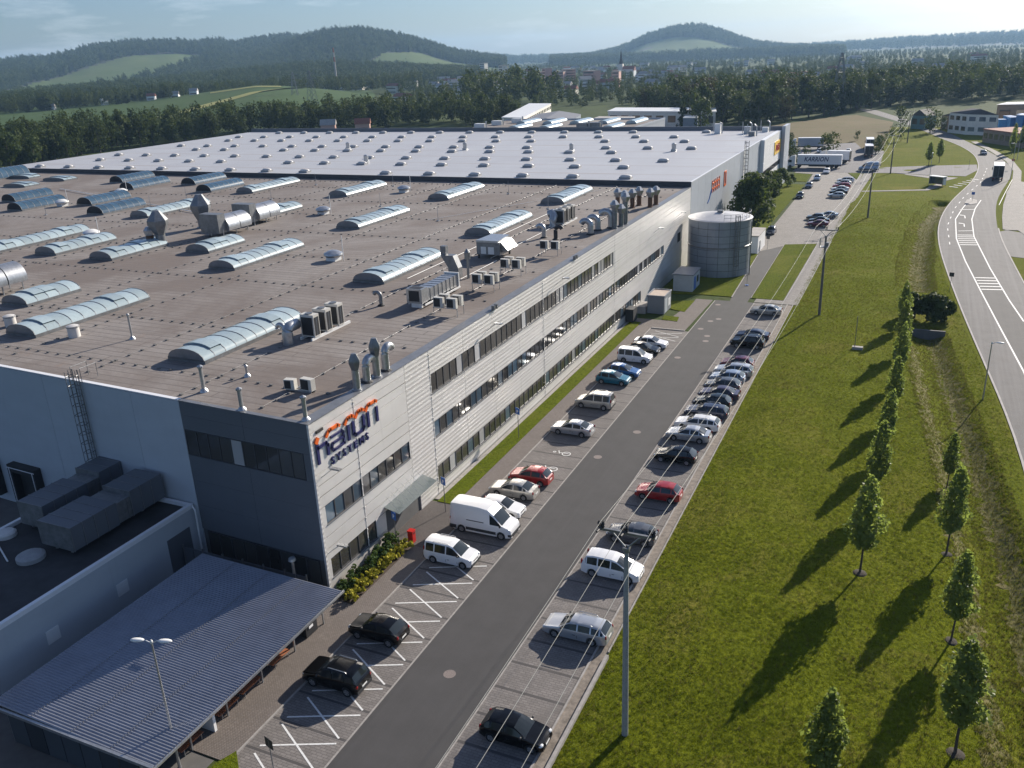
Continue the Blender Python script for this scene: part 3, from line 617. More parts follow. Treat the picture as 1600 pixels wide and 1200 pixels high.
# ------------------------------------------------------------------ roof furniture of the brown roof
ZB = ZR-.05
SKM = {}
def skylight(x, y, w, L, mat, h=.85, hatches=(), flat=False):
    """barrel roof light along Y: kerb frame > sheets and end walls"""
    n = max(2, round(L/1.42)); st = L/n; key = (round(w,1), round(st,2), mat.name, h)
    arc = [(w/2*math.cos(a)*1.0, h*math.sin(a)+.28) for a in np.linspace(math.pi, 0, 10)]
    kf = MB(); kf.box(-w/2-.08, -w/2+.04, 0, L, 0, .32); kf.box(w/2-.04, w/2+.08, 0, L, 0, .32); kf.box(-w/2+.04, w/2-.04, 0, .1, 0, .3); kf.box(-w/2+.04, w/2-.04, L-.1, L, 0, .3)
    for i in range(n+1):
        yy = min(max(i*st, .03), L-.03)
        for p, q in zip(arc, arc[1:]):
            kf.add([(p[0], yy-.035, p[1]-.03), (p[0], yy+.035, p[1]-.03), (q[0], yy+.035, q[1]-.03), (q[0], yy-.035, q[1]-.03), (p[0], yy-.035, p[1]+.035), (p[0], yy+.035, p[1]+.035), (q[0], yy+.035, q[1]+.035), (q[0], yy-.035, q[1]+.035)], [(4,5,6,7), (0,4,7,3), (1,2,6,5)])
    s = build('skylight', kf, STEEL_D, fac, (x-FX, y-GY, ZB), smooth=None)
    if key not in SKM:
        sh = MB(); sh.v = [(p[0], yy, p[1]) for yy in (.02, st-.02) for p in arc]; k = len(arc)
        sh.f = [(i, i+1, k+i+1, k+i) for i in range(k-1)]
        hh = MB(); a2 = arc[2:8]; hh.v = [(p[0], yy, p[1]+.16) for yy in (.05, st-.05) for p in a2]+[(p[0], yy, p[1]+.02) for yy in (.05, st-.05) for p in a2]; k = len(a2)
        hh.f = [(i, i+1, k+i+1, k+i) for i in range(k-1)] + [(i+1, i, 2*k+i, 2*k+i+1) for i in range(k-1)] + [(k+i, k+i+1, 3*k+i+1, 3*k+i) for i in range(k-1)]
        SKM[key] = (sh.mesh('roof_sheet', mat, 50), hh.mesh('vent_flap', mat, 40))
    for i in range(n):
        link('roof_sheet', SKM[key][0], s, (0, i*st, 0))
        if i in hatches: link('vent_flap', SKM[key][1], s, (0, i*st, 0))
    for yy in (.0, L): build('end_wall', MB().add([(p[0], yy, p[1]) for p in arc]+[(w/2, yy, .25), (-w/2, yy, .25)], [tuple(range(len(arc)+2))]), TRIM if mat is POLYC else DARK, s)
    return s
for x, y, L in ((-56, 52.8, 13.8), (-78, 53.6, 14.5), (-89.4, 61.6, 7.1), (-99.3, 82.1, 10.2), (-110.5, 82.5, 10.8), (-121, 81.6, 16), (-78.2, 82, 14.2), (-89, 89.3, 7.4), (-121.3, 109.8, 15.2), (-121.5, 137, 15.2), (-99.5, 109.6, 14.4), (-55.9, 81.2, 14.2), (-55.7, 108.8, 15), (-55.4, 136.2, 14.6), (-77.9, 109.2, 15), (-77.3, 136.4, 14.6), (-98.8, 136.4, 14)):
    n = max(2, round(L/1.42)); skylight(x, y, 4.1, L, POLYC, .9, (1, n-3))
for x, y, L in ((-132.4, 110.3, 10), (-144, 118, 9.6), (-153, 136.6, 10.6), (-165, 144.8, 9.6), (-131.7, 136.6, 10), (-143.6, 144.8, 9.8), (-153.2, 110.2, 10), (-165.5, 118.2, 9)): skylight(x, y, 4, L, POLYB, 1.25)
for x, y, L in ((-186, 135, 4), (-185.5, 145, 3.8), (-200, 147, 3.4)): skylight(x, y, 7, L, POLYC, .5, (1,))
skylight(-206, 141, 5, 12, POLYB, 2.2)
# lightning conductor blocks: rows of small concrete feet with a wire
m_ = MB(); wr = MB()
def crow(a, b, stp=1.35):
    n = int(math.dist(a, b)/stp)
    for i in range(n+1):
        x = a[0]+(b[0]-a[0])*i/n+random.uniform(-.06,.06); y = a[1]+(b[1]-a[1])*i/n+random.uniform(-.06,.06)
        m_.box(x-.14, x+.14, y-.1, y+.1, ZB, ZB+.12)
    wr.tube([(a[0], a[1], ZB+.11), (b[0], b[1], ZB+.11)], .006, 4)
for y in (50.5, 62, 78, 91, 105, 118.5, 132, 146, 154): crow((-39.5, y), (-150 if y > 60 else -95, y+.6))
for x in (-42.5, -50.5, -62.5, -73.5, -85, -96, -107, -118, -128): crow((x, 46.5), (x, 157), 1.5)
wpart('conductor_block', m_, plain('grey_block', (.15, .145, .14), .85), fac, kind='stuff'); wpart('conductor_wire', wr, STEEL_D, fac)
m_ = MB()
for x, y0, y1 in ((-52.4, 84, 133), (-47.5, 96, 122), (-46.2, 84, 95)): m_.tube([(x, y0, ZB+.1), (x, y1, ZB+.1)], .035, 6)
m_.tube([(-97, 110, ZB+.2), (-170, 134, ZB+.2)], .08, 6); m_.tube([(-69, 118, ZB+.1), (-52, 152, ZB+.1)], .03, 6)
wpart('roof_pipe', m_, WHITE_M, fac)

def acbox(parent, x, y, z, w=.95, d=.36, h=.95, rz=0):
    m_ = MB().box(-w/2, w/2, -d/2, d/2, 0, h); o = build('case', m_, BEIGE, parent, (x, y, z), rz)
    g = MB(); g.box(-w/2+.06, w/2-.3, -d/2-.02, -d/2-.005, .08, h-.08); build('fan_grille', g, GRILL, o); return o
def ac_stand(x, y, rz, label, n=4, grp='small air conditioners on roof stands'):
    t = thing('air_conditioner_stand', label, 'air conditioner', (x, y, ZB), rz, grp)
    m_ = MB(); W = 2.6 if n == 4 else 2.2
    for a in (-W/2, W/2):
        for b in (-.7, .7): m_.box(a-.03, a+.03, b-.03, b+.03, 0, .8)
    for b in (-.7, .7): m_.box(-W/2-.1, W/2+.1, b-.035, b+.035, .8, .87)
    build('stand', m_, STEEL, t)
    for i in range(n):
        acbox(t, (-.7 if i % 2 == 0 else .75), (-.65 if i < 2 else .55), .88, 1.05, .42, 1.0)
    return t
ac_stand(-40.8, 72.6, 0, 'four boxed air conditioners on a steel stand nearest the facade edge beside long duct')
ac_stand(-41.4, 82.2, 0, 'four boxed air conditioners on a stand between the long duct and ducted box')
ac_stand(-41.5, 89.6, 0, 'four boxed air conditioners on a stand beside the hooded ducted box')
ac_stand(-41, 100.2, 0, 'two separate air conditioners on tall stands, farthest of the roof stands', 2)
t_ = thing('air_conditioner_pair', 'low pair of air conditioners near the roof corner above the facade lettering', 'air conditioner', (-42, 50.4, ZB))
acbox(t_, -.75, -.2, .15, .9, .5, .8, R(8)); acbox(t_, .75, 0, .15, 1.1, .5, .95, R(-4)); build('rail', MB().box(-1.2, 1.2, -.3, -.2, 0, .15).box(-1.2, 1.2, .2, .3, 0, .15), STEEL, t_)
def cabinets(x, y, label, n=3, gap=1.9, H=2.1):
    t = thing('cooling_cabinets', label, 'cooling unit', (x, y, ZB))
    build('base_rail', MB().box(-.7, -.55, -.4, n*gap, 0, .25).box(.55, .7, -.4, n*gap, 0, .25), WHITE_M, t)
    for i in range(n):
        o = build('cabinet', MB().box(-.75, .75, 0, .85, .25, .25+H), BEIGE, t, (0, i*gap, 0))
        build('fan_grille', MB().box(-.6, .6, -.03, -.005, .4, H), GRILL, o); build('side_grille', MB().box(.755, .775, .12, .4, .4, H).box(.755, .775, .5, .75, .4, H), GRILL, o)
        build('top_fan', MB().lathe([(.35, 0), (.35, .08), (.05, .08)], 12, (0, .42, .25+H)), STEEL_D, o)
    return t
def elbow(path, r, n=12): return MB().tube(path, r, n)
def arcp(c, rad, a0, a1, ax, n=9):
    return [Vector(c)+Vector(ax)*math.cos(a)*rad+Vector((0,0,1))*math.sin(a)*rad for a in np.linspace(a0, a1, n)]
t_ = cabinets(-49.5, 61.5, 'beige cooling cabinets with a bent duct at the end of the near skylight')
build('duct', elbow([(-1.0, -.2, 1.5), (-1.0, -1, 1.5)]+[Vector((-1.0, -1.2-.5*math.sin(a), .95+.55*math.cos(a))) for a in np.linspace(0, 1.6, 6)]+[(-1, -1.7, 0)], .5), STEEL, t_, smooth=40)
build('small_duct', elbow(arcp((-2.1, -1.2, 1.2), .4, 0, math.pi, (1, 0, 0))[::-1]+[(-1.7, -1.2, 0)], .22), STEEL, t_, smooth=40)
t_ = cabinets(-47.2, 118.6, 'beige cooling cabinets with fat elbow duct at the far right of the brown roof')
build('duct', elbow([(-1.6, 0, 1.6), (-1.0, 0, 1.8), (-.6, -.6, 1.5), (-.6, -1.0, .9), (-.6, -1.1, 0)], .6), STEEL, t_, smooth=40)
def gooseneck(x, y, label, r=.2, h=1.4, ax=(1, 0, 0), rad=.4, mat=STEEL_D):
    t = thing('gooseneck_pipe', label, 'vent pipe', (x, y, ZB), 0, None)
    build('pipe', elbow([(0, 0, 0), (0, 0, h-rad)]+arcp((-ax[0]*rad, -ax[1]*rad, h-rad), rad, 0, 2.7, ax), r), mat, t, smooth=40); build('collar', MB().lathe([(r+.18, 0), (r+.18, .08), (r, .2)], 12), DARK, t); return t
gooseneck(-49.2, 73.4, 'dark gooseneck pipe standing alone between the two near skylights')
gooseneck(-37.95, 53.6, 'fat silver elbow duct beside the nearest roof edge vent', .32, 1.9, (0, -1, 0), .55, STEEL)
gooseneck(-37.95, 56.4, 'fat silver elbow duct beside the second roof edge vent', .32, 2.0, (0, -1, 0), .55, STEEL)
gooseneck(-46, 109.8, 'pale gooseneck duct in front of the elbow of the far cabinets', .3, 1.7, (1, 0, 0), .5, STEEL)
gooseneck(-43.9, 108.9, 'black gooseneck pipe near the far cabinets', .28, 1.8, (-1, 0, 0), .5, GRILL)
gooseneck(-40.5, 113.4, 'shiny gooseneck duct, nearer of a pair close to the facade edge', .42, 1.9, (1, 0, 0), .7, STEEL)
gooseneck(-40.5, 116.4, 'shiny gooseneck duct, farther of a pair close to the facade edge', .42, 1.9, (1, 0, 0), .7, STEEL)
gooseneck(-39.2, 118.4, 'gooseneck duct leaning against the cluster of hooded vents at the facade edge', .45, 2.4, (1, 0, 0), .8, STEEL)
def hood(x, y, label, h=3.2, w=.55, hw=1.0, hh=1.5, mat=STEEL, stem=STEEL_D, grp='hooded exhaust vents', n=6):
    """exhaust stack with a six-sided head wider than its stem"""
    t = thing('hooded_vent', label, 'roof vent', (x, y, ZB), 0, grp)
    build('stem', MB().lathe([(w*1.3, 0), (w*1.3, .12), (w, .15), (w, h-hh)], 10), stem, t, smooth=40)
    build('head', MB().lathe([(w, h-hh-.02), (hw, h-hh*.55), (hw, h-hh*.4), (w*.7, h), (w*.2, h+.02)], n), mat, t, smooth=25)
    return t
hood(-37.75, 51.9, 'dark bulb headed vent at the roof edge, nearest the facade lettering', 3.0, .3, .48, 1.3, STEEL_D, STEEL)
hood(-37.85, 54.9, 'dark bulb headed vent at the roof edge, second from the facade lettering', 3.3, .32, .5, 1.5, STEEL_D, STEEL)
hood(-98.2, 92, 'tall grey six sided hood beside the small rusty stack in mid roof', 5.0, .7, 1.5, 3.4, STEEL_D, STEEL_D)
hood(-102.3, 104.9, 'tall grey six sided hood behind the drum shaped ducts', 5.2, .8, 1.6, 4.0, STEEL_D, STEEL_D)
hood(-99.4, 91.2, 'short rusty stack beside the tall grey hood in mid roof', 2.8, .55, .75, 1.2, STEEL, RUST)
for x, y, h, l in ((-44.1, 136.6, 2.8, 'leftmost hooded vent of the far cluster near the white roof'), (-41.9, 133.4, 3.0, 'hooded vent nearest the viewer in the far cluster'), (-41.2, 135.2, 3.0, 'middle rusty stemmed hooded vent of the far cluster'), (-40.8, 137.6, 3.0, 'rear rusty stemmed hooded vent of the far cluster'), (-38.6, 136.3, 3.0, 'hooded vent at the facade edge, nearer of the last pair'), (-38.3, 138.6, 3.0, 'hooded vent at the facade edge, farther of the last pair'), (-38.6, 118.2, 4.0, 'tallest grey hooded vent of the cluster at the facade edge'), (-38.2, 119.9, 3.2, 'slim grey hooded vent in the cluster at the facade edge'), (-38.1, 121.6, 4.6, 'upper grey hooded vent behind the cluster at the facade edge')):
    hood(x, y, l, h, .38, .72, 1.4, STEEL, RUST if y > 130 else STEEL_D)
def drum_duct(x, y, label, raised=.5):
    t = thing('drum_duct', label, 'roof duct', (x, y, ZB))
    for i, L0 in enumerate((0, 2.6)):
        sec = [(1.75*math.cos(a), 1.75*math.sin(a)*1.0) for a in np.linspace(-.25, math.pi+.25, 14)]
        m_ = MB(); k = len(sec); m_.v = [(p[0], yy, p[1]+.75+raised) for yy in (L0, L0+2.45) for p in sec]
        m_.f = [(i_+1, i_, k+i_, k+i_+1) for i_ in range(k-1)] + [tuple(range(k)), tuple(range(k, 2*k))[::-1], (0, k-1, 2*k-1, k)]
        build('drum', m_, STEEL, t, smooth=30)
    build('end_box', MB().box(-2.3, 1.2, -1.6, -.02, .1+raised, 3.1+raised*.6), STEEL_D, t)
    m_ = MB()
    for a in (-1.2, 1.2):
        for b in (-.8, 2, 4.6): m_.box(a-.06, a+.06, b-.06, b+.06, 0, .6+raised)
    build('legs', m_, STEEL, t); return t
drum_duct(-94.5, 100.2, 'silver drum shaped duct with box end, nearer of the two in mid roof')
drum_duct(-96, 109, 'silver drum shaped duct with box end, farther of the two in mid roof')
drum_duct(-96.2, 62.5, 'silver drum shaped duct cut by the left edge of the picture', .8)
t_ = thing('air_handling_duct', 'long ribbed air handling duct lying along the facade side of the roof', 'roof duct', (-45.2, 73.6, ZB))
for k in range(7): build('duct_section', MB().box(-.75, .75, 1.9+k*.85, 2.7+k*.85, .45, 1.7).box(-.8, .8, 2.7+k*.85, 2.75+k*.85, .4, 1.75), STEEL, t_)
build('inlet_box', MB().box(-1.0, .8, 0, 1.2, .5, 2.0).box(-.9, .7, 1.2, 1.9, .5, 1.8), STEEL, t_); build('inlet_opening', MB().box(-.8, .6, .15, 1.05, 2.0, 2.02).box(-.7, .5, -.03, -.005, .7, 1.8), GRILL, t_)
build('end_flange', MB().box(-.9, .9, 7.85, 8.0, .3, 1.9), WHITE_M, t_); build('foot', MB().box(.9, 1.0, .3, 8, .25, .4).box(-1.0, -.9, .3, 8, .25, .4).box(-.6, .6, .2, .5, 0, .45).box(-.6, .6, 4, 4.3, 0, .45).box(-.6, .6, 7.2, 7.5, 0, .45), WHITE_M, t_)
t_ = thing('hooded_duct_box', 'dark ducted box with slanted hoods on the roof between skylight and facade', 'roof duct', (-47.8, 96, ZB))
build('case', MB().prism([(-1.6, 0), (1.6, 0), (1.6, 3.6), (-1.6, 3.6)], .5, 2.1), STEEL_D, t_); build('lid', MB().prism([(-1.5, -.3), (1.5, -.3), (1.2, 3.9), (-1.3, 3.9)], 2.1, 2.35), STEEL, t_)
for k in range(2): build('slanted_hood', MB().add([(1.6, .4+k*1.7, 2.1), (1.6, 1.8+k*1.7, 2.1), (2.5, 1.8+k*1.7, 1.1), (2.5, .4+k*1.7, 1.1), (1.6, .4+k*1.7, .8), (1.6, 1.8+k*1.7, .8)], [(0,1,2,3), (3,2,5,4), (0,3,4), (1,5,2)]), STEEL_D, t_)
build('opening', MB().box(-1.0, -.3, -.03, -.004, .6, 1.5).box(0, .8, -.03, -.004, .6, 1.5), WHITE_M, t_); build('feet', MB().box(-1.5, -1.3, .1, .3, 0, .5).box(1.3, 1.5, .1, .3, 0, .5).box(-1.5, -1.3, 3.2, 3.4, 0, .5).box(1.3, 1.5, 3.2, 3.4, 0, .5), DARK, t_)
t_ = thing('angled_duct_stack', 'dark angled duct stack stepping upward behind the long ribbed duct', 'roof duct', (-47.4, 86.4, ZB))
build('lower_duct', MB().box(-.6, .7, -.5, .5, 0, 1.2), STEEL_D, t_); build('upper_duct', MB().add([(-.6, -.5, 1.2), (.7, -.5, 1.2), (.7, .5, 1.2), (-.6, .5, 1.2), (-1.5, -.5, 2.6), (.1, -.5, 2.6), (.1, .5, 2.6), (-1.5, .5, 2.6)], [(4,5,6,7), (0,1,5,4), (1,2,6,5), (2,3,7,6), (3,0,4,7)]), STEEL_D, t_)
build('outlet', MB().box(-1.6, -.9, -.3, .3, 2.6, 3.6), STEEL_D, t_); build('flue', MB().tube([(1.7, 0, 0), (1.7, 0, 2.2)], .16, 8).lathe([(.32, 2.2), (.36, 3.0), (.1, 3.4)], 10, (1.7, 0, 0)), STEEL_D, t_)
def mushroom(x, y, label, mast=True):
    t = thing('mushroom_vent', label, 'roof vent', (x, y, ZB), 0, 'white mushroom vents')
    build('base', MB().box(-.7, .7, -.7, .7, 0, .5), WHITE_M, t); build('cap', MB().lathe([(1.0, .5), (1.25, .75), (1.2, .95), (.6, 1.25), (.05, 1.3)], 14), STEEL if x > -100 else WHITE_M, t, smooth=35)
    build('mast', MB().tube([(1.4, .2, 0), (1.4, .2, 3.2)], .05, 6), WHITE_M, t)
for a in ((-148.2, 116.6, 'white mushroom vent with mast between two blue skylights at the left'), (-147.8, 130.5, 'white mushroom vent with mast at the far end of a blue skylight'), (-114.4, 93.9, 'white mushroom vent at the far end of a skylight on the left'), (-89.9, 119.6, 'mushroom vent with mast between the mid roof skylights, far one'), (-67.1, 90.3, 'mushroom vent with mast between the two near skylight columns'), (-88.7, 143.6, 'mushroom vent with mast close to the white roof edge')): mushroom(*a)
def flue(x, y, h, label, r=.16):
    t = thing('flue_pipe', label, 'chimney pipe', (x, y, ZB), 0, 'thin steel flues')
    build('pipe', MB().tube([(0, 0, 0), (0, 0, h)], r, 9), STEEL, t, smooth=40); build('cap', MB().lathe([(r*1.5, h), (r*1.5, h+.12), (.02, h+.25)], 9), STEEL, t); build('collar', MB().lathe([(r+.2, 0), (r+.15, .12), (r, .3)], 10), STEEL, t)
flue(-49.3, 47.7, 2.0, 'pale steel flue near the white gable edge, left of the dark gable'); flue(-66.2, 56.4, 2.3, 'thin steel flue standing alone between the two nearest long skylights', .1)
flue(-43.7, 45.6, 1.6, 'shiny steel flue in the middle of the dark gable edge'); flue(-37.9, 45.6, 1.7, 'shiny steel flue at the very corner of the roof'); flue(-48.3, 51.6, .8, 'short stub flue behind the dark gable', .1)
for x, y, l in ((-72.5, 55.2, 'squat round vent beside the second near skylight'), (-82.3, 55.8, 'squat round vent at the left picture edge')):
    t_ = thing('round_vent', l, 'roof vent', (x, y, ZB), 0, 'squat round vents'); build('drum', MB().lathe([(.55, 0), (.55, 1.1), (.3, 1.2)], 14), DOME, t_, smooth=35); build('rim', MB().lathe([(.6, .95), (.6, 1.1), (.55, 1.1)], 14), DOME_D, t_)
for x, y in ((-67.1, 117.9), (-67.4, 144.8), (-54, 131), (-84, 128), (-110, 131), (-128, 128), (-113, 149), (-95, 150), (-142, 108), (-156, 103), (-127, 118)):
    t_ = build('lightning_rod', MB().tube([(0, 0, 0), (0, 0, 2.4)], [.05, .02], 5).box(-.2, .2, -.2, .2, 0, .15), STEEL, None, (x, y, ZB)); tag(t_, 'thin lightning rod on a small block on the brown roof', 'lightning rod', 'lightning rods on the roof')

# ------------------------------------------------------------------ white warehouse
ZW = 14.9
wh = thing('warehouse_building', 'huge white roofed warehouse dotted with small domes behind the brown roofed factory', 'warehouse', (FX, 158, 0))
m_ = MB(); m_.box(-222, FX-.1, 158.02, 259, 0, ZW-.1); wpart('wall', m_, WALL_BACK, wh)
m_ = MB(); m_.box(-222, FX, 158.01, 258.9, ZW-.1, ZW); wpart('roof', m_, ROOF_W, wh)
m_ = MB(); m_.box(-222, FX+.02, 157.92, 158.0, ZR-.6, ZW+.12); wpart('dark_parapet', m_, plain('dark_flashing', (.05, .052, .06), .6), wh)
m_ = MB(); m_.box(-222.3, -35.2, 259, 259.4, 0, ZW+1.1); wpart('far_parapet', m_, PANEL_D, wh); wpart('end_wall', MB().box(-36.1, -35.15, 258.7, 268, 0, ZW+1.05), PANEL_G, wh)
for k in range(13):
    y0 = 158.05+k*5.65; wpart('wall_panel', MB().box(FX-.1, FX+.02, y0+.02, min(y0+5.63, 231), .0, ZW-.02), PANEL_G, wh)
for z0, z1 in ((0, 3.1), (3.1, 5.9), (7.2, 9.8), (9.8, 12.4), (12.4, ZW+.1)):
    for k in range(6): wpart('office_panel', MB().box(FX-.1, FX+1.0, 231.2+k*4.56+.02, 231.2+(k+1)*4.56-.02, z0+.02, z1-.02), WHITEP, wh)
wpart('office_end', MB().box(FX+.03, FX+1.0, 231.05, 231.19, 0, ZW+.1), WHITEP, wh)
wpart('office_back', MB().box(FX-.1, FX+.6, 231.2, 258.5, 0, ZW), WALL_BACK, wh)
for k in range(20): window(1.3, 1.3, (1.0, 231.4-158+k*1.33, 5.9), GLASS, wh)
m_ = MB(); ladder(m_, FX+.05, 208.5, 0, ZW+1.2, .8, .9, (1, 0)); wpart('ladder', m_, STEEL_D, wh)
wpart('roof_edge', MB().box(FX-.3, FX+.05, 158.05, 231.1, ZW+.0, ZW+.08), TRIM_W, wh)
DM = (MB().box(-1.12, 1.12, -.82, .82, 0, .38).mesh('roof_dome', DOME_D), MB().lathe([(1.0, 0), (1.0, .05), (.93, .3), (.72, .52), (.4, .64), (.01, .68)], 14).mesh('dome_glazing', DOME, 50))
DM[1].transform(Matrix.Diagonal((1.15, .82, .62, 1)))
rows_w = [(159.8, -50.4, 0), (174.1, -44.7, 0), (185.5, -50.1, 0), (199.8, -55.8, 1), (209.5, -49.8, 0), (225, -55.3, 0), (236.5, -61, 0), (250.8, -55.5, 0)]
rd = random.Random(5)
for y, x0, _ in rows_w:
    x = x0 if y > 165 else x0+0
    while x > -214:
        if rd.random() > .04:
            o = link('roof_dome', DM[0], wh, (x-FX, y+1.2-158, ZW)); link('dome_glazing', DM[1], o, (0, 0, .36))
        x -= 10.62
for x, y in ((-144, 206), (-108, 206.5), (-78, 205), (-53, 206.5), (-120, 178.5)):
    t_ = thing('roof_ventilator', {-144: 'small white twin ventilator, leftmost on the white roof', -108: 'small ventilator second from left on the white roof', -78: 'small ventilator in the middle of the white roof', -53: 'small ventilator nearest the right edge of the white roof', -120: 'small ventilator close to the dark edge of the white roof'}[x], 'roof vent', (x, y, ZW), 0, 'ventilators on the white roof')
    build('base', MB().box(-.6, .6, -.5, .5, 0, .5), STEEL, t_); build('body', MB().lathe([(.5, .5), (.55, 1.7), (.2, 1.9)], 10), STEEL, t_)
for i, (x, y) in enumerate(((-41.5, 243), (-44, 250), (-40, 255), (-52, 250))):
    t_ = thing('roof_machine', ['small machine with pipes by the far right roof edge, nearest one', 'cluster of ducts at the far right corner of the white roof', 'antenna and vent at the far right corner of the white roof', 'tall pale vent box near the far right of the white roof'][i], 'roof vent', (x, y, ZW))
    build('case', MB().box(-.8, .8, -.7, .7, 0, [1.1, 1.8, 1.2, 2.6][i]), [STEEL_D, STEEL, WHITE_M, WHITE_M][i], t_); build('pipe', MB().tube([(1.2, 0, 0), (1.2, 0, 2.4), (.5, .3, 2.9)], .18, 7).tube([(-1.3, .4, 0), (-1.3, .4, 3)], .1, 6), STEEL, t_)
t_ = thing('warehouse_sign', 'orange outline sign with a blue swoosh on the pale grey warehouse wall', 'sign', (FX+.03, 173, 10.2))
for z in (.9, 2.0): build('outline_bar', MB().box(.02, .12, 2.5, 9.5, z-.12, z+.12), ORANGE, t_)
for y in (2.4, 4.1, 5.8, 7.4, 9.2): build('upright_bar', MB().box(.02, .12, y, y+.25, .2, 2.6), ORANGE, t_)
build('end_frame', MB().box(.02, .12, 14, 14.4, -.2, 2.9).box(.02, .12, 15.6, 16, -.2, 2.9).box(.02, .12, 14.4, 15.6, 2.55, 2.9).box(.02, .12, 14.4, 15.6, -.2, .15), ORANGE, t_)
m_ = MB(); stroke(m_, [(-1, -1.2), (.4, -.6), (2, .9)], .3, .02, .1); build('swoosh', m_, BLUEP, t_)
t_ = thing('office_sign', 'yellow sign with red letters on the white office end of the warehouse', 'sign', (FX+1.01, 247.5, 9.4))
build('board', MB().box(.02, .14, 0, 10.3, 0, 3.4), YELLOW, t_); wall_text('DHL', 2.5, REDP, t_, 1.6, .85, 1.3, .2, .3)

# ------------------------------------------------------------------ low annex, ducts, shelter
AX0, AX1 = -61.9, -50.3
an = thing('annex_building', 'low white annex with black flat roof in the shade of the gable', 'annex', (AX1, 45.4, 0))
wpart('wall', MB().prism([(AX0, 14), (AX1, 14), (AX1, 45.4), (AX0, 45.4)], 0, 4.75), PANEL_W, an)
wpart('roof', MB().box(AX0+.3, AX1-.3, 14.3, 45.3, 4.75, 4.8), plain('black_felt', (.035, .035, .038), .8, 0, .4, .6, .3), an)
wpart('parapet', MB().box(AX1-.3, AX1+.03, 14, 45.4, 4.76, 5.1).box(AX0-.03, AX0+.3, 14, 45.4, 4.76, 5.1).box(AX0+.3, AX1-.3, 45.1, 45.39, 4.76, 5.1), TRIM_W, an)
wpart('roller_door', MB().box(AX1, AX1+.04, 42.2, 44.6, 0, 3.4), PANEL_D, an)
wpart('downpipe', MB().tube([(AX1+.1, 45.2, 5.0), (AX1+.45, 45.1, 4.7), (AX1+.45, 45.0, 0)], .07, 8), WHITE_M, an)
m_ = MB(); [m_.box(AX1, AX1+.05, y, y+1.0, 1.6, 2.6) for y in (31, 37)]; wpart('hatch', m_, WHITE_M, an)
def bigduct(label, x, y0, w0, w1, kink):
    t = thing('roof_duct', label, 'roof duct', (x, y0, 4.8))
    for i, (a, b, dx, w, h) in enumerate(((0, 4.2, 0, w0, 1.9), (4.2, 5.6, kink*.5, w0*.85, 1.7), (5.6, 8.9, kink, w1, 2.1))):
        build('duct_section', MB().prism([(dx-w/2, a+.02), (dx+w/2, a+.02), (dx+w/2, b), (dx-w/2, b)], .5, .5+h), PANEL_D if i != 1 else STEEL_D, t)
        [build('seam', MB().box(dx-w/2-.04, dx+w/2+.04, c_, c_+.06, .47, .54+h), STEEL_D, t) for c_ in np.arange(a, b-.3, 1.05)]
    build('feet', MB().box(-.9, -.7, .4, .6, 0, .5).box(.7, .9, .4, .6, 0, .5).box(-.9, -.7, 7, 7.2, 0, .5).box(.7, .9, 7, 7.2, 0, .5), STEEL, t)
bigduct('dark boxed duct on the annex roof, nearer the ladder', -59.2, 37.9, 2.7, 2.6, -.2); bigduct('dark boxed duct on the annex roof, nearer the dark gable', -54.6, 36.3, 3.4, 2.8, .2)
for x, y, r, l in ((-60.8, 36.6, .75, 'pale round cover on the black annex roof'), (-56, 35.0, 1.0, 'dark round cover on the black annex roof'), (-61.5, 33, .6, 'pale round cover at the left picture edge on the annex roof')):
    tag(build('round_cover', MB().lathe([(r, 0), (r, .3), (r*.8, .42), (.02, .45)], 18), DOME if 'pale' in l else DOME_D, None, (x, y, 4.8)), l, 'roof cover')
tag(build('cable_duct', MB().tube([(-60.6, 35.6, 4.9), (-57.2, 34, 4.9)], .06, 6), WHITE_M, None), 'thin pale pipe between the round covers of the annex roof', 'pipe')
sh = thing('bicycle_shelter', 'long open shelter with blue grey corrugated roof beside the pavement', 'shelter', (-34.2, 24.6, 0))
def shz(x): return 2.85+(-34.0-x)*.02
CORR = plain('corrugated_sheet', (.23, .245, .29), .38, .35, .12, .8)
for ya, yb in ((24.6, 33.4), (33.4, 42.2)):
    m_ = MB(); pr_ = []; y = ya
    while y < yb-.01: pr_ += [(y, 0), (y+.055, .06), (y+.105, .06), (y+.16, 0)]; y += .2
    pr_.append((yb, 0))
    xs = [-33.9, -40.2, -46.7]
    for x in xs: m_.v += [(x+34.2-.0, p-24.6, shz(x)+q) for p, q in pr_]
    k = len(pr_)
    for j in range(2): m_.f += [(j*k+i, j*k+i+1, (j+1)*k+i+1, (j+1)*k+i) for i in range(k-1)]
    build('roof_sheet', m_, CORR, sh)
m_ = MB(); [m_.box(x-.03, x+.03, 24.7+.2*k, 24.76+.2*k, shz(x)+.055, shz(x)+.1) for k in range(87) for x in (-37.1, -40.2, -43.4)]; wpart('sheet_fixing', m_, STEEL_D, sh, kind='stuff')
wpart('gutter', MB().box(-33.9, -33.78, 24.5, 42.3, 2.72, 2.86).box(-46.8, -33.8, 24.42, 24.58, 2.78, 2.98), STEEL, sh)
wpart('roof_frame', MB().box(-46.4, -34.3, 24.8, 24.9, 2.65, 2.8).box(-46.4, -34.3, 33, 33.1, 2.62, 2.78).box(-46.4, -34.3, 41.8, 41.9, 2.65, 2.8).box(-35.5, -35.4, 24.6, 42.1, 2.55, 2.7).box(-46.3, -46.2, 24.6, 42.1, 2.75, 2.9), STEEL_D, sh)
for y in (25.0, 28.5, 31.6, 34.9, 38.3, 41.6):
    for x in (-35.45, -46.2): wpart('post', MB().box(x-.05, x+.05, y-.05, y+.05, 0, 2.62), STEEL, sh)
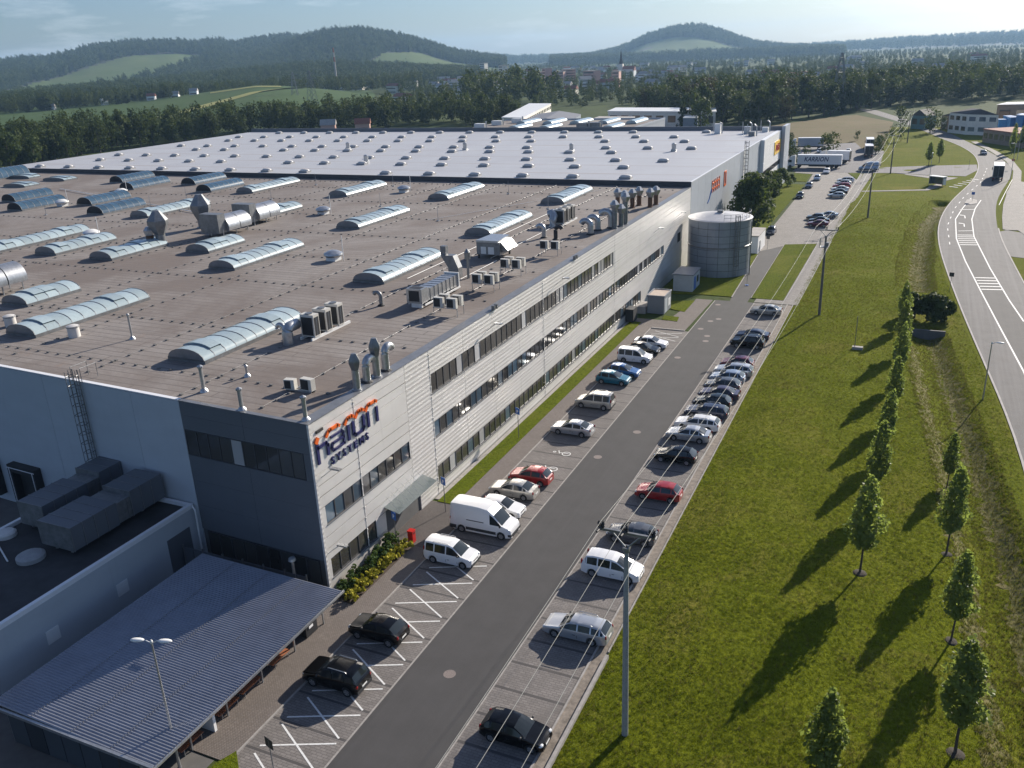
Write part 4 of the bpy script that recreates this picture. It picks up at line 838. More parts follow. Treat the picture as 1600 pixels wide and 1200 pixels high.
for k in range(7): 
    x0 = -46.1+k*1.52; wpart('end_panel', MB().box(x0+.04, x0+1.48, 24.86, 24.9, .15, 2.5), glassm('shelter_panel', (.05, .06, .07), .3, .4) if k == 0 else bpy.data.materials['shelter_panel'], sh)
wpart('back_panel', MB().box(-46.15, -46.1, 25.1, 41.5, .2, 2.5), bpy.data.materials['shelter_panel'], sh)
tag(build('partition', MB().box(-38.2, -35.2, 30.15, 30.35, 0, 2.4), WHITEP, None), 'white partition board standing under the shelter edge', 'partition')
def bench(y, l, table=False):
    t = thing('bench', l, 'bench', (-35.75, y, 0), 0, 'brown benches under the shelter')
    for i in range(3): build('seat_slat', MB().box(-.2+i*.15, -.07+i*.15, -.9, .9, .43, .47), WOODB, t)
    for i in range(2): build('back_slat', MB().box(-.3, -.26, -.9, .9, .58+i*.17, .72+i*.17), WOODB, t)
    for s_ in (-.7, .7): build('leg', MB().tube([(-.25, s_, 0), (-.28, s_, .9)], .025, 6).tube([(.22, s_, 0), (.22, s_, .43), (-.27, s_, .43)], .025, 6), STEEL, t)
for y, l in ((37, 'brown bench under the shelter, nearest the waste container'), (34, 'brown bench under the shelter, second from the waste container'), (31.9, 'brown bench under the shelter, just behind the white partition'), (28.7, 'brown bench under the shelter, in front of the white partition')): bench(y, l)
t_ = thing('picnic_table', 'brown picnic table under the shelter roof beside the far bench', 'table', (-36.7, 38.0, 0)); build('top', MB().box(-.4, .4, -.9, .9, .7, .75), WOODB, t_); [build('leg', MB().box(-.35, .35, s_-.03, s_+.03, 0, .7), STEEL, t_) for s_ in (-.7, .7)]
t_ = thing('waste_container', 'black waste container with a white label at the shelter end', 'waste bin', (-36.0, 40.3, 0)); build('bin', MB().prism([(-.5, -.6), (.5, -.6), (.55, .6), (-.5, .6)], .12, 1.15), DARK, t_); build('lid', MB().box(-.55, .6, -.65, .65, 1.15, 1.25), DARK, t_); build('label_plate', MB().box(.555, .565, -.3, .15, .7, .9), WHITEP, t_); [build('wheel', MB().tube([(a, b-.03, .07), (a, b+.03, .07)], .07, 8), GRILL, t_) for a in (-.4, .4) for b in (-.5, .5)]
# fence in the dark passage under the gable
fe = thing('passage_fence', 'dark fence of upright bars in the shaded passage below the gable', 'fence', (-50, 43.4, 0))
for k in range(12): build('bar_panel', MB().box(k*1.0+.03, k*1.0+.97, -.02, .02, .3, 2.3), PANEL_D, fe)
for k in range(7): build('post', MB().box(k*2-.05, k*2+.05, -.06, .06, 0, 2.5), STEEL_D, fe)
tag(build('passage_post', MB().tube([(0, 0, 0), (0, 0, 3.4)], .11, 8).lathe([(.3, 3.4), (.25, 3.6), (.02, 3.65)], 10), STEEL, None, (-39.2, 43.5, 0)), 'pale steel post with cap in the shaded passage behind the shelter', 'post')

# ------------------------------------------------------------------ tank and cabins
tk = thing('water_tank', 'round grey panelled water tank with ladder and rooftop railing', 'tank', (-30.9, 153.9, 0))
TR, TH = 5.45, 9.6
build('shell', MB().lathe([(TR-.06, 0), (TR-.06, TH)], 48), WALL_BACK, tk, smooth=30)
TANKM = plain('tank_steel', (.3, .33, .37), .42, .45, .12, .5)
nseg, nrow = 18, 8; a0 = 2*math.pi/nseg
pm = MB(); av = [(TR*math.cos(a), TR*math.sin(a)) for a in np.linspace(.006, a0-.006, 4)]; ai = [(TR-.05)/TR]*2
hz = TH/nrow
pm.v = [(x, y, z) for z in (.035, hz-.035) for x, y in av] + [(x*.992, y*.992, z) for z in (.035, hz-.035) for x, y in av]
pm.f = [(i, i+1, 4+i+1, 4+i) for i in range(3)] + [(4+i, 4+i+1, 12+i+1, 12+i) for i in range(3)] + [(8+i, 8+i+1, i+1, i) for i in range(3)] + [(0, 4, 12, 8), (7, 3, 11, 15)]
pme = pm.mesh('tank_plate', TANKM)
for j in range(nrow):
    for i in range(nseg): link('tank_plate', pme, tk, (0, 0, j*hz), i*a0)
build('roof', MB().lathe([(TR+.12, TH), (TR+.12, TH+.12), (TR-.3, TH+.25), (.05, TH+.95)], 40), plain('tank_roof', (.42, .42, .43), .5, .3, .12, 1), tk)
build('band', MB().lathe([(TR+.02, TH*.52), (TR+.1, TH*.525), (TR+.1, TH*.545), (TR+.02, TH*.55)], 40), STEEL_D, tk, smooth=30)
m_ = MB(); ladder(m_, 3.6, -4.15, 0, TH+.3, .6, .75, (.66, -.75)); build('ladder', m_, STEEL_D, tk)
m_ = MB(); pts = [(5.2*math.cos(a), 5.2*math.sin(a)) for a in np.linspace(-1.25, .5, 9)]
for z in (.55, 1.1): m_.tube([(x, y, TH+.15+z) for x, y in pts], .03, 5)
for x, y in pts: m_.tube([(x, y, TH+.1), (x, y, TH+1.25)], .03, 5)
build('railing', m_, STEEL_D, tk); build('roof_hatch', MB().box(-.5, .5, -.4, .4, TH+.85, TH+1.25), STEEL_D, tk); build('pipe', MB().tube([(5.7, -1.4, 0), (5.7, -1.4, TH-.2)], .1, 8), STEEL_D, tk)
t_ = thing('transformer_cabin', 'grey transformer cabin with pale rimmed flat roof nearest the car park', 'cabin', (-34.1, 126.4, 0))
CAB = plain('cabin_grey', (.2, .215, .235), .6, 0, .08); CABB = plain('cabin_pale', (.4, .43, .45), .55, 0, .08)
build('wall', MB().box(-1.3, 1.3, -2, 2, .1, 2.75), CAB, t_); build('roof_rim', MB().box(-1.4, 1.4, -2.1, -1.95, 2.75, 2.95).box(-1.4, 1.4, 1.95, 2.1, 2.75, 2.95).box(-1.4, -1.25, -1.95, 1.95, 2.75, 2.95).box(1.25, 1.4, -1.95, 1.95, 2.75, 2.95), CAB, t_); build('roof', MB().box(-1.25, 1.25, -1.95, 1.95, 2.7, 2.82), plain('cabin_roof', (.42, .34, .28), .8), t_)
build('door', MB().box(1.3, 1.33, -1.6, -.3, .2, 2.3), CABB, t_); build('louvre', MB().box(1.3, 1.34, .3, 1.5, .8, 1.9), WHITE_M, t_)
t_ = thing('pump_cabin', 'pale blue grey cabin with flat lid standing in front of the round tank', 'cabin', (-33.4, 140.8, 0))
build('wall', MB().box(-1.6, 1.6, -2.6, 2.6, .1, 2.8), CABB, t_); build('roof', MB().box(-1.75, 1.75, -2.8, 2.8, 2.8, 3.0), CAB, t_); build('door', MB().box(1.6, 1.64, -1.5, -.3, .2, 2.3), BLUEP, t_); build('window', MB().box(1.6, 1.63, .4, 1.6, 1, 2.1), GLASS, t_)
t_ = thing('pump_house', 'small white house with flat roof right behind the round tank', 'cabin', (-27.6, 173.5, 0))
build('wall', MB().box(-1.3, 1.0, -4.4, 4, 0, 3.3), WHITEP, t_); build('roof', MB().box(-1.4, 1.1, -4.5, 4.1, 3.3, 3.5), CONC, t_); build('door', MB().box(1.0, 1.04, -2.5, -1.5, .1, 2.2), TRIM, t_)

# ------------------------------------------------------------------ vehicles
def paint(name, c, metal=.0, rough=.28):
    t = NT(name); t.color(c).pr(rough if sum(c) > .1 else .16, metal, .5 if sum(c) > .1 else .3, .35 if sum(c) > .1 else .12); return t.m
PC = {n: paint('paint_'+n, c, mt) for n, c, mt in (('white', (.72, .72, .72), 0), ('silver', (.48, .49, .5), .55), ('beige', (.46, .44, .4), .5), ('black', (.004, .004, .0045), 0), ('grey', (.09, .095, .105), .3), ('red', (.3, .012, .012), 0), ('maroon', (.13, .01, .03), .2), ('teal', (.01, .13, .2), .1), ('blue', (.02, .1, .28), .1), ('navy', (.025, .035, .07), .2), ('pale_blue', (.28, .34, .43), .3), ('purple', (.06, .045, .08), .3), ('green', (.012, .018, .018), .1))}
TYRE = plain('tyre', (.018, .018, .018), .8); RIM = plain('rim', (.42, .42, .43), .35, .7); LAMP = plain('headlamp', (.6, .62, .64), .08, 0, .05, spec=.9); TAIL = plain('tail_lamp', (.35, .01, .01), .15); PLATE = plain('plate', (.75, .75, .72), .5); BUMP = plain('bumper_plastic', (.03, .03, .032), .6)
SPECS = {
 'hatch': dict(L=4.1, W=1.74, prof=[(2.05,.48),(1.99,.7),(1.8,.8),(.95,.98),(.2,1.4),(-.3,1.48),(-.9,1.48),(-1.45,1.4),(-1.92,.98),(-2.02,.88),(-2.05,.5)], belt=[(.98,.94),(-1.95,1.0)], ws=(.95,.2), rg=(-1.45,-1.92), pil=[-.35, -1.3], wh=(1.28,-1.28), r=.31),
 'sedan': dict(L=4.55, W=1.76, prof=[(2.27,.48),(2.2,.7),(2.0,.8),(1.02,.97),(.25,1.38),(-.2,1.45),(-.7,1.44),(-1.1,1.36),(-1.75,1.03),(-2.15,1.0),(-2.27,.9),(-2.27,.5)], belt=[(1.05,.93),(-1.8,.99)], ws=(1.02,.25), rg=(-1.1,-1.75), pil=[-.28, -1.2], wh=(1.36,-1.3), r=.31),
 'wagon': dict(L=4.7, W=1.78, prof=[(2.35,.48),(2.28,.7),(2.05,.8),(1.1,.97),(.35,1.38),(-.2,1.46),(-1.3,1.45),(-1.9,1.36),(-2.25,1.0),(-2.33,.88),(-2.35,.5)], belt=[(1.12,.93),(-2.25,.99)], ws=(1.1,.35), rg=(-1.9,-2.25), pil=[-.25, -1.2, -1.85], wh=(1.42,-1.3), r=.32),
 'mpv': dict(L=4.65, W=1.85, prof=[(2.32,.5),(2.27,.75),(2.05,.9),(1.45,1.08),(.55,1.6),(.1,1.72),(-1.3,1.74),(-1.9,1.66),(-2.2,1.12),(-2.3,.95),(-2.32,.5)], belt=[(1.5,1.0),(-2.2,1.1)], ws=(1.45,.55), rg=(-1.9,-2.2), pil=[.1, -.95, -1.85], wh=(1.5,-1.38), r=.33),
 'crossover': dict(L=4.14, W=1.78, prof=[(2.07,.55),(2.02,.82),(1.85,.97),(.95,1.08),(.25,1.5),(-.2,1.57),(-.7,1.55),(-1.35,1.42),(-1.85,1.08),(-2.03,.95),(-2.07,.55)], belt=[(.95,1.04),(-1.9,1.12)], ws=(.95,.25), rg=(-1.35,-1.85), pil=[-.3, -1.15], wh=(1.27,-1.27), r=.34),
 'suv': dict(L=4.3, W=1.84, prof=[(2.15,.55),(2.12,.88),(1.95,1.02),(1.05,1.13),(.45,1.58),(0,1.67),(-1.2,1.66),(-1.72,1.58),(-1.98,1.15),(-2.12,1.0),(-2.15,.55)], belt=[(1.0,1.06),(-2.0,1.14)], ws=(1.0,.35), rg=(-1.75,-2.05), pil=[-.25, -1.2], wh=(1.33,-1.33), r=.35),
 'leisure_van': dict(L=4.35, W=1.8, prof=[(2.17,.5),(2.12,.78),(1.95,.92),(1.25,1.08),(.5,1.68),(.1,1.8),(-1.7,1.82),(-2.05,1.76),(-2.15,1.1),(-2.17,.9),(-2.17,.5)], belt=[(1.3,1.03),(-2.1,1.08)], ws=(1.25,.5), rg=(-2.05,-2.15), pil=[-.1, -1.15], wh=(1.38,-1.3), r=.32),
 'panel_van': dict(L=5.75, W=2.02, prof=[(2.87,.55),(2.82,.95),(2.65,1.12),(2.05,1.32),(1.3,2.1),(.75,2.5),(-.2,2.62),(-2.4,2.64),(-2.75,2.58),(-2.86,1.2),(-2.87,.55)], belt=[(2.1,1.25),(-2.8,1.3)], ws=(2.05,1.3), rg=None, pil=[], wh=(1.95,-1.75), r=.35, side=(.95, 2.0)),
}
def make_vehicle(kind):
    sp = SPECS[kind]; L, W = sp['L'], sp['W']; prof = sp['prof']; pz = prof[::-1]
    px = [p[0] for p in pz]; pzz = [p[1] for p in pz]
    for i in range(1, len(px)):
        if px[i] <= px[i-1]: px[i] = px[i-1]+.004
    H = max(pzz); bx = [b[0] for b in sp['belt']][::-1]; bz = [b[1] for b in sp['belt']][::-1]
    r = sp['r']; ra = r+.055
    xs = set([round(x, 3) for x in px]); xs |= set(np.round(np.arange(-L/2, L/2, .13), 3))
    for w in sp['wh']: xs |= set(np.round(w+ra*np.cos(np.linspace(0, math.pi, 11)), 3))
    for p_ in sp['pil']: xs |= {round(p_-.05, 3), round(p_+.05, 3)}
    if sp.get('side'): xs |= {round(v, 3) for v in sp['side']}
    xs = sorted(xs); xs2 = [xs[0]]
    for x in xs[1:]:
        if x-xs2[-1] > .012: xs2.append(x)
    xs = xs2; zs0 = np.interp(xs, px, pzz)
    rings = []; tt = []
    for x, zt in zip(xs, zs0):
        e = max(0, (abs(x)-(L/2-.55))/.55); w = W/2*(1-.13*e*e)
        zbl = min(float(np.interp(x, bx, bz)), zt-.03); t_ = min(1, max(0, (zt-zbl)/(H-1.02))); tt.append((zt-zbl))
        arch = 0
        for wx in sp['wh']:
            if abs(x-wx) < ra: arch = r+math.sqrt(ra*ra-(x-wx)**2)
        zb_ = .2 if kind not in ('suv', 'crossover') else .26
        if e > 0: zb_ += .08*e
        zsill = max(zb_+.04, arch); 
        zmid = min(max(zsill+.04, .56), zbl-.05); zsh = max(zmid+.02, zbl-.07)
        inn = .66 if arch else .82
        z1 = max(zb_, arch-.02)
        wr = w*(.93-.17*min(1, t_*1.1)) if kind != 'panel_van' else w*(.96-.1*t_)
        tp = .05+.03*t_
        rings.append([(0, zb_), (w*inn, zb_ if not arch else z1), (w*.97, zsill), (w, zmid), (w*.985, zsh), (w*.955, zbl), (wr*1.0+.01, zbl+(zt-zbl)*.84), (wr*.91, zt-.012), (wr*.5, zt+.012*t_+.004), (0, zt+.02*t_+.008)])
    parts = {'body': MB(), 'windscreen': MB(), 'rear_window': MB(), 'side_window': [MB(), MB()]}
    n = len(xs); K = 10
    def P(i, k, s): return (xs[i], s*rings[i][k][0], rings[i][k][1])
    wb, wt = sp['ws']
    vs = []; idx = {}
    B_ = parts['body']
    def fade(mm, q, s): mm.add(q if s > 0 else q[::-1], [tuple(range(len(q)))])
    # body shares vertices for smooth shading
    for i in range(n):
        for s in (1, -1):
            for k in range(K):
                if s < 0 and k in (0, K-1): idx[(i, k, s)] = idx[(i, k, 1)]; continue
                idx[(i, k, s)] = len(B_.v); B_.v.append(P(i, k, s))
    for i in range(n-1):
        xm = (xs[i]+xs[i+1])/2
        cab = min(tt[i], tt[i+1])
        for s in (1, -1):
            for k in range(K-1):
                tgt = None
                if wt < xm < wb and k in (7, 8): tgt = parts['windscreen']
                elif sp['rg'] and sp['rg'][1] < xm < sp['rg'][0] and k in (7, 8): tgt = parts['rear_window']
                elif k == 5 and cab > .1 and not any(abs(xm-p_) < .05 for p_ in sp['pil']):
                    lo, hi = sp.get('side', ((sp['rg'][1]+.22) if sp['rg'] else -9, wb-.12))
                    if lo < xm < hi: tgt = parts['side_window'][0 if s > 0 else 1]
                if tgt is None:
                    f = (idx[(i,k,s)], idx[(i+1,k,s)], idx[(i+1,k+1,s)], idx[(i,k+1,s)])
                    B_.f.append(f if s < 0 else f[::-1])
                else:
                    q = [P(i,k,s), P(i+1,k,s), P(i+1,k+1,s), P(i,k+1,s)]
                    fade(tgt, q[::-1], s)
    for i in (0, n-1):
        loop = [idx[(i,k,1)] for k in range(K)]+[idx[(i,k,-1)] for k in range(K-2, 0, -1)]
        B_.f.append(tuple(loop if i else loop[::-1]))
    root = thing('parked_car', '', 'car'); 
    b_ = build('body', B_, PC['white'], root, smooth=38)
    build('windscreen', parts['windscreen'], CARGLASS, root, smooth=40)
    if parts['rear_window'].f: build('rear_window', parts['rear_window'], CARGLASS, root, smooth=40)
    for sw in parts['side_window']: build('side_window', sw, CARGLASS, root, smooth=40)
    zf = float(np.interp(L/2-.18, px, pzz)); zr_ = float(np.interp(-L/2+.1, px, pzz))
    for s in (1, -1):
        build('headlight', MB().ell((L/2-.17, s*W*.37, min(zf-.1, .82)), (.16, .2, .09), 10, 6), LAMP, root, smooth=60)
        tz = .85 if kind not in ('leisure_van', 'panel_van', 'mpv') else 1.15
        build('tail_light', MB().ell((-L/2+.08, s*W*.405, tz), (.09, .09, .16 if tz < 1 else .26), 8, 6), TAIL, root, smooth=60)
        m_ = MB().ell((wb-.22 if kind != 'panel_van' else wb-.12, s*(W/2+.07), float(np.interp(wb-.2, bx, bz))+.1), (.07, .12, .08 if kind != 'panel_van' else .17), 8, 6); build('wing_mirror', m_, BUMP, root, smooth=60)
        for wx in sp['wh']:
            tw = MB(); prof_ = [(r*.62, -.1), (r*.95, -.1), (r, -.07), (r, .07), (r*.95, .1), (r*.62, .1)]; kk = 20
            tw.v = [(q*math.cos(2*math.pi*i/kk), z, q*math.sin(2*math.pi*i/kk)) for q, z in prof_ for i in range(kk)]
            tw.f = [(i*kk+j, i*kk+(j+1)%kk, (i+1)*kk+(j+1)%kk, (i+1)*kk+j) for i in range(5) for j in range(kk)]
            wo = build('wheel', tw, TYRE, root, (wx, s*(W/2-.115), r), smooth=50)
            rm = MB(); yy = s*.075
            for q in range(5):
                a = 2*math.pi*q/5; c_, s_ = math.cos(a), math.sin(a); w2 = .055
                rm.add([(c_*.05-s_*w2, yy, s_*.05+c_*w2), (c_*.05+s_*w2, yy, s_*.05-c_*w2), (c_*r*.62+s_*w2*1.3, yy*1.15, s_*r*.62-c_*w2*1.3), (c_*r*.62-s_*w2*1.3, yy*1.15, s_*r*.62+c_*w2*1.3)], [(0,1,2,3)])
            rm.add([(r*.14*math.cos(2*math.pi*i/8), yy*1.05, r*.14*math.sin(2*math.pi*i/8)) for i in range(8)], [tuple(range(8))])
            rm.add([(r*q*math.cos(2*math.pi*i/16), yy*z, r*q*math.sin(2*math.pi*i/16)) for q, z in ((.54, 1.2), (.64, 1.25)) for i in range(16)], [(i, (i+1)%16, 16+(i+1)%16, 16+i) for i in range(16)])
            build('rim', rm, RIM, wo); build('brake_disc', MB().tube([(0, -.04, 0), (0, .04, 0)], r*.62, 14), GRILL, wo)
    build('number_plate', MB().box(L/2-.01, L/2+.015, -.26, .26, .42, .53), PLATE, root); build('number_plate', MB().box(-L/2-.015, -L/2+.01, -.26, .26, .55 if tz < 1 else .8, .66 if tz < 1 else .91), PLATE, root)
    build('grille', MB().box(L/2-.04, L/2+.008, -W*.28, W*.28, .3, .42).box(L/2-.09, L/2-.02, -W*.2, W*.2, .58, .66), GRILL, root)
    sm = MB()
    for s in (1, -1):
        y0, y1 = sorted((s*(W/2-.003), s*(W/2+.004)))
        for p_ in ([sp['wh'][0]-ra-.08] + [p for p in sp['pil'][:2] if p-ra > sp['wh'][1] or True] if kind != 'panel_van' else [.8, -.4]):
            if min(abs(p_-w) for w in sp['wh']) > ra: sm.box(p_-.012, p_+.012, y0, y1, .4, .62)
        for p_ in ((sp['pil'][0]+.12, ) if kind != 'panel_van' else (1.0,)): sm.box(p_, p_+.2, y0, y1+0, .6, .64)
    if sm.v: build('door_seam', sm, GRILL, root)
    if kind in ('panel_van',):
        m_ = MB()
        for s in (1, -1):
            y0, y1 = sorted((s*(W/2-.02), s*(W/2+.02)))
            m_.box(-1.3, 1.5, y0, y1, .42, .68); m_.box(-2.84, -2.2, y0-.0, y1, .35, .68); m_.box(-1.2, .4, y0, y1-.012 if s > 0 else y1, 1.32, 1.37)
        m_.box(2.6, 2.9, -.98, .98, .42, .62); m_.box(-2.9, -2.8, -.95, .95, .35, .6); build('cladding', m_, BUMP, root)
    if kind in ('suv', 'leisure_van', 'wagon'):
        for s in (1, -1): build('roof_rail', MB().tube([(.1, s*W*.35, H+.0), (.05, s*W*.36, H+.06), (-1.2, s*W*.36, H+.06), (-1.3, s*W*.35, H-.02)], .022, 6), STEEL, root)
    if kind in ('suv', 'leisure_van'): build('bumper', MB().box(L/2-.2, L/2+.02, -W*.44, W*.44, .3, .52).box(-L/2-.02, -L/2+.2, -W*.44, W*.44, .3, .55), BUMP, root)
    bpy.context.view_layer.update()
    return root, b_
PROTO = {}; USED = set()
CARS = [
 # kind, colour, x, y, faces +x (0) or -x (180), label, group
 ('leisure_van', 'white', -30.7, 52.4, 0, 'white small van with side windows and black front bumper beside the tall white van'),
 ('panel_van', 'white', -30.3, 57.6, 0, 'tall white high roofed panel van with black lower trim opposite the entrance'),
 ('hatch', 'white', -30.2, 60.8, 0, 'white car half hidden behind the tall white panel van'),
 ('sedan', 'beige', -30.6, 64.3, 180, 'beige silver saloon between the white car and the red hatchback'),
 ('hatch', 'red', -30.2, 67.3, 180, 'bright red tall hatchback in the row along the building'),
 ('sedan', 'silver', -30.4, 79.0, 180, 'silver saloon alone in its stretch past the painted wheelchair bays'),
 ('leisure_van', 'beige', -30.6, 86.7, 180, 'beige silver boxy family van with roof rails facing the building'),
 ('hatch', 'teal', -31.0, 94.6, 0, 'bright teal hatchback in the row along the building'),
 ('hatch', 'blue', -30.6, 97.4, 0, 'bright blue hatchback next to the teal one'),
 ('leisure_van', 'white', -30.8, 102.9, 0, 'white boxy family van behind the blue hatchback'),
 ('hatch', 'black', -30.6, 106.4, 0, 'dark small car between the white boxy van and the last white car'),
 ('sedan', 'white', -30.5, 109.2, 0, 'white saloon, last car of the row along the building'),
 ('crossover', 'black', -30.9, 41.9, 180, 'black rounded crossover without roof rails, second from the picture bottom on the left'),
 ('suv', 'black', -30.8, 36.7, 180, 'black off-road car with silver roof rails nearest the shelter'),
 ('hatch', 'black', -18.0, 36.6, 0, 'black hatchback at the bottom of the picture, nearest car on the right side'),
 ('wagon', 'silver', -18.0, 47.1, 180, 'silver estate car with roof rails beside the wooden utility pole'),
 ('mpv', 'white', -18.1, 55.1, 0, 'white people carrier under the top of the nearest utility pole'),
 ('hatch', 'grey', -18.2, 60.5, 180, 'dark grey hatchback behind the white people carrier'),
 ('hatch', 'red', -18.1, 68.3, 180, 'red older hatchback on the verge side of the road'),
 ('hatch', 'black', -18.6, 76.2, 180, 'black hatchback at the near end of the tight row beside the verge'),
 ('sedan', 'silver', -18.6, 81.5, 180, 'silver car second from the near end of the tight verge row'),
 ('wagon', 'white', -18.4, 84.5, 180, 'white estate third from the near end of the tight verge row'),
 ('wagon', 'navy', -18.2, 88.0, 180, 'dark blue estate just beyond the white estate in the tight verge row'),
 ('hatch', 'green', -18.2, 91.0, 180, 'dark green hatchback, fifth in the tight verge row'),
 ('sedan', 'purple', -18.0, 93.7, 180, 'dark purplish saloon in the middle of the tight verge row'),
 ('hatch', 'grey', -18.2, 96.5, 180, 'dark grey hatchback beside the purplish saloon in the tight verge row'),
 ('hatch', 'pale_blue', -18.2, 99.2, 180, 'pale blue hatchback third from the far end of the tight verge row'),
 ('wagon', 'silver', -18.0, 101.9, 180, 'silver estate second from the far end of the tight verge row'),
 ('hatch', 'maroon', -18.1, 104.6, 180, 'maroon car at the far end of the tight verge row'),
 ('suv', 'black', -18.3, 113.1, 180, 'black tall car, nearer of two dark cars beyond the tight row'),
 ('sedan', 'navy', -18.3, 116.4, 180, 'dark saloon, farther of two dark cars beyond the tight row'),
 ('sedan', 'beige', -18.5, 129.1, 180, 'pale silver saloon alone at the end of the verge side parking'),
 ('hatch', 'navy', -27.2, 189.5, 270, 'dark car near the white pump house at the edge of the far car park'),
 ('hatch', 'black', -27.4, 237, 270, 'small black car on the left edge of the far car park nearest the bushes'),
 ('sedan', 'navy', -27.3, 255, 270, 'dark blue car second in the line on the left edge of the far car park'),
 ('hatch', 'pale_blue', -26.8, 269.5, 270, 'pale blue car third in the line on the left edge of the far car park'),
 ('wagon', 'white', -25.7, 284.5, 270, 'white car at the far car park corner close to the lorry'),
 ('sedan', 'maroon', -18.9, 199.4, 180, 'maroon car, nearest of the four on the right of the far car park'),
 ('sedan', 'black', -19.1, 203.2, 180, 'black car right behind the maroon one in the far car park'),
 ('hatch', 'grey', -20.2, 207.2, 180, 'dark grey car in the near group of four in the far car park'),
 ('sedan', 'silver', -17.9, 210.5, 180, 'silver car at the back of the near group of four in the far car park'),
 ('hatch', 'silver', -18.7, 239, 180, 'silver hatchback in front of the far group of six in the far car park'),
 ('sedan', 'black', -18.7, 244.4, 180, 'dark car second in the far group of six in the far car park'),
 ('sedan', 'white', -18.8, 249.8, 180, 'white car third in the far group of six in the far car park'),
 ('wagon', 'red', -18.9, 255.2, 180, 'dark red car fourth in the far group of six in the far car park'),
 ('hatch', 'silver', -18.9, 260.6, 180, 'silver car fifth in the far group of six in the far car park'),
 ('wagon', 'white', -18.8, 266.5, 180, 'white car last in the far group of six in the far car park'),
 ('hatch', 'white', -23.8, 337, 270, 'white car on the lorry yard behind the long white lorry'),
 ('hatch', 'white', -41, 331, 200, 'white car half hidden by shrubs at the left of the lorry yard'),
 ('hatch', 'white', -33.5, 338, 270, 'white car parked behind the lorry trailer beside the green tree'),
 ('hatch', 'navy', 18.6, 335.5, 275, 'dark blue car driving on the main road bend ahead of the box lorry'),
 ('panel_van', 'pale_blue', -14.3, 291.3, 180, 'long pale blue panel van crossing on the side road'),
]
for kind, colr, x, y, rz, lab in CARS:
    if kind not in PROTO:
        PROTO[kind] = make_vehicle(kind); root, b_ = PROTO[kind]; root.location = (x, y, .014); root.rotation_euler = (0, 0, R(rz)); root['label'] = lab
    else: root = copy_tree(PROTO[kind][0], (x, y, .014), R(rz), lab)
    b_ = [c for c in root.children if c.name.split('.')[0] == 'body'][0]; setmat(b_, PC[colr])
    root['category'] = 'van' if kind in ('panel_van', 'leisure_van') else 'car'
    if kind == 'panel_van': root.name = 'panel_van'
    if y < 280: root['group'] = 'cars parked along the factory' if y < 180 else 'cars in the far car park'
    if y > 285: root.location.z = .06
def wheels(t, xs, r, w, n='wheel'):
    for x in xs:
        for s in (-1, 1): build('wheel', MB().tube([(x, s*w-.16, r), (x, s*w+.16, r)], r, 14), TYRE, t, smooth=40)
def lorry(x, y, rz, label, boxL=13.4, boxH=2.75, boxcol=WHITEP, cabcol='white', text=None, cat='lorry', z=.06):
    t = thing('lorry', label, cat, (x, y, z), R(rz))
    build('trailer_box', MB().box(-boxL/2, boxL/2, -1.27, 1.27, 1.2, 1.2+boxH), boxcol, t); build('roof_cap', MB().box(-boxL/2-.02, boxL/2+.02, -1.29, 1.29, 1.2+boxH, 1.27+boxH), WHITEP, t)
    build('chassis', MB().box(-boxL/2, boxL/2+2.5, -.5, .5, .75, 1.15).box(-boxL/2, -boxL/2+.1, -1.2, 1.2, .5, .7).box(-boxL/2+4.5, boxL/2-3.5, -1.2, -1.15, .5, 1.05).box(-boxL/2+4.5, boxL/2-3.5, 1.15, 1.2, .5, 1.05), BUMP, t)
    for s_ in (-1, 1): build('rear_door', MB().box(-boxL/2-.05, -boxL/2-.005, .02 if s_ > 0 else -1.22, 1.22 if s_ > 0 else -.02, 1.25, 1.12+boxH), boxcol if text else GRILL, t)  # without lettering, the dark door colour holds the shade on the rear face
    c0 = boxL/2+.7; pf = [(c0, .55), (c0+2.25, .55), (c0+2.3, 1.4), (c0+2.05, 2.6), (c0+1.5, 3.5), (c0+.3, 3.85), (c0, 3.85)]
    m_ = MB(); k = len(pf); m_.v = [(p, yy, q) for yy in (-1.22, 1.22) for p, q in pf]; m_.f = [tuple(range(k)), tuple(range(k, 2*k))[::-1]]+[(i, k+i, k+(i+1)%k, (i+1)%k) for i in range(k)]; build('cab', m_, PC[cabcol], t)
    build('windscreen', MB().add([(c0+2.29, -1.1, 1.6), (c0+2.29, 1.1, 1.6), (c0+2.08, 1.1, 2.55), (c0+2.08, -1.1, 2.55)], [(0,1,2,3)]), CARGLASS, t); 
    for s in (-1, 1): build('side_window', MB().box(c0+1.0, c0+1.95, s*1.225-.004, s*1.225+.004, 1.75, 2.5), CARGLASS, t); build('wing_mirror', MB().box(c0+2.05, c0+2.2, s*1.45-.1, s*1.45+.1, 1.7, 2.5), BUMP, t); build('tail_light', MB().box(-boxL/2-.06, -boxL/2, s*1.0-.2, s*1.0+.2, .72, .9), TAIL, t)
    wheels(t, (-boxL/2+1.4, -boxL/2+2.7, -boxL/2+4, boxL/2-.6, boxL/2+2.1) if boxL > 10 else (-boxL/2+1.6, boxL/2+1.7), .5, 1.08)
    if text:
        tm = text_mb(text, 1.55, .02, .25); x0 = min(v[0] for v in tm.v); wd = max(v[0] for v in tm.v)-x0; q = 7.4/wd
        for s_ in (1, -1):
            m_ = MB(); m_.v = [(-s_*((v[0]-x0)*q-3.7)+.8, s_*(1.285+v[2]*.3), 2.15+v[1]*1.25) for v in tm.v]; m_.f = [f for f in tm.f]
            build('lettering', m_, NAVY, t)
    return t
lorry(-29.2, 296.3, 180, 'long white articulated lorry with KARRION lettering on its trailer', 13.2, 2.8, WHITEP, 'white', 'KARRION')
lorry(19.6, 276.5, 87, 'white roofed box lorry with rear coloured dark for shade on the main road bend', 8, 3.0, WHITEP, 'white')
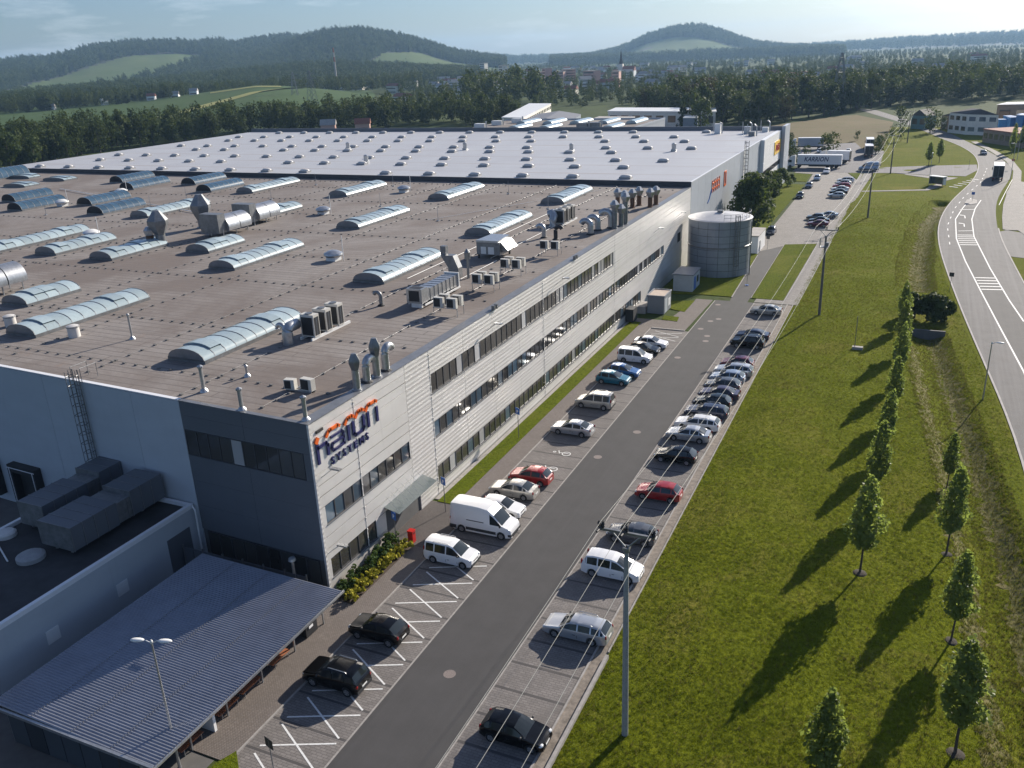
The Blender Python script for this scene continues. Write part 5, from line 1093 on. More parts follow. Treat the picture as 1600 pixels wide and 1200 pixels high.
lorry(-16.6, 327, 95, 'box lorry with pale roof parked at the right side of the lorry yard', 7.5, 2.7, PC['pale_blue'], 'grey')
lorry(-17.6, 349, 95, 'farther box lorry with white roof partly behind roadside trees', 8, 2.7, WHITEP, 'white')
lorry(-38, 349, 185, 'pale blue box lorry standing behind trees left of the yard', 9, 2.9, PC['pale_blue'], 'white')
lorry(-24.5, 309, 170, 'white lorry mostly hidden behind the long lettered lorry', 7, 2.7, WHITEP, 'white')

# ------------------------------------------------------------------ vegetation
def leaves(pts, nrm, size, seed, jitter=.6, tilt=1.0):
    """one quad per point, turned roughly along nrm"""
    g = np.random.default_rng(seed); n = len(pts)
    a = nrm + g.normal(0, jitter, (n, 3)); a /= np.linalg.norm(a, axis=1)[:, None]
    h = g.normal(0, 1, (n, 3)); u = np.cross(a, h); u /= np.linalg.norm(u, axis=1)[:, None]; v = np.cross(a, u)
    s = size*g.uniform(.6, 1.35, n)[:, None]
    q = np.stack([pts-u*s*.5, pts+v*s*.36, pts+u*s*.5, pts-v*s*.36], 1).reshape(-1, 3)
    return q
def leafmesh(name, q, mat):
    me = bpy.data.meshes.new(name); n = len(q)//4
    me.vertices.add(len(q)); me.vertices.foreach_set('co', q.astype(np.float32).ravel())
    me.loops.add(len(q)); me.loops.foreach_set('vertex_index', np.arange(len(q), dtype=np.int32))
    me.polygons.add(n); me.polygons.foreach_set('loop_start', np.arange(0, len(q), 4, dtype=np.int32)); me.polygons.foreach_set('loop_total', np.full(n, 4, dtype=np.int32))
    me.materials.append(mat); me.update(); me.validate(); return me
def lobe_crown(n, lobes, seed, fill=.55):
    """points on and in a set of lobes (x,y,z,r)"""
    g = np.random.default_rng(seed); L = np.array(lobes); w = L[:, 3]**2; i = g.choice(len(L), n, p=w/w.sum())
    d = g.normal(0, 1, (n, 3)); d /= np.linalg.norm(d, axis=1)[:, None]; rr = L[i, 3]*(fill+(1-fill)*g.uniform(0, 1, n)**.5)
    return L[i, :3]+d*rr[:, None]*np.array([1, 1, .85]), d
def young_tree_mesh(seed):
    g = np.random.default_rng(seed); n = 2300; h = g.beta(1.25, 1.75, n); a = g.uniform(0, 2*math.pi, n)
    prof = np.interp(h, [0, .06, .2, .38, .6, .8, .93, 1], [.28, .66, 1.0, 1.02, .82, .54, .33, .12])
    ph = g.uniform(0, 6.28, 8); lump = sum(np.sin((k+2)*a+ph[k]+h*(9+3*k)) for k in range(4))*.14 + sum(np.sin(h*(22+7*k)+ph[k+4]+a*(k+1)) for k in range(3))*.1
    r_ = prof*(1+lump)*(.3+.72*g.uniform(0, 1, n)**.45); p = np.stack([r_*np.cos(a), r_*np.sin(a), 2.25+5.65*h+g.normal(0, .1, n)], 1)
    d = np.stack([np.cos(a), np.sin(a), .25+0*a], 1); q = leaves(p, d, .29, seed, .8)
    tr = MB(); tr.tube([(0, 0, -.2), (.02, 0, 1.2), (0, .03, 2.4), (.03, 0, 4.2), (0, 0, 6.6)], [.09, .075, .065, .045, .015], 8)
    for k in range(14):
        a = g.uniform(0, 6.28); z = g.uniform(2.2, 5.2); l = g.uniform(.6, 1.1); tr.tube([(0, 0, z), (l*.5*math.cos(a), l*.5*math.sin(a), z+.45*l), (l*math.cos(a), l*math.sin(a), z+1.1*l)], [.03, .02, .008], 4)
    return leafmesh('crown', q, LEAF_Y), tr.mesh('trunk', BARK, 40)
YT = [young_tree_mesh(s) for s in (11, 12, 13, 14)]
MOUND = MB().lathe([(.48, 0), (.38, .07), (.15, .12), (.02, .12)], 14).mesh('soil_ring', plain('dark_soil', (.05, .04, .03), .95, 0, .3, 5, .6))
ORD = ['nearest', 'second', 'third', 'fourth', 'fifth', 'sixth', 'seventh', 'eighth']
row1 = [(-1.1, 38.6, .95), (-.7, 61.1, 1.0), (-.4, 73.0, .95), (-.2, 83.0, .86), (.2, 92.7, .86), (.3, 103.6, .9), (.4, 115.2, .85), (.3, 127, .85)]
row2 = [(5.5, 44.6, 1.0), (5.4, 55.1, .95), (5.2, 66.3, .95), (5.4, 79, .72)]
for nm, rw_ in (('left', row1), ('right', row2)):
    for i, (x, y, s) in enumerate(rw_):
        z = lawnz(x, y)
        t_ = thing('young_tree', f'slender young tree, {ORD[i]} from the viewer in the {nm} row on the lawn', 'tree', (x, y, z), random.uniform(0, 6), 'young trees in two rows on the lawn')
        t_.scale = (s*random.uniform(.85, 1.12), s*random.uniform(.85, 1.12), s*random.uniform(.93, 1.05)); t_.rotation_euler = (random.uniform(-.04, .04), random.uniform(-.04, .04), t_.rotation_euler.z); k = (i*2+(nm == 'right')) % 4
        link('crown', YT[k][0], t_); link('trunk', YT[k][1], t_); link('soil_ring', MOUND, t_)
def bush_mesh(seed, rx, ry, h, n, size, mat, nl=24, low=.15):
    g = np.random.default_rng(seed); lobes = []
    for k in range(nl):
        a = g.uniform(0, 6.28); f = g.uniform(.2, .75); z = g.uniform(low, .85); c = math.sqrt(max(.05, 1-(abs(z-.35)/.7)**2))
        lobes.append((rx*f*c*math.cos(a), ry*f*c*math.sin(a), h*z, min(rx, h/2)*g.uniform(.28, .42)))
    p, d = lobe_crown(n, lobes, seed, .5); p[:, 2] = np.maximum(p[:, 2], .02)
    return leafmesh('foliage', leaves(p, d+np.array([0, 0, .35]), size, seed), mat)
def plant(name, label, cat, x, y, z, mesh, group=None, s=1.0, rz=None, stem=True):
    t = thing(name, label, cat, (x, y, z), random.uniform(0, 6.28) if rz is None else rz, group); t.scale = (s, s, s); link('foliage', mesh, t)
    if stem: build('stem', MB().tube([(0, 0, -.1), (.1, 0, .9)], [.14, .08], 6), BARK, t)
    return t
big = bush_mesh(21, 5.0, 5.2, 11.5, 5200, .6, LEAF_B, 34); mid_ = bush_mesh(22, 3, 3, 7, 2600, .5, LEAF_B, 24); dk = bush_mesh(23, 2.2, 1.6, 3.4, 1800, .4, LEAF_F[2], 20)
plant('large_bush', 'big rounded dark green tree like bush against the grey warehouse wall', 'bush', -31.8, 191, 0, big, None, 1.15, 0)
plant('tall_bush', 'narrower tall bush just behind the big rounded one', 'bush', -33.4, 212, 0, mid_, None, 1.35); plant('tall_bush', 'greyish tall bush below the office end of the warehouse', 'bush', -34.4, 232, 0, mid_, None, 1.1)
plant('tall_bush', 'bush at the foot of the white office end of the warehouse', 'bush', -34, 247, 0, mid_, None, .95); plant('round_bush', 'low round bush at the corner of the white office end', 'bush', -32.6, 257.5, 0, mid_, None, .5)
for i, (x, y, s, l) in enumerate(((1.6, 132, 1.2, 'left'), (3.4, 131.6, 1.35, 'middle'), (5.1, 132.6, 1.15, 'right'))): plant('dark_bush', f'dense dark bush at the far tree of the left row, {l} one of its thicket', 'bush', x, y, lawnz(x, y)-.2, dk, 'dark thicket on the lawn', s)
sm = [bush_mesh(30+i, .55, .5, .95, 260, .16, LEAF_S, 10) for i in range(3)]; ym = [bush_mesh(34+i, .34, .34, .5, 150, .12, LEAF_YL, 7) for i in range(3)]
for k in range(18):
    x = -36.4+random.uniform(-.15, .35); y = 44.9+k*.46
    plant('green_shrub', 'dark green shrub in the bed along the facade wall', 'shrub', x, y, .1, sm[k % 3], 'green shrubs in the facade bed', random.uniform(.9, 1.45), None, False)
for k in range(30):
    y = 44.7+(k//2)*.58; x = -35.55+(k % 2)*.42+random.uniform(-.1, .1)
    plant('yellow_shrub', 'yellow low shrub at the pavement edge of the facade bed', 'shrub', x, y, .1, ym[k % 3], 'yellow shrubs in the facade bed', random.uniform(1.1, 1.75), None, False)

def wood_tree_mesh(seed, kind, n=1100, sz=1.15):
    g = np.random.default_rng(seed); lobes = []; H = 20
    if kind == 'round':
        for k in range(30):
            a = g.uniform(0, 6.28); z = g.uniform(.18, .9); c = math.sqrt(max(.04, 1-((z-.5)/.52)**2)); f = g.uniform(.3, .8); lobes.append((6.2*f*c*math.cos(a), 6.2*f*c*math.sin(a), H*z, g.uniform(1.8, 2.9)))
    elif kind == 'tall':
        for k in range(28):
            a = g.uniform(0, 6.28); z = g.uniform(.12, .95); c = math.sqrt(max(.05, 1-((z-.45)/.56)**2)); f = g.uniform(.2, .8); lobes.append((4*f*c*math.cos(a), 4*f*c*math.sin(a), H*z, g.uniform(1.3, 2.2)))
    else:
        for k in range(30):
            a = g.uniform(0, 6.28); z = g.uniform(.06, .97); f = g.uniform(.35, .9)*(1-z)*3.6+.15; lobes.append((f*math.cos(a), f*math.sin(a), H*z, .5+1.3*(1-z)))
    p, d = lobe_crown(n, lobes, seed, .55)
    q = leaves(p, d+np.array([0, 0, .4]), sz, seed, .5)
    return q
WT = []
for s, k, mi in ((41, 'round', 0), (42, 'round', 1), (43, 'round', 2), (44, 'tall', 1), (45, 'tall', 2), (46, 'cone', 0), (47, 'round', 3), (48, 'tall', 0)):
    tr = MB().tube([(0, 0, -1), (0, 0, 5), (.2, .1, 13)], [.45, .35, .15], 6)
    WT.append((k, mi, leafmesh('crown', wood_tree_mesh(s, k), LEAF_F[mi]), tr.mesh('trunk', BARK, 40)))
SMALLT = [leafmesh('foliage', wood_tree_mesh(60+i, k, 420, 1.5)*np.array([1, 1, 1]), m_) for i, (k, m_) in enumerate((('round', LEAF_F[0]), ('round', LEAF_F[1]), ('tall', LEAF_F[1]), ('cone', LEAF_F[0]), ('round', LEAF_F[2])))]
TL = {0: 'dark green', 1: 'mid green', 2: 'light green', 3: 'copper leaved'}; TK = {'round': 'broad crowned', 'tall': 'slender crowned', 'cone': 'cone shaped'}
def inpoly(x, y, P):
    c = False
    for (x1, y1), (x2, y2) in zip(P, P[1:]+P[:1]):
        if (y1 > y) != (y2 > y) and x < (x2-x1)*(y-y1)/(y2-y1)+x1: c = not c
    return c
def scatter(P, sp, seed, jit=.45):
    g = random.Random(seed); xs = [p[0] for p in P]; ys = [p[1] for p in P]; out = []; y = min(ys); r_ = 0
    while y < max(ys):
        x = min(xs)+(sp/2 if r_ % 2 else 0)
        while x < max(xs):
            px_, py_ = x+g.uniform(-jit, jit)*sp, y+g.uniform(-jit, jit)*sp
            if inpoly(px_, py_, P): out.append((px_, py_))
            x += sp
        y += sp*.87; r_ += 1
    return out
BELT = [(-342, 228), (-352, 258), (-363, 332), (-349, 396), (-296, 424), (-258, 474), (-214, 434), (-206, 470), (-240, 515), (-320, 500), (-385, 450), (-435, 375), (-460, 300), (-450, 240), (-405, 200)]
BELT2 = [(-96, 416), (-92, 440), (-70, 449), (-46, 508), (-20, 560), (20, 600), (70, 640), (60, 720), (-60, 700), (-150, 640), (-175, 560), (-120, 490), (-106, 450)]
def wood(P, sp, seed, place, w, hs=(.8, 1.25), maxn=200):
    pts = scatter(P, sp, seed); pts.sort(key=lambda p: math.hypot(*p)); g = random.Random(seed+1); rest = []
    for i, (x, y) in enumerate(pts):
        if i >= maxn: rest.append((x, y)); continue
        k = g.choices(range(len(WT)), w)[0]; kind, mi, cm, tm = WT[k]; s = g.uniform(*hs)
        lab = f'{TL[mi]} {TK[kind]} tree {place}'
        t = thing('wood_tree', lab, 'tree', (x, y, gz(x, y)), g.uniform(0, 6.28), f'{TL[mi]} {TK[kind]} trees {place}'); t.scale = (s, s, s*g.uniform(.9, 1.15))
        link('crown', cm, t); link('trunk', tm, t)
    return rest
rest1 = wood(BELT, 9.6, 1, 'in the wood behind the white roof on the left', (4, 4, 2.5, 1.6, 1.6, .5, .15, 1.2), (.58, .85), 170)
rest2 = wood(BELT2, 11, 2, 'in the wood beyond the brown field on the right', (4, 4, 2.5, 2, 2, .4, .9, 1.2), (.68, 1.02), 115)
def gn_scatter(name, pts, src, smin, smax, **props):
    """one object of many trees: points with an instance on each"""
    me = bpy.data.meshes.new(name); me.from_pydata([tuple(p) for p in pts], [], []); o = link(name, me, None, None, 0, kind='stuff', **props)
    ng = bpy.data.node_groups.new(name, 'GeometryNodeTree'); ng.interface.new_socket('Geometry', in_out='INPUT', socket_type='NodeSocketGeometry'); ng.interface.new_socket('Geometry', in_out='OUTPUT', socket_type='NodeSocketGeometry')
    gi = ng.nodes.new('NodeGroupInput'); go = ng.nodes.new('NodeGroupOutput'); ip = ng.nodes.new('GeometryNodeInstanceOnPoints'); oi = ng.nodes.new('GeometryNodeObjectInfo')
    oi.inputs['Object'].default_value = src; oi.inputs['As Instance'].default_value = True
    rv = ng.nodes.new('FunctionNodeRandomValue'); rv.data_type = 'FLOAT_VECTOR'; rv.inputs[0].default_value = (smin, smin, smin); rv.inputs[1].default_value = (smax, smax, smax*1.15)
    rr = ng.nodes.new('FunctionNodeRandomValue'); rr.data_type = 'FLOAT_VECTOR'; rr.inputs[0].default_value = (0, 0, 0); rr.inputs[1].default_value = (0, 0, 6.28)
    L = ng.links; L.new(gi.outputs[0], ip.inputs['Points']); L.new(oi.outputs['Geometry'], ip.inputs['Instance']); L.new(rv.outputs[0], ip.inputs['Scale']); L.new(rr.outputs[0], ip.inputs['Rotation']); L.new(ip.outputs[0], go.inputs[0])
    md = o.modifiers.new('scatter', 'NODES'); md.node_group = ng; return o
# small trees and shrubs one can tell apart in the middle distance; they also serve the far woods
FT = []
for i, (x, y, s, mi) in enumerate(((-28.5, 331, .42, 4), (-14.6, 331, .3, 1), (-13.8, 338, .32, 0), (-14.2, 345, .3, 2), (-41, 318, .36, 0), (-38.4, 309.5, .3, 1), (-36, 321, .25, 4), (-30.5, 326, .4, 1), (-44, 338, .3, 2), (-8, 378, .28, 1), (2, 410, .55, 0), (-10, 430, .5, 1), (6, 421, .4, 4), (-24, 380, .2, 1), (-33, 372, .24, 4), (-12, 396, .22, 0), (-46, 356, .3, 2), (-60, 385, .22, 1), (-37.5, 300.5, .26, 0), (-13.2, 353, .3, 4))):
    t_ = thing('small_tree', ['bushy green tree in the middle of the lorry yard', 'first roadside tree beside the parked box lorries', 'second roadside tree beside the parked box lorries', 'third roadside tree beside the parked box lorries', 'dark tree at the left edge of the lorry yard', 'tree just left of the long lorry cab', 'small tree behind the long lorry cab', 'tree between the lorry yard and the pale blue lorry', 'slim tree left behind the lorry yard', 'shrub tree along the edge of the brown field near the wires', 'dark tree beside the teal roofed house at the far road bend', 'tree where the far road leaves the wood', 'light green tree next to the far factory', 'low shrub at the right edge of the brown field', 'light shrub in the brown field behind the yard', 'dark shrub at the roadside bend beside the wires', 'slim sapling in the brown field left of the yard', 'low bush in the middle of the brown field', 'dark conifer like bush beside the lorry cab', 'fourth roadside tree beside the parked box lorries'][i], 'tree', (x, y, 0), random.uniform(0, 6)); t_.scale = (s, s, s)
    FT.append(link('foliage', SMALLT[mi], t_)); build('trunk', MB().tube([(0, 0, -.5), (0, 0, 9)], [.4, .2], 5), BARK, t_)
SRC = {4: FT[0], 1: FT[1], 0: FT[2], 2: FT[3], 3: None}
t_ = thing('small_tree', 'narrow dark spruce at the edge of the far wood', 'tree', (-108, 438, 0)); t_.scale = (.9,)*3; SRC[3] = link('foliage', SMALLT[3], t_)
def stuff(name, pts, smin, smax, weights=((0, 4), (1, 4), (2, 2), (3, 1), (4, 2))):
    g = random.Random(len(pts)); by = {}
    for p in pts: by.setdefault(g.choices([w[0] for w in weights], [w[1] for w in weights])[0], []).append(p)
    for k, v in by.items(): gn_scatter(name, v, SRC[k], smin, smax)
stuff('far_wood', [(x, y, gz(x, y)) for x, y in rest1], .6, .85); stuff('far_wood', [(x, y, gz(x, y)) for x, y in rest2], .65, .95)
HILL2 = leaf_mat('hill_forest_light', (.065, .1, .036), (.095, .135, .05), .15, .1)
HS = {}
for i, (x, y, z, m2, l) in enumerate(((-757, 735, 8, HILLF, 'dark round tree beside the white houses on the field edge'), (-700, 768, 10, HILL2, 'light round tree right of the houses on the field edge'))):
    t_ = thing('small_tree', l, 'tree', (x, y, z)); t_.scale = (.5,)*3; HS[10+i] = link('foliage', leafmesh('foliage', wood_tree_mesh(70+i, 'round', 300, 1.6), m2), t_)
SRC.update(HS)
# bushes along the road on the right
for i, (x, y, s) in enumerate(((25, 176, .5), (28, 182, .4), (31, 172, .55), (36, 168, .5))):
    plant('roadside_bush', ['nearest', 'second', 'largest', 'farthest'][i]+' bush on the verge right of the road junction', 'bush', x, y, 0, mid_, 'bushes at the road junction', s)
for i, (x, y) in enumerate(((26.8, 336), (27.6, 346), (30.5, 352), (33, 356), (36, 350), (29, 362))):
    t_ = thing('street_tree', ['slim young street tree, leftmost at the far bend', 'slim young street tree, second at the far bend', 'slim young street tree, third at the far bend', 'slim young street tree, fourth at the far bend', 'slim young street tree, rightmost at the far bend', 'slim young street tree standing farthest back at the far bend'][i], 'tree', (x, y, 0), i, 'slim street trees at the far bend'); link('crown', YT[i % 4][0], t_); link('trunk', YT[i % 4][1], t_); t_.scale = (.9, .9, 1)
for i, (x, y) in enumerate(((2.2, 303, ), (5.2, 312))):
    t_ = thing('street_tree', ['small dark tree in front of the side road by the bus shelter', 'small dark tree behind the side road near the junction'][i], 'tree', (x, y, 0), i); link('crown', YT[i][0], t_); link('trunk', YT[i][1], t_); t_.scale = (1.1, 1.1, .95)

# ------------------------------------------------------------------ poles, wires, lamps, signs
POLES = [(-12.1, 39.2, 12.8), (-11, 129.2, 11.6), (-9.4, 208.9, 10.6), (-7.9, 286.2, 10.0), (-5.6, 372, 10.5)]
PL = ['nearest utility pole with heavy insulators standing on the verge by the estate car', 'second utility pole with double crossarms on the lawn beside the footpath', 'third utility pole on the lawn beside the far car park', 'fourth utility pole beside the side road and panel van', 'farthest utility pole standing behind the roadside lawn']
ATT = []
for i, (x, y, h) in enumerate(POLES):
    zg = lawnz(x, y); t = thing('utility_pole', PL[i], 'utility pole', (x, y, zg), 0, 'utility poles with three wires')
    build('post', MB().tube([(0, 0, -.5), (0, 0, h*.5), (0, 0, h)], [.2, .17, .13], 12), CPOLE if i == 0 else WOODP, t, smooth=40)
    w = 1.55; arm = MB().box(-w, w, -.07, .07, h+.75, h+.9)
    build('crossarm', arm, STEEL_D, t)
    build('brace', MB().tube([(0, 0, h-.1), (-.85, 0, h+.8)], .05, 6).tube([(0, 0, h-.1), (.85, 0, h+.8)], .05, 6).box(-.2, .2, -.2, .2, h-.15, h), STEEL_D, t)
    xs = (-w+.12, -.1, w-.15)
    for xx in xs:
        m_ = MB(); m_.lathe([(.05, 0), (.09, .08), (.05, .16), (.1, .24), (.05, .32), (.03, .4)], 8, (xx-.12, 0, h+.9)); m_.lathe([(.05, 0), (.09, .08), (.05, .16), (.1, .24), (.05, .32), (.03, .4)], 8, (xx+.12, 0, h+.9))
        if i == 0:
            for s in (-1, 1): m_.tube([(xx, s*.1, h+.95), (xx, s*.7, h+1.0)], [.1, .06], 7)
        build('insulator', m_, GRILL, t)
    if i in (1, ):
        build('platform', MB().box(-.7, .4, -.5, .5, h-1.6, h-1.5).box(-.75, -.65, -.5, .5, h-1.6, h-.2).box(-.1, .45, -.3, .3, h-1.5, h-.9), STEEL_D, t)
    if i == 0:
        build('band', MB().lathe([(.19, h-.3), (.2, h-.3), (.2, h-.1), (.19, h-.1)], 12).box(-.02, .02, .16, .2, 1, h-.2), STEEL_D, t)
    ATT.append([(x+xx, y, zg+h+1.3) for xx in xs])
ATT = [[(x-1.2+.5*k, y, z) for k, (x, y, z) in enumerate([(-13.4, -55, 15.5), (-12.2, -55, 15.5), (-11, -55, 15.5)])]]+ATT
WIRE = plain('aluminium_wire', (.42, .4, .34), .4, .4, .05)
for i in range(len(ATT)-1):
    for k in range(3):
        a, b = Vector(ATT[i][k]), Vector(ATT[i+1][k]); n = 14
        pts = [a.lerp(b, q/n)-Vector((0, 0, 1.5*4*(q/n)*(1-q/n))) for q in range(n+1)]
        lab = ['overhead wire running from the nearest pole out of the picture bottom', 'overhead wire spanning between the nearest and second pole', 'overhead wire spanning between the second and third pole', 'overhead wire spanning between the third and fourth pole', 'overhead wire spanning between the fourth and farthest pole'][i]
        tag(build('overhead_wire', MB().tube(pts, .013 if i < 2 else .022, 5), WIRE, None, smooth=60), lab, 'wire', lab.replace('overhead wire', 'wires'))
def lamp_post(x, y, h, label, double=False, az=0, grp=None):
    t = thing('street_lamp', label, 'street lamp', (x, y, .05), az, grp)
    build('post', MB().tube([(0, 0, -.2), (0, 0, 1), (0, 0, h)], [.1, .085, .05], 10), STEEL, t, smooth=40)
    for s in ((-1, 1) if double else (1,)):
        build('arm', MB().tube([(0, 0, h-.05), (s*.3, 0, h+.12), (s*.5, 0, h+.15)], .035, 6), STEEL, t)
        build('lamp_head', MB().ell((s*.8, 0, h+.15), (.42, .17, .09), 10, 6), WHITE_M, t, smooth=60)
    build('cap', MB().lathe([(.07, h-.05), (.08, h+.1), (.02, h+.2)], 8), WHITE_M, t); return t
lamp_post(-35.2, 27.2, 8.7, 'double headed street lamp in front of the shelter roof', True, R(18))
lamp_post(22.8, 277, 9.5, 'tall slim street lamp beside the right pavement at the road bend', False, R(180))
lamp_post(9.2, 102.5, 6.5, 'street lamp leaning over the dry verge beside the main road', False, R(0)); lamp_post(27.5, 322, 9, 'tall street lamp farther round the road bend', False, R(180)); lamp_post(2.6, 266, 8, 'slim street lamp beside the bus shelter', False, R(90))
def sign_post(x, y, h, label, plate, name='traffic_sign', rz=0, letter_=None, cat='sign', grp=None):
    t = thing(name, label, cat, (x, y, .1), rz, grp); build('post', MB().tube([(0, 0, -.2), (0, 0, h)], .035, 7), STEEL_D, t); build('plate', plate[0], plate[1], t)
    if letter_:
        tm = text_mb(letter_, .5, .01); wd = max(v[0] for v in tm.v); tm.v = [(v[0]-wd/2, -.045-v[2]*.5, v[1]+h-.52) for v in tm.v]; build('letter', tm, WHITEP, t)
    return t
for x, y, h, l in ((-36.3, 53.0, 2.9, 'blue parking sign nearest the yellow shrub bed'), (-35.0, 59.2, 3.3, 'blue parking sign at the near end of the facade grass strip'), (-35.2, 75.7, 3.4, 'blue parking sign farthest along the facade grass strip')):
    sign_post(x, y, h, l, (MB().box(-.3, .3, -.04, .0, h-.65, h+.05), BLUEP), letter_='P', rz=R(-25), grp='blue parking signs')
for x, y, h, l, c in ((-29.8, 29.0, 2.3, 'dark backed sign at the grass corner bottom left', GRILL), (-24.2, 145, 2.2, 'small blue round sign where the narrow road begins', BLUEP), (6.4, 149.8, 2.9, 'dark backed square sign beside the main road kerb', GRILL), (13.2, 298, 2.8, 'round sign at the corner of the side road', GRILL), (24.6, 299, 2.9, 'reddish sign on the right pavement of the road bend', REDP), (12.3, 238, 2.2, 'blue arrow sign on the traffic island', BLUEP), (-25.5, 174, 2.5, 'thin dark bollard post where the narrow road meets the far car park', GRILL)):
    sign_post(x, y, h, l, (MB().lathe([(.02, 0), (.32, .0), (.32, .03), (.02, .03)], 16) if 'round' in l else MB().box(-.35, .35, -.03, .0, h-.6, h+.05), c), rz=R(-15))
t_ = thing('lawn_marker', 'thin post with a small white block standing on the middle of the lawn', 'post', (-5.1, 115, lawnz(-5.1, 115))); build('post', MB().tube([(0, 0, 0), (0, 0, 4.4)], .05, 6), STEEL_D, t_); build('block', MB().box(-.3, 1.0, -.3, .3, 0, .35), CONC, t_)
t_ = thing('waste_bin', 'bright red waste bin at the end of the shrub bed by the entrance', 'waste bin', (-35.2, 53.7, .06)); build('bin', MB().box(-.24, .24, -.24, .24, 0, 1.05), REDP, t_); build('lid', MB().box(-.27, .27, -.27, .27, 1.05, 1.12), REDP, t_); build('slot', MB().box(.235, .245, -.15, .15, .8, .92), GRILL, t_)
t_ = thing('bus_shelter', 'small glass bus shelter with white roof beside the side road junction', 'bus shelter', (4.6, 263, .05), R(-35))
build('roof', MB().box(-2.2, 2.2, -.9, .9, 2.4, 2.55), WHITE_M, t_); build('back_pane', MB().box(-2, 2, .7, .74, .3, 2.3), GLASS_BL, t_); build('side_pane', MB().box(-2.05, -2, -.5, .7, .3, 2.3), GLASS_BL, t_); [build('post', MB().box(a-.05, a+.05, b-.05, b+.05, 0, 2.4), STEEL, t_) for a in (-2, 2) for b in (-.7, .7)]; build('seat', MB().box(-1.2, 1.2, .2, .6, .45, .5), WOODB, t_); build('poster', MB().box(2.0, 2.1, -.5, .6, .4, 2.1), WHITE_M, t_)
PYL = plain('pylon_zinc', (.2, .21, .22), .8, 0)
def pylon(x, y, h, label, z0=0):
    t = thing('power_pylon', label, 'pylon', (x, y, z0), R(random.uniform(0, 90)), None); b0 = h*.11; lat = MB(); lev = [0]+[h*q for q in (.16, .31, .45, .57, .68, .77, .85, .92, 1)]
    wd = lambda z: b0*(1-z/h)**.8+.35
    for sx in (-1, 1):
        for sy in (-1, 1): lat.tube([(sx*wd(z), sy*wd(z), z) for z in lev], .16, 4)
    build('leg_frame', lat, PYL, t); br = MB()
    for za, zb_ in zip(lev, lev[1:]):
        a, b = wd(za), wd(zb_)
        for s in (-1, 1):
            br.tube([(-a, s*a, za), (b, s*b, zb_)], .09, 4); br.tube([(a, s*a, za), (-b, s*b, zb_)], .09, 4); br.tube([(s*a, -a, za), (s*b, b, zb_)], .09, 4); br.tube([(s*a, a, za), (s*b, -b, zb_)], .09, 4)
    build('bracing', br, PYL, t)
    for q, w in ((.68, 5), (.8, 6), (.92, 4.4)): build('crossarm', MB().tube([(-w, 0, h*q), (w, 0, h*q)], .14, 4).tube([(-w, 0, h*q), (0, 0, h*q+1.6)], .1, 4).tube([(w, 0, h*q), (0, 0, h*q+1.6)], .1, 4), PYL, t)
pylon(-44.7, 525, 31, 'large lattice pylon in front of the dark wood at the brown field edge'); pylon(-464, 620, 31, 'lattice pylon left of the tall chimney, nearer and darker one'); pylon(-560, 722, 30, 'lattice pylon left of the tall chimney, farther one', gz(-560, 722))

# ------------------------------------------------------------------ halls and houses behind
h2 = thing('hall_building', 'pale grey flat hall with barrel roof lights right behind the white warehouse', 'hall', (-91, 294, 0))
wpart('wall', MB().box(-158, -91, 294, 340, 0, 11.8), PANEL_G, h2); wpart('roof', MB().box(-157.5, -91.4, 294.4, 339.6, 11.8, 11.9), ROOF_B, h2); wpart('parapet', MB().box(-158.1, -90.9, 293.9, 294.2, 11.7, 12.5).box(-158.1, -90.9, 339.8, 340.1, 11.7, 12.5).box(-91.2, -90.9, 294.2, 339.8, 11.7, 12.5), PANEL_G, h2)
sk0 = SKM
FXs, GYs, facs = FX, GY, fac
def skylight_on(parent, x, y, z, w, L, h):
    arc = [(w/2*math.cos(a), h*math.sin(a)+.25) for a in np.linspace(math.pi, 0, 9)]; m_ = MB(); k = len(arc)
    m_.v = [(p[0], yy, p[1]) for yy in np.linspace(0, L, 5) for p in arc]; m_.f = [(j*k+i, j*k+i+1, (j+1)*k+i+1, (j+1)*k+i) for j in range(4) for i in range(k-1)]+[tuple(range(k)), tuple(range(4*k, 5*k))[::-1]]
    o = build('skylight', m_, POLYC, parent, Vector((x, y, z))-parent.location, smooth=40); build('kerb', MB().box(-w/2-.1, w/2+.1, -.1, L+.1, 0, .25), STEEL_D, o)
for x in (-142, -131, -120, -109, -98): skylight_on(h2, x, 319, 11.9, 4, 16, 1.1)
for x in (-136, -124, -100): skylight_on(h2, x, 298, 11.9, 4, 14, 1.1)
for i, (x, y) in enumerate(((-152, 319), (-148, 329), (-112, 306), (-108, 308), (-153, 306))):
    t_ = thing('roof_unit', ['white roof unit at the left of the rear flat hall', 'white roof unit at the back left of the rear flat hall', 'dark pipe stack in the middle of the rear flat hall', 'second dark pipe stack in the middle of the rear flat hall', 'low white roof unit at the left edge of the rear flat hall'][i], 'roof unit', (x, y, 11.9)); build('case', MB().box(-2, 2, -1.2, 1.2, 0, 1.6), WHITE_M if 'white' in t_['label'] else STEEL_D, t_); build('pipe', MB().tube([(2.4, 0, 0), (2.4, 0, 2.4)], .3, 7), STEEL, t_)
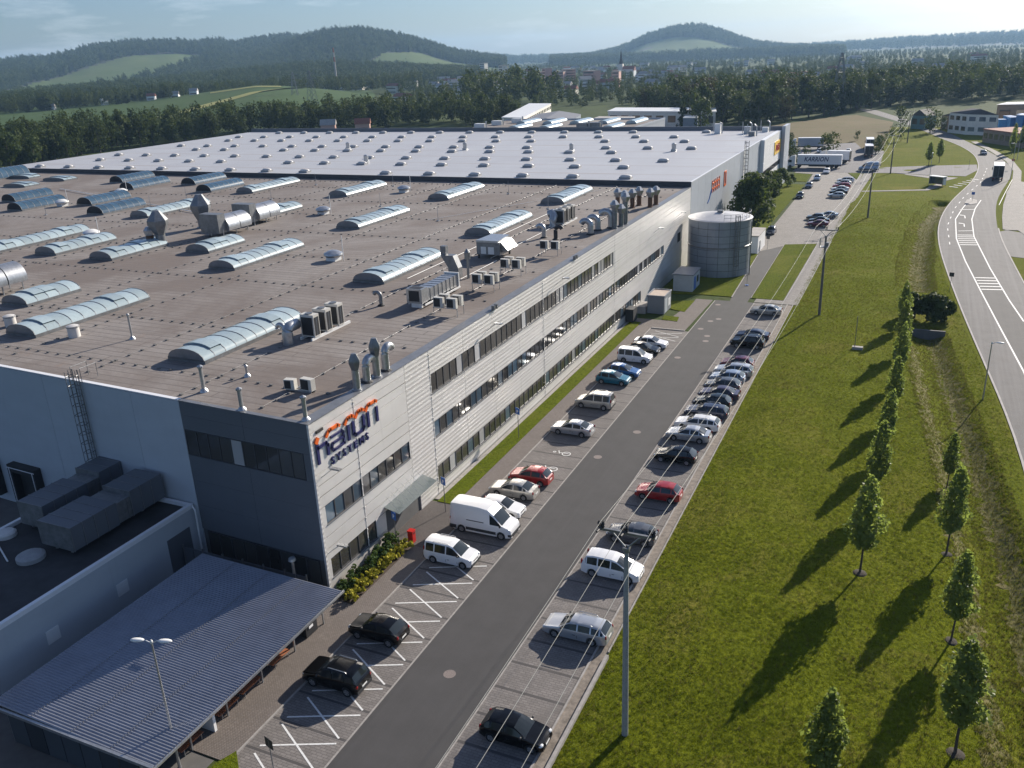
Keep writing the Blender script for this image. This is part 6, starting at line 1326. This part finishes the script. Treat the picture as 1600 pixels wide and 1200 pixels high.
def hall(P, h, label, wall, roof, win=None, ridge=0, cat='hall', name='hall_building'):
    cx, cy = P[0]; t = thing(name, label, cat, (cx, cy, gz(cx, cy)))
    Q = [(p[0]-cx, p[1]-cy) for p in P]; build('wall', MB().prism(Q, -1, h), wall, t)
    qx, qy = sum(q[0] for q in Q)/len(Q), sum(q[1] for q in Q)/len(Q); Q2 = [(qx+(q[0]-qx)*1.015, qy+(q[1]-qy)*1.015) for q in Q]
    if ridge and len(Q) == 4:
        a = ((Q2[0][0]+Q2[1][0])/2, (Q2[0][1]+Q2[1][1])/2); b = ((Q2[2][0]+Q2[3][0])/2, (Q2[2][1]+Q2[3][1])/2)
        if ridge < 0: a, b = [(p[0]+(qx-p[0])*.45, p[1]+(qy-p[1])*.45) for p in (a, b)]; ridge = -ridge
        v = [(x, y, h+.01) for x, y in Q2]+[(a[0], a[1], h+ridge), (b[0], b[1], h+ridge)]
        build('roof', MB().add(v, [(0, 1, 4), (1, 2, 5, 4), (2, 3, 5), (3, 0, 4, 5), (3, 2, 1, 0)]), roof, t)
    else: build('roof', MB().prism(Q2, h, h+.4), roof, t)
    if win:
        for i, j, rows_, cols, wm in win:
            p, q = Vector(Q[i]), Vector(Q[j]); d = q-p; L = d.length; d.normalize(); nrm = Vector((d.y, -d.x))
            if nrm.dot(Vector((qx, qy))-p) > 0: nrm = -nrm
            for r_ in range(rows_):
                for c_ in range(cols):
                    c0 = p+d*L*(c_+.5)/cols; z0 = h*(r_+.35)/rows_; ww = L/cols*.32; hh = h/rows_*.42
                    q4 = [c0-d*ww+nrm*.06, c0+d*ww+nrm*.06]
                    build('window', MB().prism([(q4[0].x, q4[0].y), (q4[1].x, q4[1].y), (q4[1].x-nrm.x*.2, q4[1].y-nrm.y*.2), (q4[0].x-nrm.x*.2, q4[0].y-nrm.y*.2)], z0, z0+hh), wm, t)
    return t
TILE = plain('red_tiles', (.25, .09, .06), .85, 0, .25, 2); DARKROOF = plain('dark_roof', (.06, .055, .055), .8); PINK = plain('pink_render', (.62, .38, .32), .8, 0, .1); CREAM = plain('cream_render', (.75, .71, .63), .8, 0, .08); BROWNW = plain('brown_wall', (.3, .22, .16), .8, 0, .12); GREYB = plain('grey_blue_wall', (.2, .24, .28), .7, 0, .1); BLUEM = plain('blue_sheet', (.02, .16, .42), .5, 0, .2, 1)
hall([(-190, 404), (-177, 400), (-206, 508), (-222, 512)], 8.2, 'long pale hall with light flat roof standing left behind the flat roofed hall', CREAM, WHITE_M, [(1, 2, 2, 16, GLASS), (0, 1, 1, 4, GLASS)])
hall([(-176, 398), (-150, 392), (-162, 440), (-188, 446)], 7, 'grey blue hall with low dark roof between the two pale halls', GREYB, plain('slate_roof', (.16, .16, .17), .6), [(0, 1, 1, 8, GLASS)], 1.6)
hall([(-148, 398), (-124, 394), (-132, 436), (-152, 440)], 5.5, 'low open sided hall with pale sloping roof in the rear yard', BROWNW, CONC, [(0, 1, 1, 5, BLACK_GAP)])
hall([(-150, 448), (-92, 436), (-98, 462), (-154, 474)], 7.5, 'long flat hall with white roof edge and red end behind the rear yard', CREAM, WHITE_M, [(0, 1, 1, 9, GLASS)])
hall([(-104, 421), (-97, 420), (-99, 432), (-106, 433)], 6, 'small grey block with white edge in front of the rear wood', GREYB, WHITE_M)
hall([(14.9, 404.4), (25.4, 399), (22, 412), (8.5, 413.7)], 7.8, 'two storey pale factory with dark hipped roof beside the far road bend', CREAM, DARKROOF, [(0, 1, 2, 3, GLASS_BL), (0, 3, 2, 3, GLASS)], -2.0, 'factory', 'factory_building')
hall([(27, 440), (100, 408), (106, 422), (32, 455)], 9, 'long hall with pale grey roof behind the far factory', BROWNW, plain('pale_sheet_roof', (.5, .5, .5), .5), [(0, 1, 1, 12, GLASS)], 1.5)
hall([(19.8, 376), (32.5, 354), (44, 361), (30, 383)], 4.4, 'low brown hall in front of the far factory on the right edge', BROWNW, TILE, [(0, 1, 1, 8, GLASS)])
hall([(6, 430), (18, 420), (24, 428), (12, 438)], 5.5, 'old brown brick house with columns left of the far factory', BROWNW, DARKROOF, [(0, 1, 1, 5, CREAM)], 2)
hall([(-6, 432), (0, 428), (4, 434), (-2, 438)], 5.5, 'small teal walled house with dark roof at the far road bend', plain('teal_wall', (.1, .2, .2), .7), DARKROOF, [(0, 1, 1, 2, GLASS)], 2.5, 'house', 'house')
for i, (x, y) in enumerate(((28, 407), (31, 406), (34, 404.5), (37, 403), (30, 411), (35, 409))): tag(build('blue_container', MB().box(-1.8, 1.8, -1.4, 1.4, 0, 5.6+i % 3*.9).box(-2.0, 2.0, -1.6, 1.6, 5.5+i % 3*.9, 5.7+i % 3*.9), BLUEM, None, (x, y, 0), i*.5), 'bright blue container in the stack beside the far factory', 'container', 'blue containers beside the far factory')
tr_ = random.Random(9)
def block(x, y, w, d, h, wall, roof, label, grp, name='apartment_block', cat='apartment block', z=None, rz=None, ridge=0):
    t = thing(name, label, cat, (x, y, gz(x, y) if z is None else z), tr_.uniform(-.6, .6) if rz is None else rz, grp)
    build('wall', MB().box(-w/2, w/2, -d/2, d/2, -2, h), wall, t)
    if ridge: build('roof', MB().add([(-w/2-.4, -d/2-.4, h), (w/2+.4, -d/2-.4, h), (w/2+.4, d/2+.4, h), (-w/2-.4, d/2+.4, h), (-w/2-.4, 0, h+ridge), (w/2+.4, 0, h+ridge)], [(0, 1, 5, 4), (2, 3, 4, 5), (0, 4, 3), (1, 2, 5), (3, 2, 1, 0)]), roof, t)
    else: build('roof', MB().box(-w/2-.3, w/2+.3, -d/2-.3, d/2+.3, h, h+.5), roof, t)
    fl = max(1, int(h/3)); 
    for r_ in range(fl): build('window_row', MB().box(-w/2+.8, w/2-.8, -d/2-.08, -d/2+.02, 1+r_*h/fl, 2.2+r_*h/fl), GLASS, t)
    return t
for i, (k, x, y, w, h) in enumerate((('tower', -837, 1638, 12, 20), ('tower', -673, 1369, 10, 27), ('tower', -498, 1070, 8, 25), ('pink', -496, 1185, 12, 14), ('pink', -430, 1050, 7, 20), ('pink', -408, 1038, 12, 16), ('pink', -402, 1051, 16, 18), ('pink', -344, 971, 18, 17), ('pink', -309, 951, 8, 16), ('pale', -730, 1356, 40, 12), ('pale', -947, 1653, 14, 15), ('pale', -556, 1103, 12, 9), ('pale', -605, 1251, 11, 12), ('pale', -1098, 1964, 24, 15), ('pale', -1101, 2105, 30, 16), ('pale', -461, 848, 18, 6))):
    lab = {'tower': ['tall pale tower block far left in the distant town', 'tall red and white tower block in the distant town', 'slim tall red and white tower block right in the distant town'][min(i, 2)]}.get(k) or {'pink': 'pinkish apartment block in the middle of the distant town', 'pale': 'pale apartment block among the trees of the distant town'}[k]
    block(x, y, w, 10, h, {'tower': CREAM, 'pink': PINK, 'pale': CREAM}[k], CONC, lab, {'tower': 'tower blocks of the distant town', 'pink': 'pinkish apartment blocks of the distant town', 'pale': 'pale apartment blocks of the distant town'}[k])
for i in range(110):
    a = R(tr_.uniform(-34, 4) if i % 2 else tr_.uniform(-29, -14)); d = tr_.uniform(800, 2000); x, y = d*math.sin(a), d*math.cos(a); red = i % 3 == 0
    block(x, y, tr_.uniform(9, 20), 9, tr_.uniform(6, 10), CREAM if i % 2 else WHITEP, TILE if red else CONC, 'small pale house with red roof among the trees of the distant town' if red else 'small pale house with grey roof among the trees of the distant town', 'red roofed houses of the distant town' if red else 'grey roofed houses of the distant town', 'house', 'house', None, None, 3)
for i, (x, y, w, d, h, l) in enumerate(((20, 755, 44, 26, 6, 'large pale industrial hall in the middle distance, nearest at the right'), (3, 795, 20, 18, 5, 'smaller pale industrial hall left of the large one at the right'), (62, 840, 34, 26, 6, 'pale industrial hall at the far right picture edge'), (85, 930, 50, 26, 6, 'farthest pale industrial hall at the right'), (-758, 1093, 60, 22, 8, 'low works building at the foot of the tall chimney'), (-342, 838, 18, 14, 6, 'white domed low building in front of the distant town'), (-324, 829, 13, 12, 6, 'white low building with red edge in front of the distant town'))): block(x, y, w, d, h, CREAM, WHITE_M, l, None, 'hall_building', 'hall', rz=.2)
for x, y, z, l in ((-287, 427, 0, 'pink walled gabled house with red roof in front of the wood behind the warehouse'), (-306, 421, 0, 'house with grey gable among the trees left of the pink one'), (-748, 723, 6, 'white house with red roof on the edge of the green field'), (-731, 740, 7, 'white house with grey roof on the edge of the green field'), (-716, 752, 9, 'low grey house on the edge of the green field'), (-812, 650, 1, 'tiny pale hut at the left end of the green field')):
    block(x, y, 8, 7, 4.2, PINK if 'pink' in l else WHITEP, TILE if 'red' in l else CONC, l, None, 'house', 'house', z=z, rz=.5, ridge=3)
t_ = thing('chapel', 'tiny white chapel with pointed tower at the green field edge', 'chapel', (-779, 689, 4)); build('wall', MB().box(-2, 2, -3, 3, -2, 4), WHITEP, t_); build('tower', MB().box(-1.2, 1.2, -4, -2, -2, 7), WHITEP, t_); build('roof', MB().prism([(-2.2, -3), (2.2, -3), (2.2, 3.2), (-2.2, 3.2)], 4, 4.6), DARKROOF, t_); build('spire', MB().lathe([(1.4, 7), (.05, 10)], 4, (0, -3, 0)), DARKROOF, t_)
t_ = thing('church', 'distant church with slender dark pointed spire', 'church', (-391, 1224, gz(-391, 1224))); build('nave', MB().box(3, 20, -6, 6, -2, 11), WHITEP, t_); build('roof', MB().add([(3, -6.5, 11), (20, -6.5, 11), (20, 6.5, 11), (3, 6.5, 11), (3, 0, 17), (20, 0, 17)], [(0,1,5,4),(2,3,4,5),(0,4,3),(1,2,5)]), TILE, t_); build('tower', MB().box(-3, 3, -3, 3, -2, 20), CREAM, t_); build('spire', MB().lathe([(3.2, 20), (2.2, 24), (.1, 38)], 8), DARKROOF, t_)
t_ = thing('chimney_stack', 'tall slender white chimney with red bands far behind the green field', 'chimney', (-799, 1131, gz(-799, 1131)))
hh = 58
for i in range(9): build('red_band' if i in (6, 8) else 'shaft', MB().lathe([(1.9-i*.1, hh*i/9), (1.9-(i+1)*.1, hh*(i+1)/9)], 14), TILE if i in (6, 8) else CONC, t_, smooth=40)

# ------------------------------------------------------------------ hills
def smoothn(x, y, s): return mnoise.noise(Vector((x*s, y*s, 3.3)))
def ridge(name, crest, Wf, Wb, mat, shape=1.3, rough=6, n=90, m_=22):
    c = np.array(crest, float); d = np.concatenate([[0], np.cumsum(np.hypot(*(c[1:, :2]-c[:-1, :2]).T))]); q = np.linspace(0, d[-1], n)
    C = np.stack([np.interp(q, d, c[:, k]) for k in range(3)], 1)
    def pos(u, t):
        """u along the crest 0..1, t from -1 front toe over 0 crest to 1 back toe"""
        i = u*(n-1); i0 = min(int(i), n-2); p = C[i0]+(C[i0+1]-C[i0])*(i-i0); r_ = math.hypot(p[0], p[1]); D = r_+(t*Wf if t < 0 else t*Wb)
        x, y = p[0]/r_*D, p[1]/r_*D; g0 = gz(x, y)-1.5; a = abs(t); f = (1-a)**shape*(1+a*(shape-1)) if a < 1 else 0
        nz = smoothn(x, y, .004)*rough*2+smoothn(x, y, .013)*rough
        return x, y, g0+(p[2]-g0)*f + nz*math.sin(math.pi*min(1, a*1.0))*.9*(1-a)
    ts = np.linspace(-1, 1, m_); mb = MB(); mb.v = [pos(u, t) for u in np.linspace(0, 1, n) for t in ts]
    mb.f = [(i*m_+j, (i+1)*m_+j, (i+1)*m_+j+1, i*m_+j+1) for i in range(n-1) for j in range(m_-1)]
    structure(name, mb, mat, smooth=60); return pos
FLOOR = plain('forest_floor', (.022, .032, .012), .95, 0, .3, .05)
CA = [(-3053,1907,60),(-2975,2027,61),(-2888,2150,63),(-2839,2213,72),(-2797,2266,68),(-2721,2357,96),(-2665,2421,108),(-2599,2491,112),(-2531,2561,113),(-2452,2635,104),(-2402,2682,110),(-2353,2725,96),(-2262,2800,112),(-2207,2844,116),(-2152,2886,105),(-1999,2994,78),(-1837,3096,36)]
CB = [(-2066,2176,18),(-1995,2241,32),(-1920,2305,48),(-1858,2355,68),(-1793,2405,98),(-1727,2453,113),(-1662,2498,114),(-1596,2541,98),(-1528,2582,82),(-1459,2622,55),(-1406,2650,33),(-1351,2678,21),(-1259,2723,5)]
CC = [(-1576,3893,-10),(-1415,3955,-6),(-1306,3992,12),(-1239,4013,35),(-1172,4033,67),(-1064,4063,95),(-957,4089,102),(-877,4107,82),(-795,4124,46),(-714,4139,18),(-555,4163,-5),(-348,4186,-18)]
CD = [(-3000,5200,6),(-2849,5281,8),(-2629,5394,4),(-2366,5514,-12),(-2021,5649,-18),(-1711,5751,-22),(-1324,5852,-22),(-942,5926,-15),(-571,5973,-10),(-214,5996,0),(127,5999,6),(449,5983,10),(753,5953,8),(1100,5900,8)]
CF = [(-900,540,1),(-861,601,1),(-828,645,2),(-771,712,5),(-726,759,10),(-675,804,16),(-654,821,14.5),(-610,855,7),(-569,882,-2),(-514,915,-12)]
def rayc(pts): return pts
CE = [(-1450,1050,-8),(-1330,1230,-2),(-1255,1325,8),(-1190,1385,14),(-1120,1440,19),(-1050,1490,20),(-980,1540,12),(-900,1590,3),(-800,1640,-6)]
pA = ridge('hill', CA, 1500, 1200, FLOOR); pB = ridge('hill', CB, 900, 900, FLOOR); pC = ridge('hill', CC, 1100, 1200, FLOOR, 1.5); pD = ridge('hill', CD, 1500, 900, FLOOR, 1.2, 8); pE = ridge('hill', CE, 420, 420, FLOOR)
pF = ridge('field_hill', CF, 420, 330, G_CROP, 1.0, .6)
def patch(name, pos, poly, mat, dz, nu=60, nt=24):
    us = np.linspace(min(p[0] for p in poly), max(p[0] for p in poly), nu); ts = np.linspace(min(p[1] for p in poly), max(p[1] for p in poly), nt); mb = MB(); idx = {}
    for i in range(nu-1):
        for j in range(nt-1):
            if inpoly((us[i]+us[i+1])/2, (ts[j]+ts[j+1])/2, poly):
                f = []
                for a, b in ((i, j), (i+1, j), (i+1, j+1), (i, j+1)):
                    if (a, b) not in idx: x, y, z = pos(us[a], ts[b]); idx[(a, b)] = len(mb.v); mb.v.append((x, y, z+dz))
                    f.append(idx[(a, b)])
                mb.f.append(tuple(f))
    return structure(name, mb, mat, smooth=60)
MA = [(.06, -1), (.16, -.84), (.3, -.52), (.42, -.3), (.56, -.26), (.56, -.5), (.48, -.75), (.36, -.95), (.3, -1)]
MBp = [(.5, -.9), (.6, -.45), (.72, -.3), (.88, -.35), (1, -.5), (1, -1), (.55, -1)]
MC = [(.15, -.5), (.28, -.2), (.45, -.26), (.62, -.36), (.82, -.22), (.9, -.6), (.6, -.85), (.3, -.85)]
patch('hill_meadow', pA, MA, G_HILL, 1.5); patch('hill_meadow', pB, MBp, G_HILL, 1.5); patch('hill_meadow', pC, MC, G_HILL, 1.5)
MD = [(.2, -.9), (.3, -.55), (.5, -.6), (.55, -.95)]
m_ = MB(); q = [pF(.44+.3*k/30, -.72+.72*k/30*.96) for k in range(31)]; w_ = 9
def hw(k): return 8-3*k/30
m_.v = [(x-hw(k)*.6, y-hw(k)*.9, z+.5) for k, (x, y, z) in enumerate(q)]+[(x+hw(k)*.6, y+hw(k)*.9, z+.9) for k, (x, y, z) in enumerate(q)]; m_.f = [(k, k+1, 32+k, 31+k) for k in range(30)]; structure('field_strip', m_, G_PALE, smooth=60)
q = [pF(.55+.14*k/12, -.1+.02*k/12) for k in range(13)]; m_ = MB(); m_.v = [(x, y, z+.4) for x, y, z in q]+[(x-9, y+10, z+1.2) for x, y, z in q]; m_.f = [(k, k+1, 14+k, 13+k) for k in range(12)]; structure('field_strip', m_, G_PALE, smooth=60)
m_ = MB(); m_.sheet([(-99, 380), (-106, 424), (-69, 448), (-42, 505), (-34, 512), (-14, 466), (-13.2, 345), (-21, 351), (-25, 373), (-48, 361), (-53, 318)], .02); structure('brown_field', m_, G_BROWN)
m_ = MB(); m_.sheet([(-223, 158), (-222.4, 272), (-190, 285), (-232, 400), (-300, 410), (-362, 345), (-352, 262), (-330, 170), (-280, 150)], .02); structure('meadow', m_, field_mat('side_meadow', (.1, .12, .03), (.14, .15, .045), (.15, .13, .05)))
def hill_trees(name, pos, n, excl, seed, smin, smax, t0=-.98, t1=.25, wt=((10, 5), (11, 4), (3, 1))):
    g = random.Random(seed); pts = []
    for _ in range(n):
        u, t = g.random(), g.uniform(t0, t1)
        if any(inpoly(u, t, e) for e in excl): continue
        pts.append(pos(u, t))
    stuff(name, pts, smin, smax, wt)
hill_trees('hill_forest', pA, 15000, [MA], 1, .7, 1.5); hill_trees('hill_forest', pB, 11000, [MBp], 2, .65, 1.45); hill_trees('hill_forest', pC, 13000, [MC], 3, .8, 1.6); hill_trees('hill_forest', pD, 7000, [], 4, 1.0, 1.9, -.9, .1); hill_trees('hill_forest', pE, 5000, [], 5, .7, 1.05, -.98, .3)
g = random.Random(77); pts = []
for _ in range(7600):
    a = R(g.uniform(-31.5, 9)); d = 640+2900*g.random()**1.1; x, y = d*math.sin(a), d*math.cos(a)
    if inpoly(x, y, BELT2) or inpoly(x, y, BELT): continue
    if smoothn(x, y, .006) < -.18: continue
    if any(abs(x-p[0]) < p[2] and abs(y-p[1]) < 30 for p in ((20, 755, 30), (3, 795, 18), (62, 840, 28), (85, 930, 34))): continue
    pts.append((x, y, gz(x, y)))
stuff('town_trees', pts, .28, .58)
pts = []
for _ in range(1500):
    a = R(g.uniform(-58, -30)); d = g.uniform(1075, 1600); x, y = d*math.sin(a), d*math.cos(a); pts.append((x, y, max(gz(x, y)-1, 0 if d > 1300 else 3)))
for _ in range(160): 
    u = g.uniform(.1, .5); x, y, z = pF(u, g.uniform(-.05, .12)); pts.append((x, y, z-1))
stuff('field_edge_trees', pts, .42, .8)
pts = [(-370+g.gauss(0, 40), 590+g.gauss(0, 34)) for _ in range(0)]
stuff('park_trees', [(x, y, gz(x, y)) for x, y in scatter([(-330, 600), (-270, 620), (-262, 680), (-300, 720), (-350, 700)], 16, 8)], 1.0, 1.35, ((4, 3), (1, 2), (2, 2)))

# ------------------------------------------------------------------ grass tufts on the near lawn
def tuft_mesh(name, seed, mat, h=.22, n=9):
    g = random.Random(seed); mb = MB()
    for k in range(n):
        a = g.uniform(0, 6.28); r_ = g.uniform(0, .12); x, y = r_*math.cos(a), r_*math.sin(a); b = g.uniform(0, 6.28); w = .016; hh_ = h*g.uniform(.5, 1.1); l = g.uniform(.04, .14)
        mb.add([(x-w*math.sin(b), y+w*math.cos(b), -.03), (x+w*math.sin(b), y-w*math.cos(b), -.03), (x+l*math.cos(b), y+l*math.sin(b), hh_)], [(0, 1, 2)])
    return mb.mesh(name, mat)
TG = [leaf_mat('tuft_green', (.12, .16, .009), (.18, .215, .012), .55, 1), leaf_mat('tuft_light', (.23, .26, .016), (.3, .31, .02), .6, 1), leaf_mat('tuft_dry', (.2, .16, .05), (.26, .2, .08), .4, 1)]
g = random.Random(4); TP = {0: [], 1: [], 2: []}
for _ in range(230000):
    y = 24+226*g.random()**1.75; x = g.uniform(LX0+.05, min(11.5, road_left_x(y)-.6))
    v = smoothn(x, y, .07)+.6*smoothn(x, y, .3)
    dd = min(segd((x, y), DITCH), segd((x, y), DITCH2)); edge = x < LX0+.7
    if not edge and dd > 3.2 and v+g.uniform(-1, 1) < -.35: continue
    if g.random() < (y-190)/60: continue
    if dd < 3.2: k = g.choices((0, 1, 2), (1.6, 1.6, 2.4))[0]
    else: k = g.choices((0, 1, 2), (3, 4, .35) if smoothn(x+50, y, .05) < .1 else (1.6, 4.5, .8))[0]
    TP[k].append((x, y, lawnz(x, y)))
for k, nm in enumerate(('green', 'light', 'dry')):
    src = link('grass_tuft', tuft_mesh('grass_tuft', k, TG[k], (.085, .08, .16)[k]), None, (-3.2-k, 52+k, lawnz(-3.2-k, 52+k)), 0, kind='stuff')
    gn_scatter('lawn_tufts', TP[k], src, .6, 1.5)

# ------------------------------------------------------------------ haze
HZ = NT('haze_air'); HZ.n.remove(HZ.b); pv = HZ.n.new('ShaderNodeVolumePrincipled'); pv.inputs['Color'].default_value = (.42, .68, 1, 1); pv.inputs['Density'].default_value = .000078; pv.inputs['Anisotropy'].default_value = .25
HZ.l.new(pv.outputs[0], HZ.out.inputs['Volume']); 
hz_ = MB().box(-8300, 8300, -8300, 8300, -42, 190); build('haze', hz_, HZ.m, None, kind='stuff')
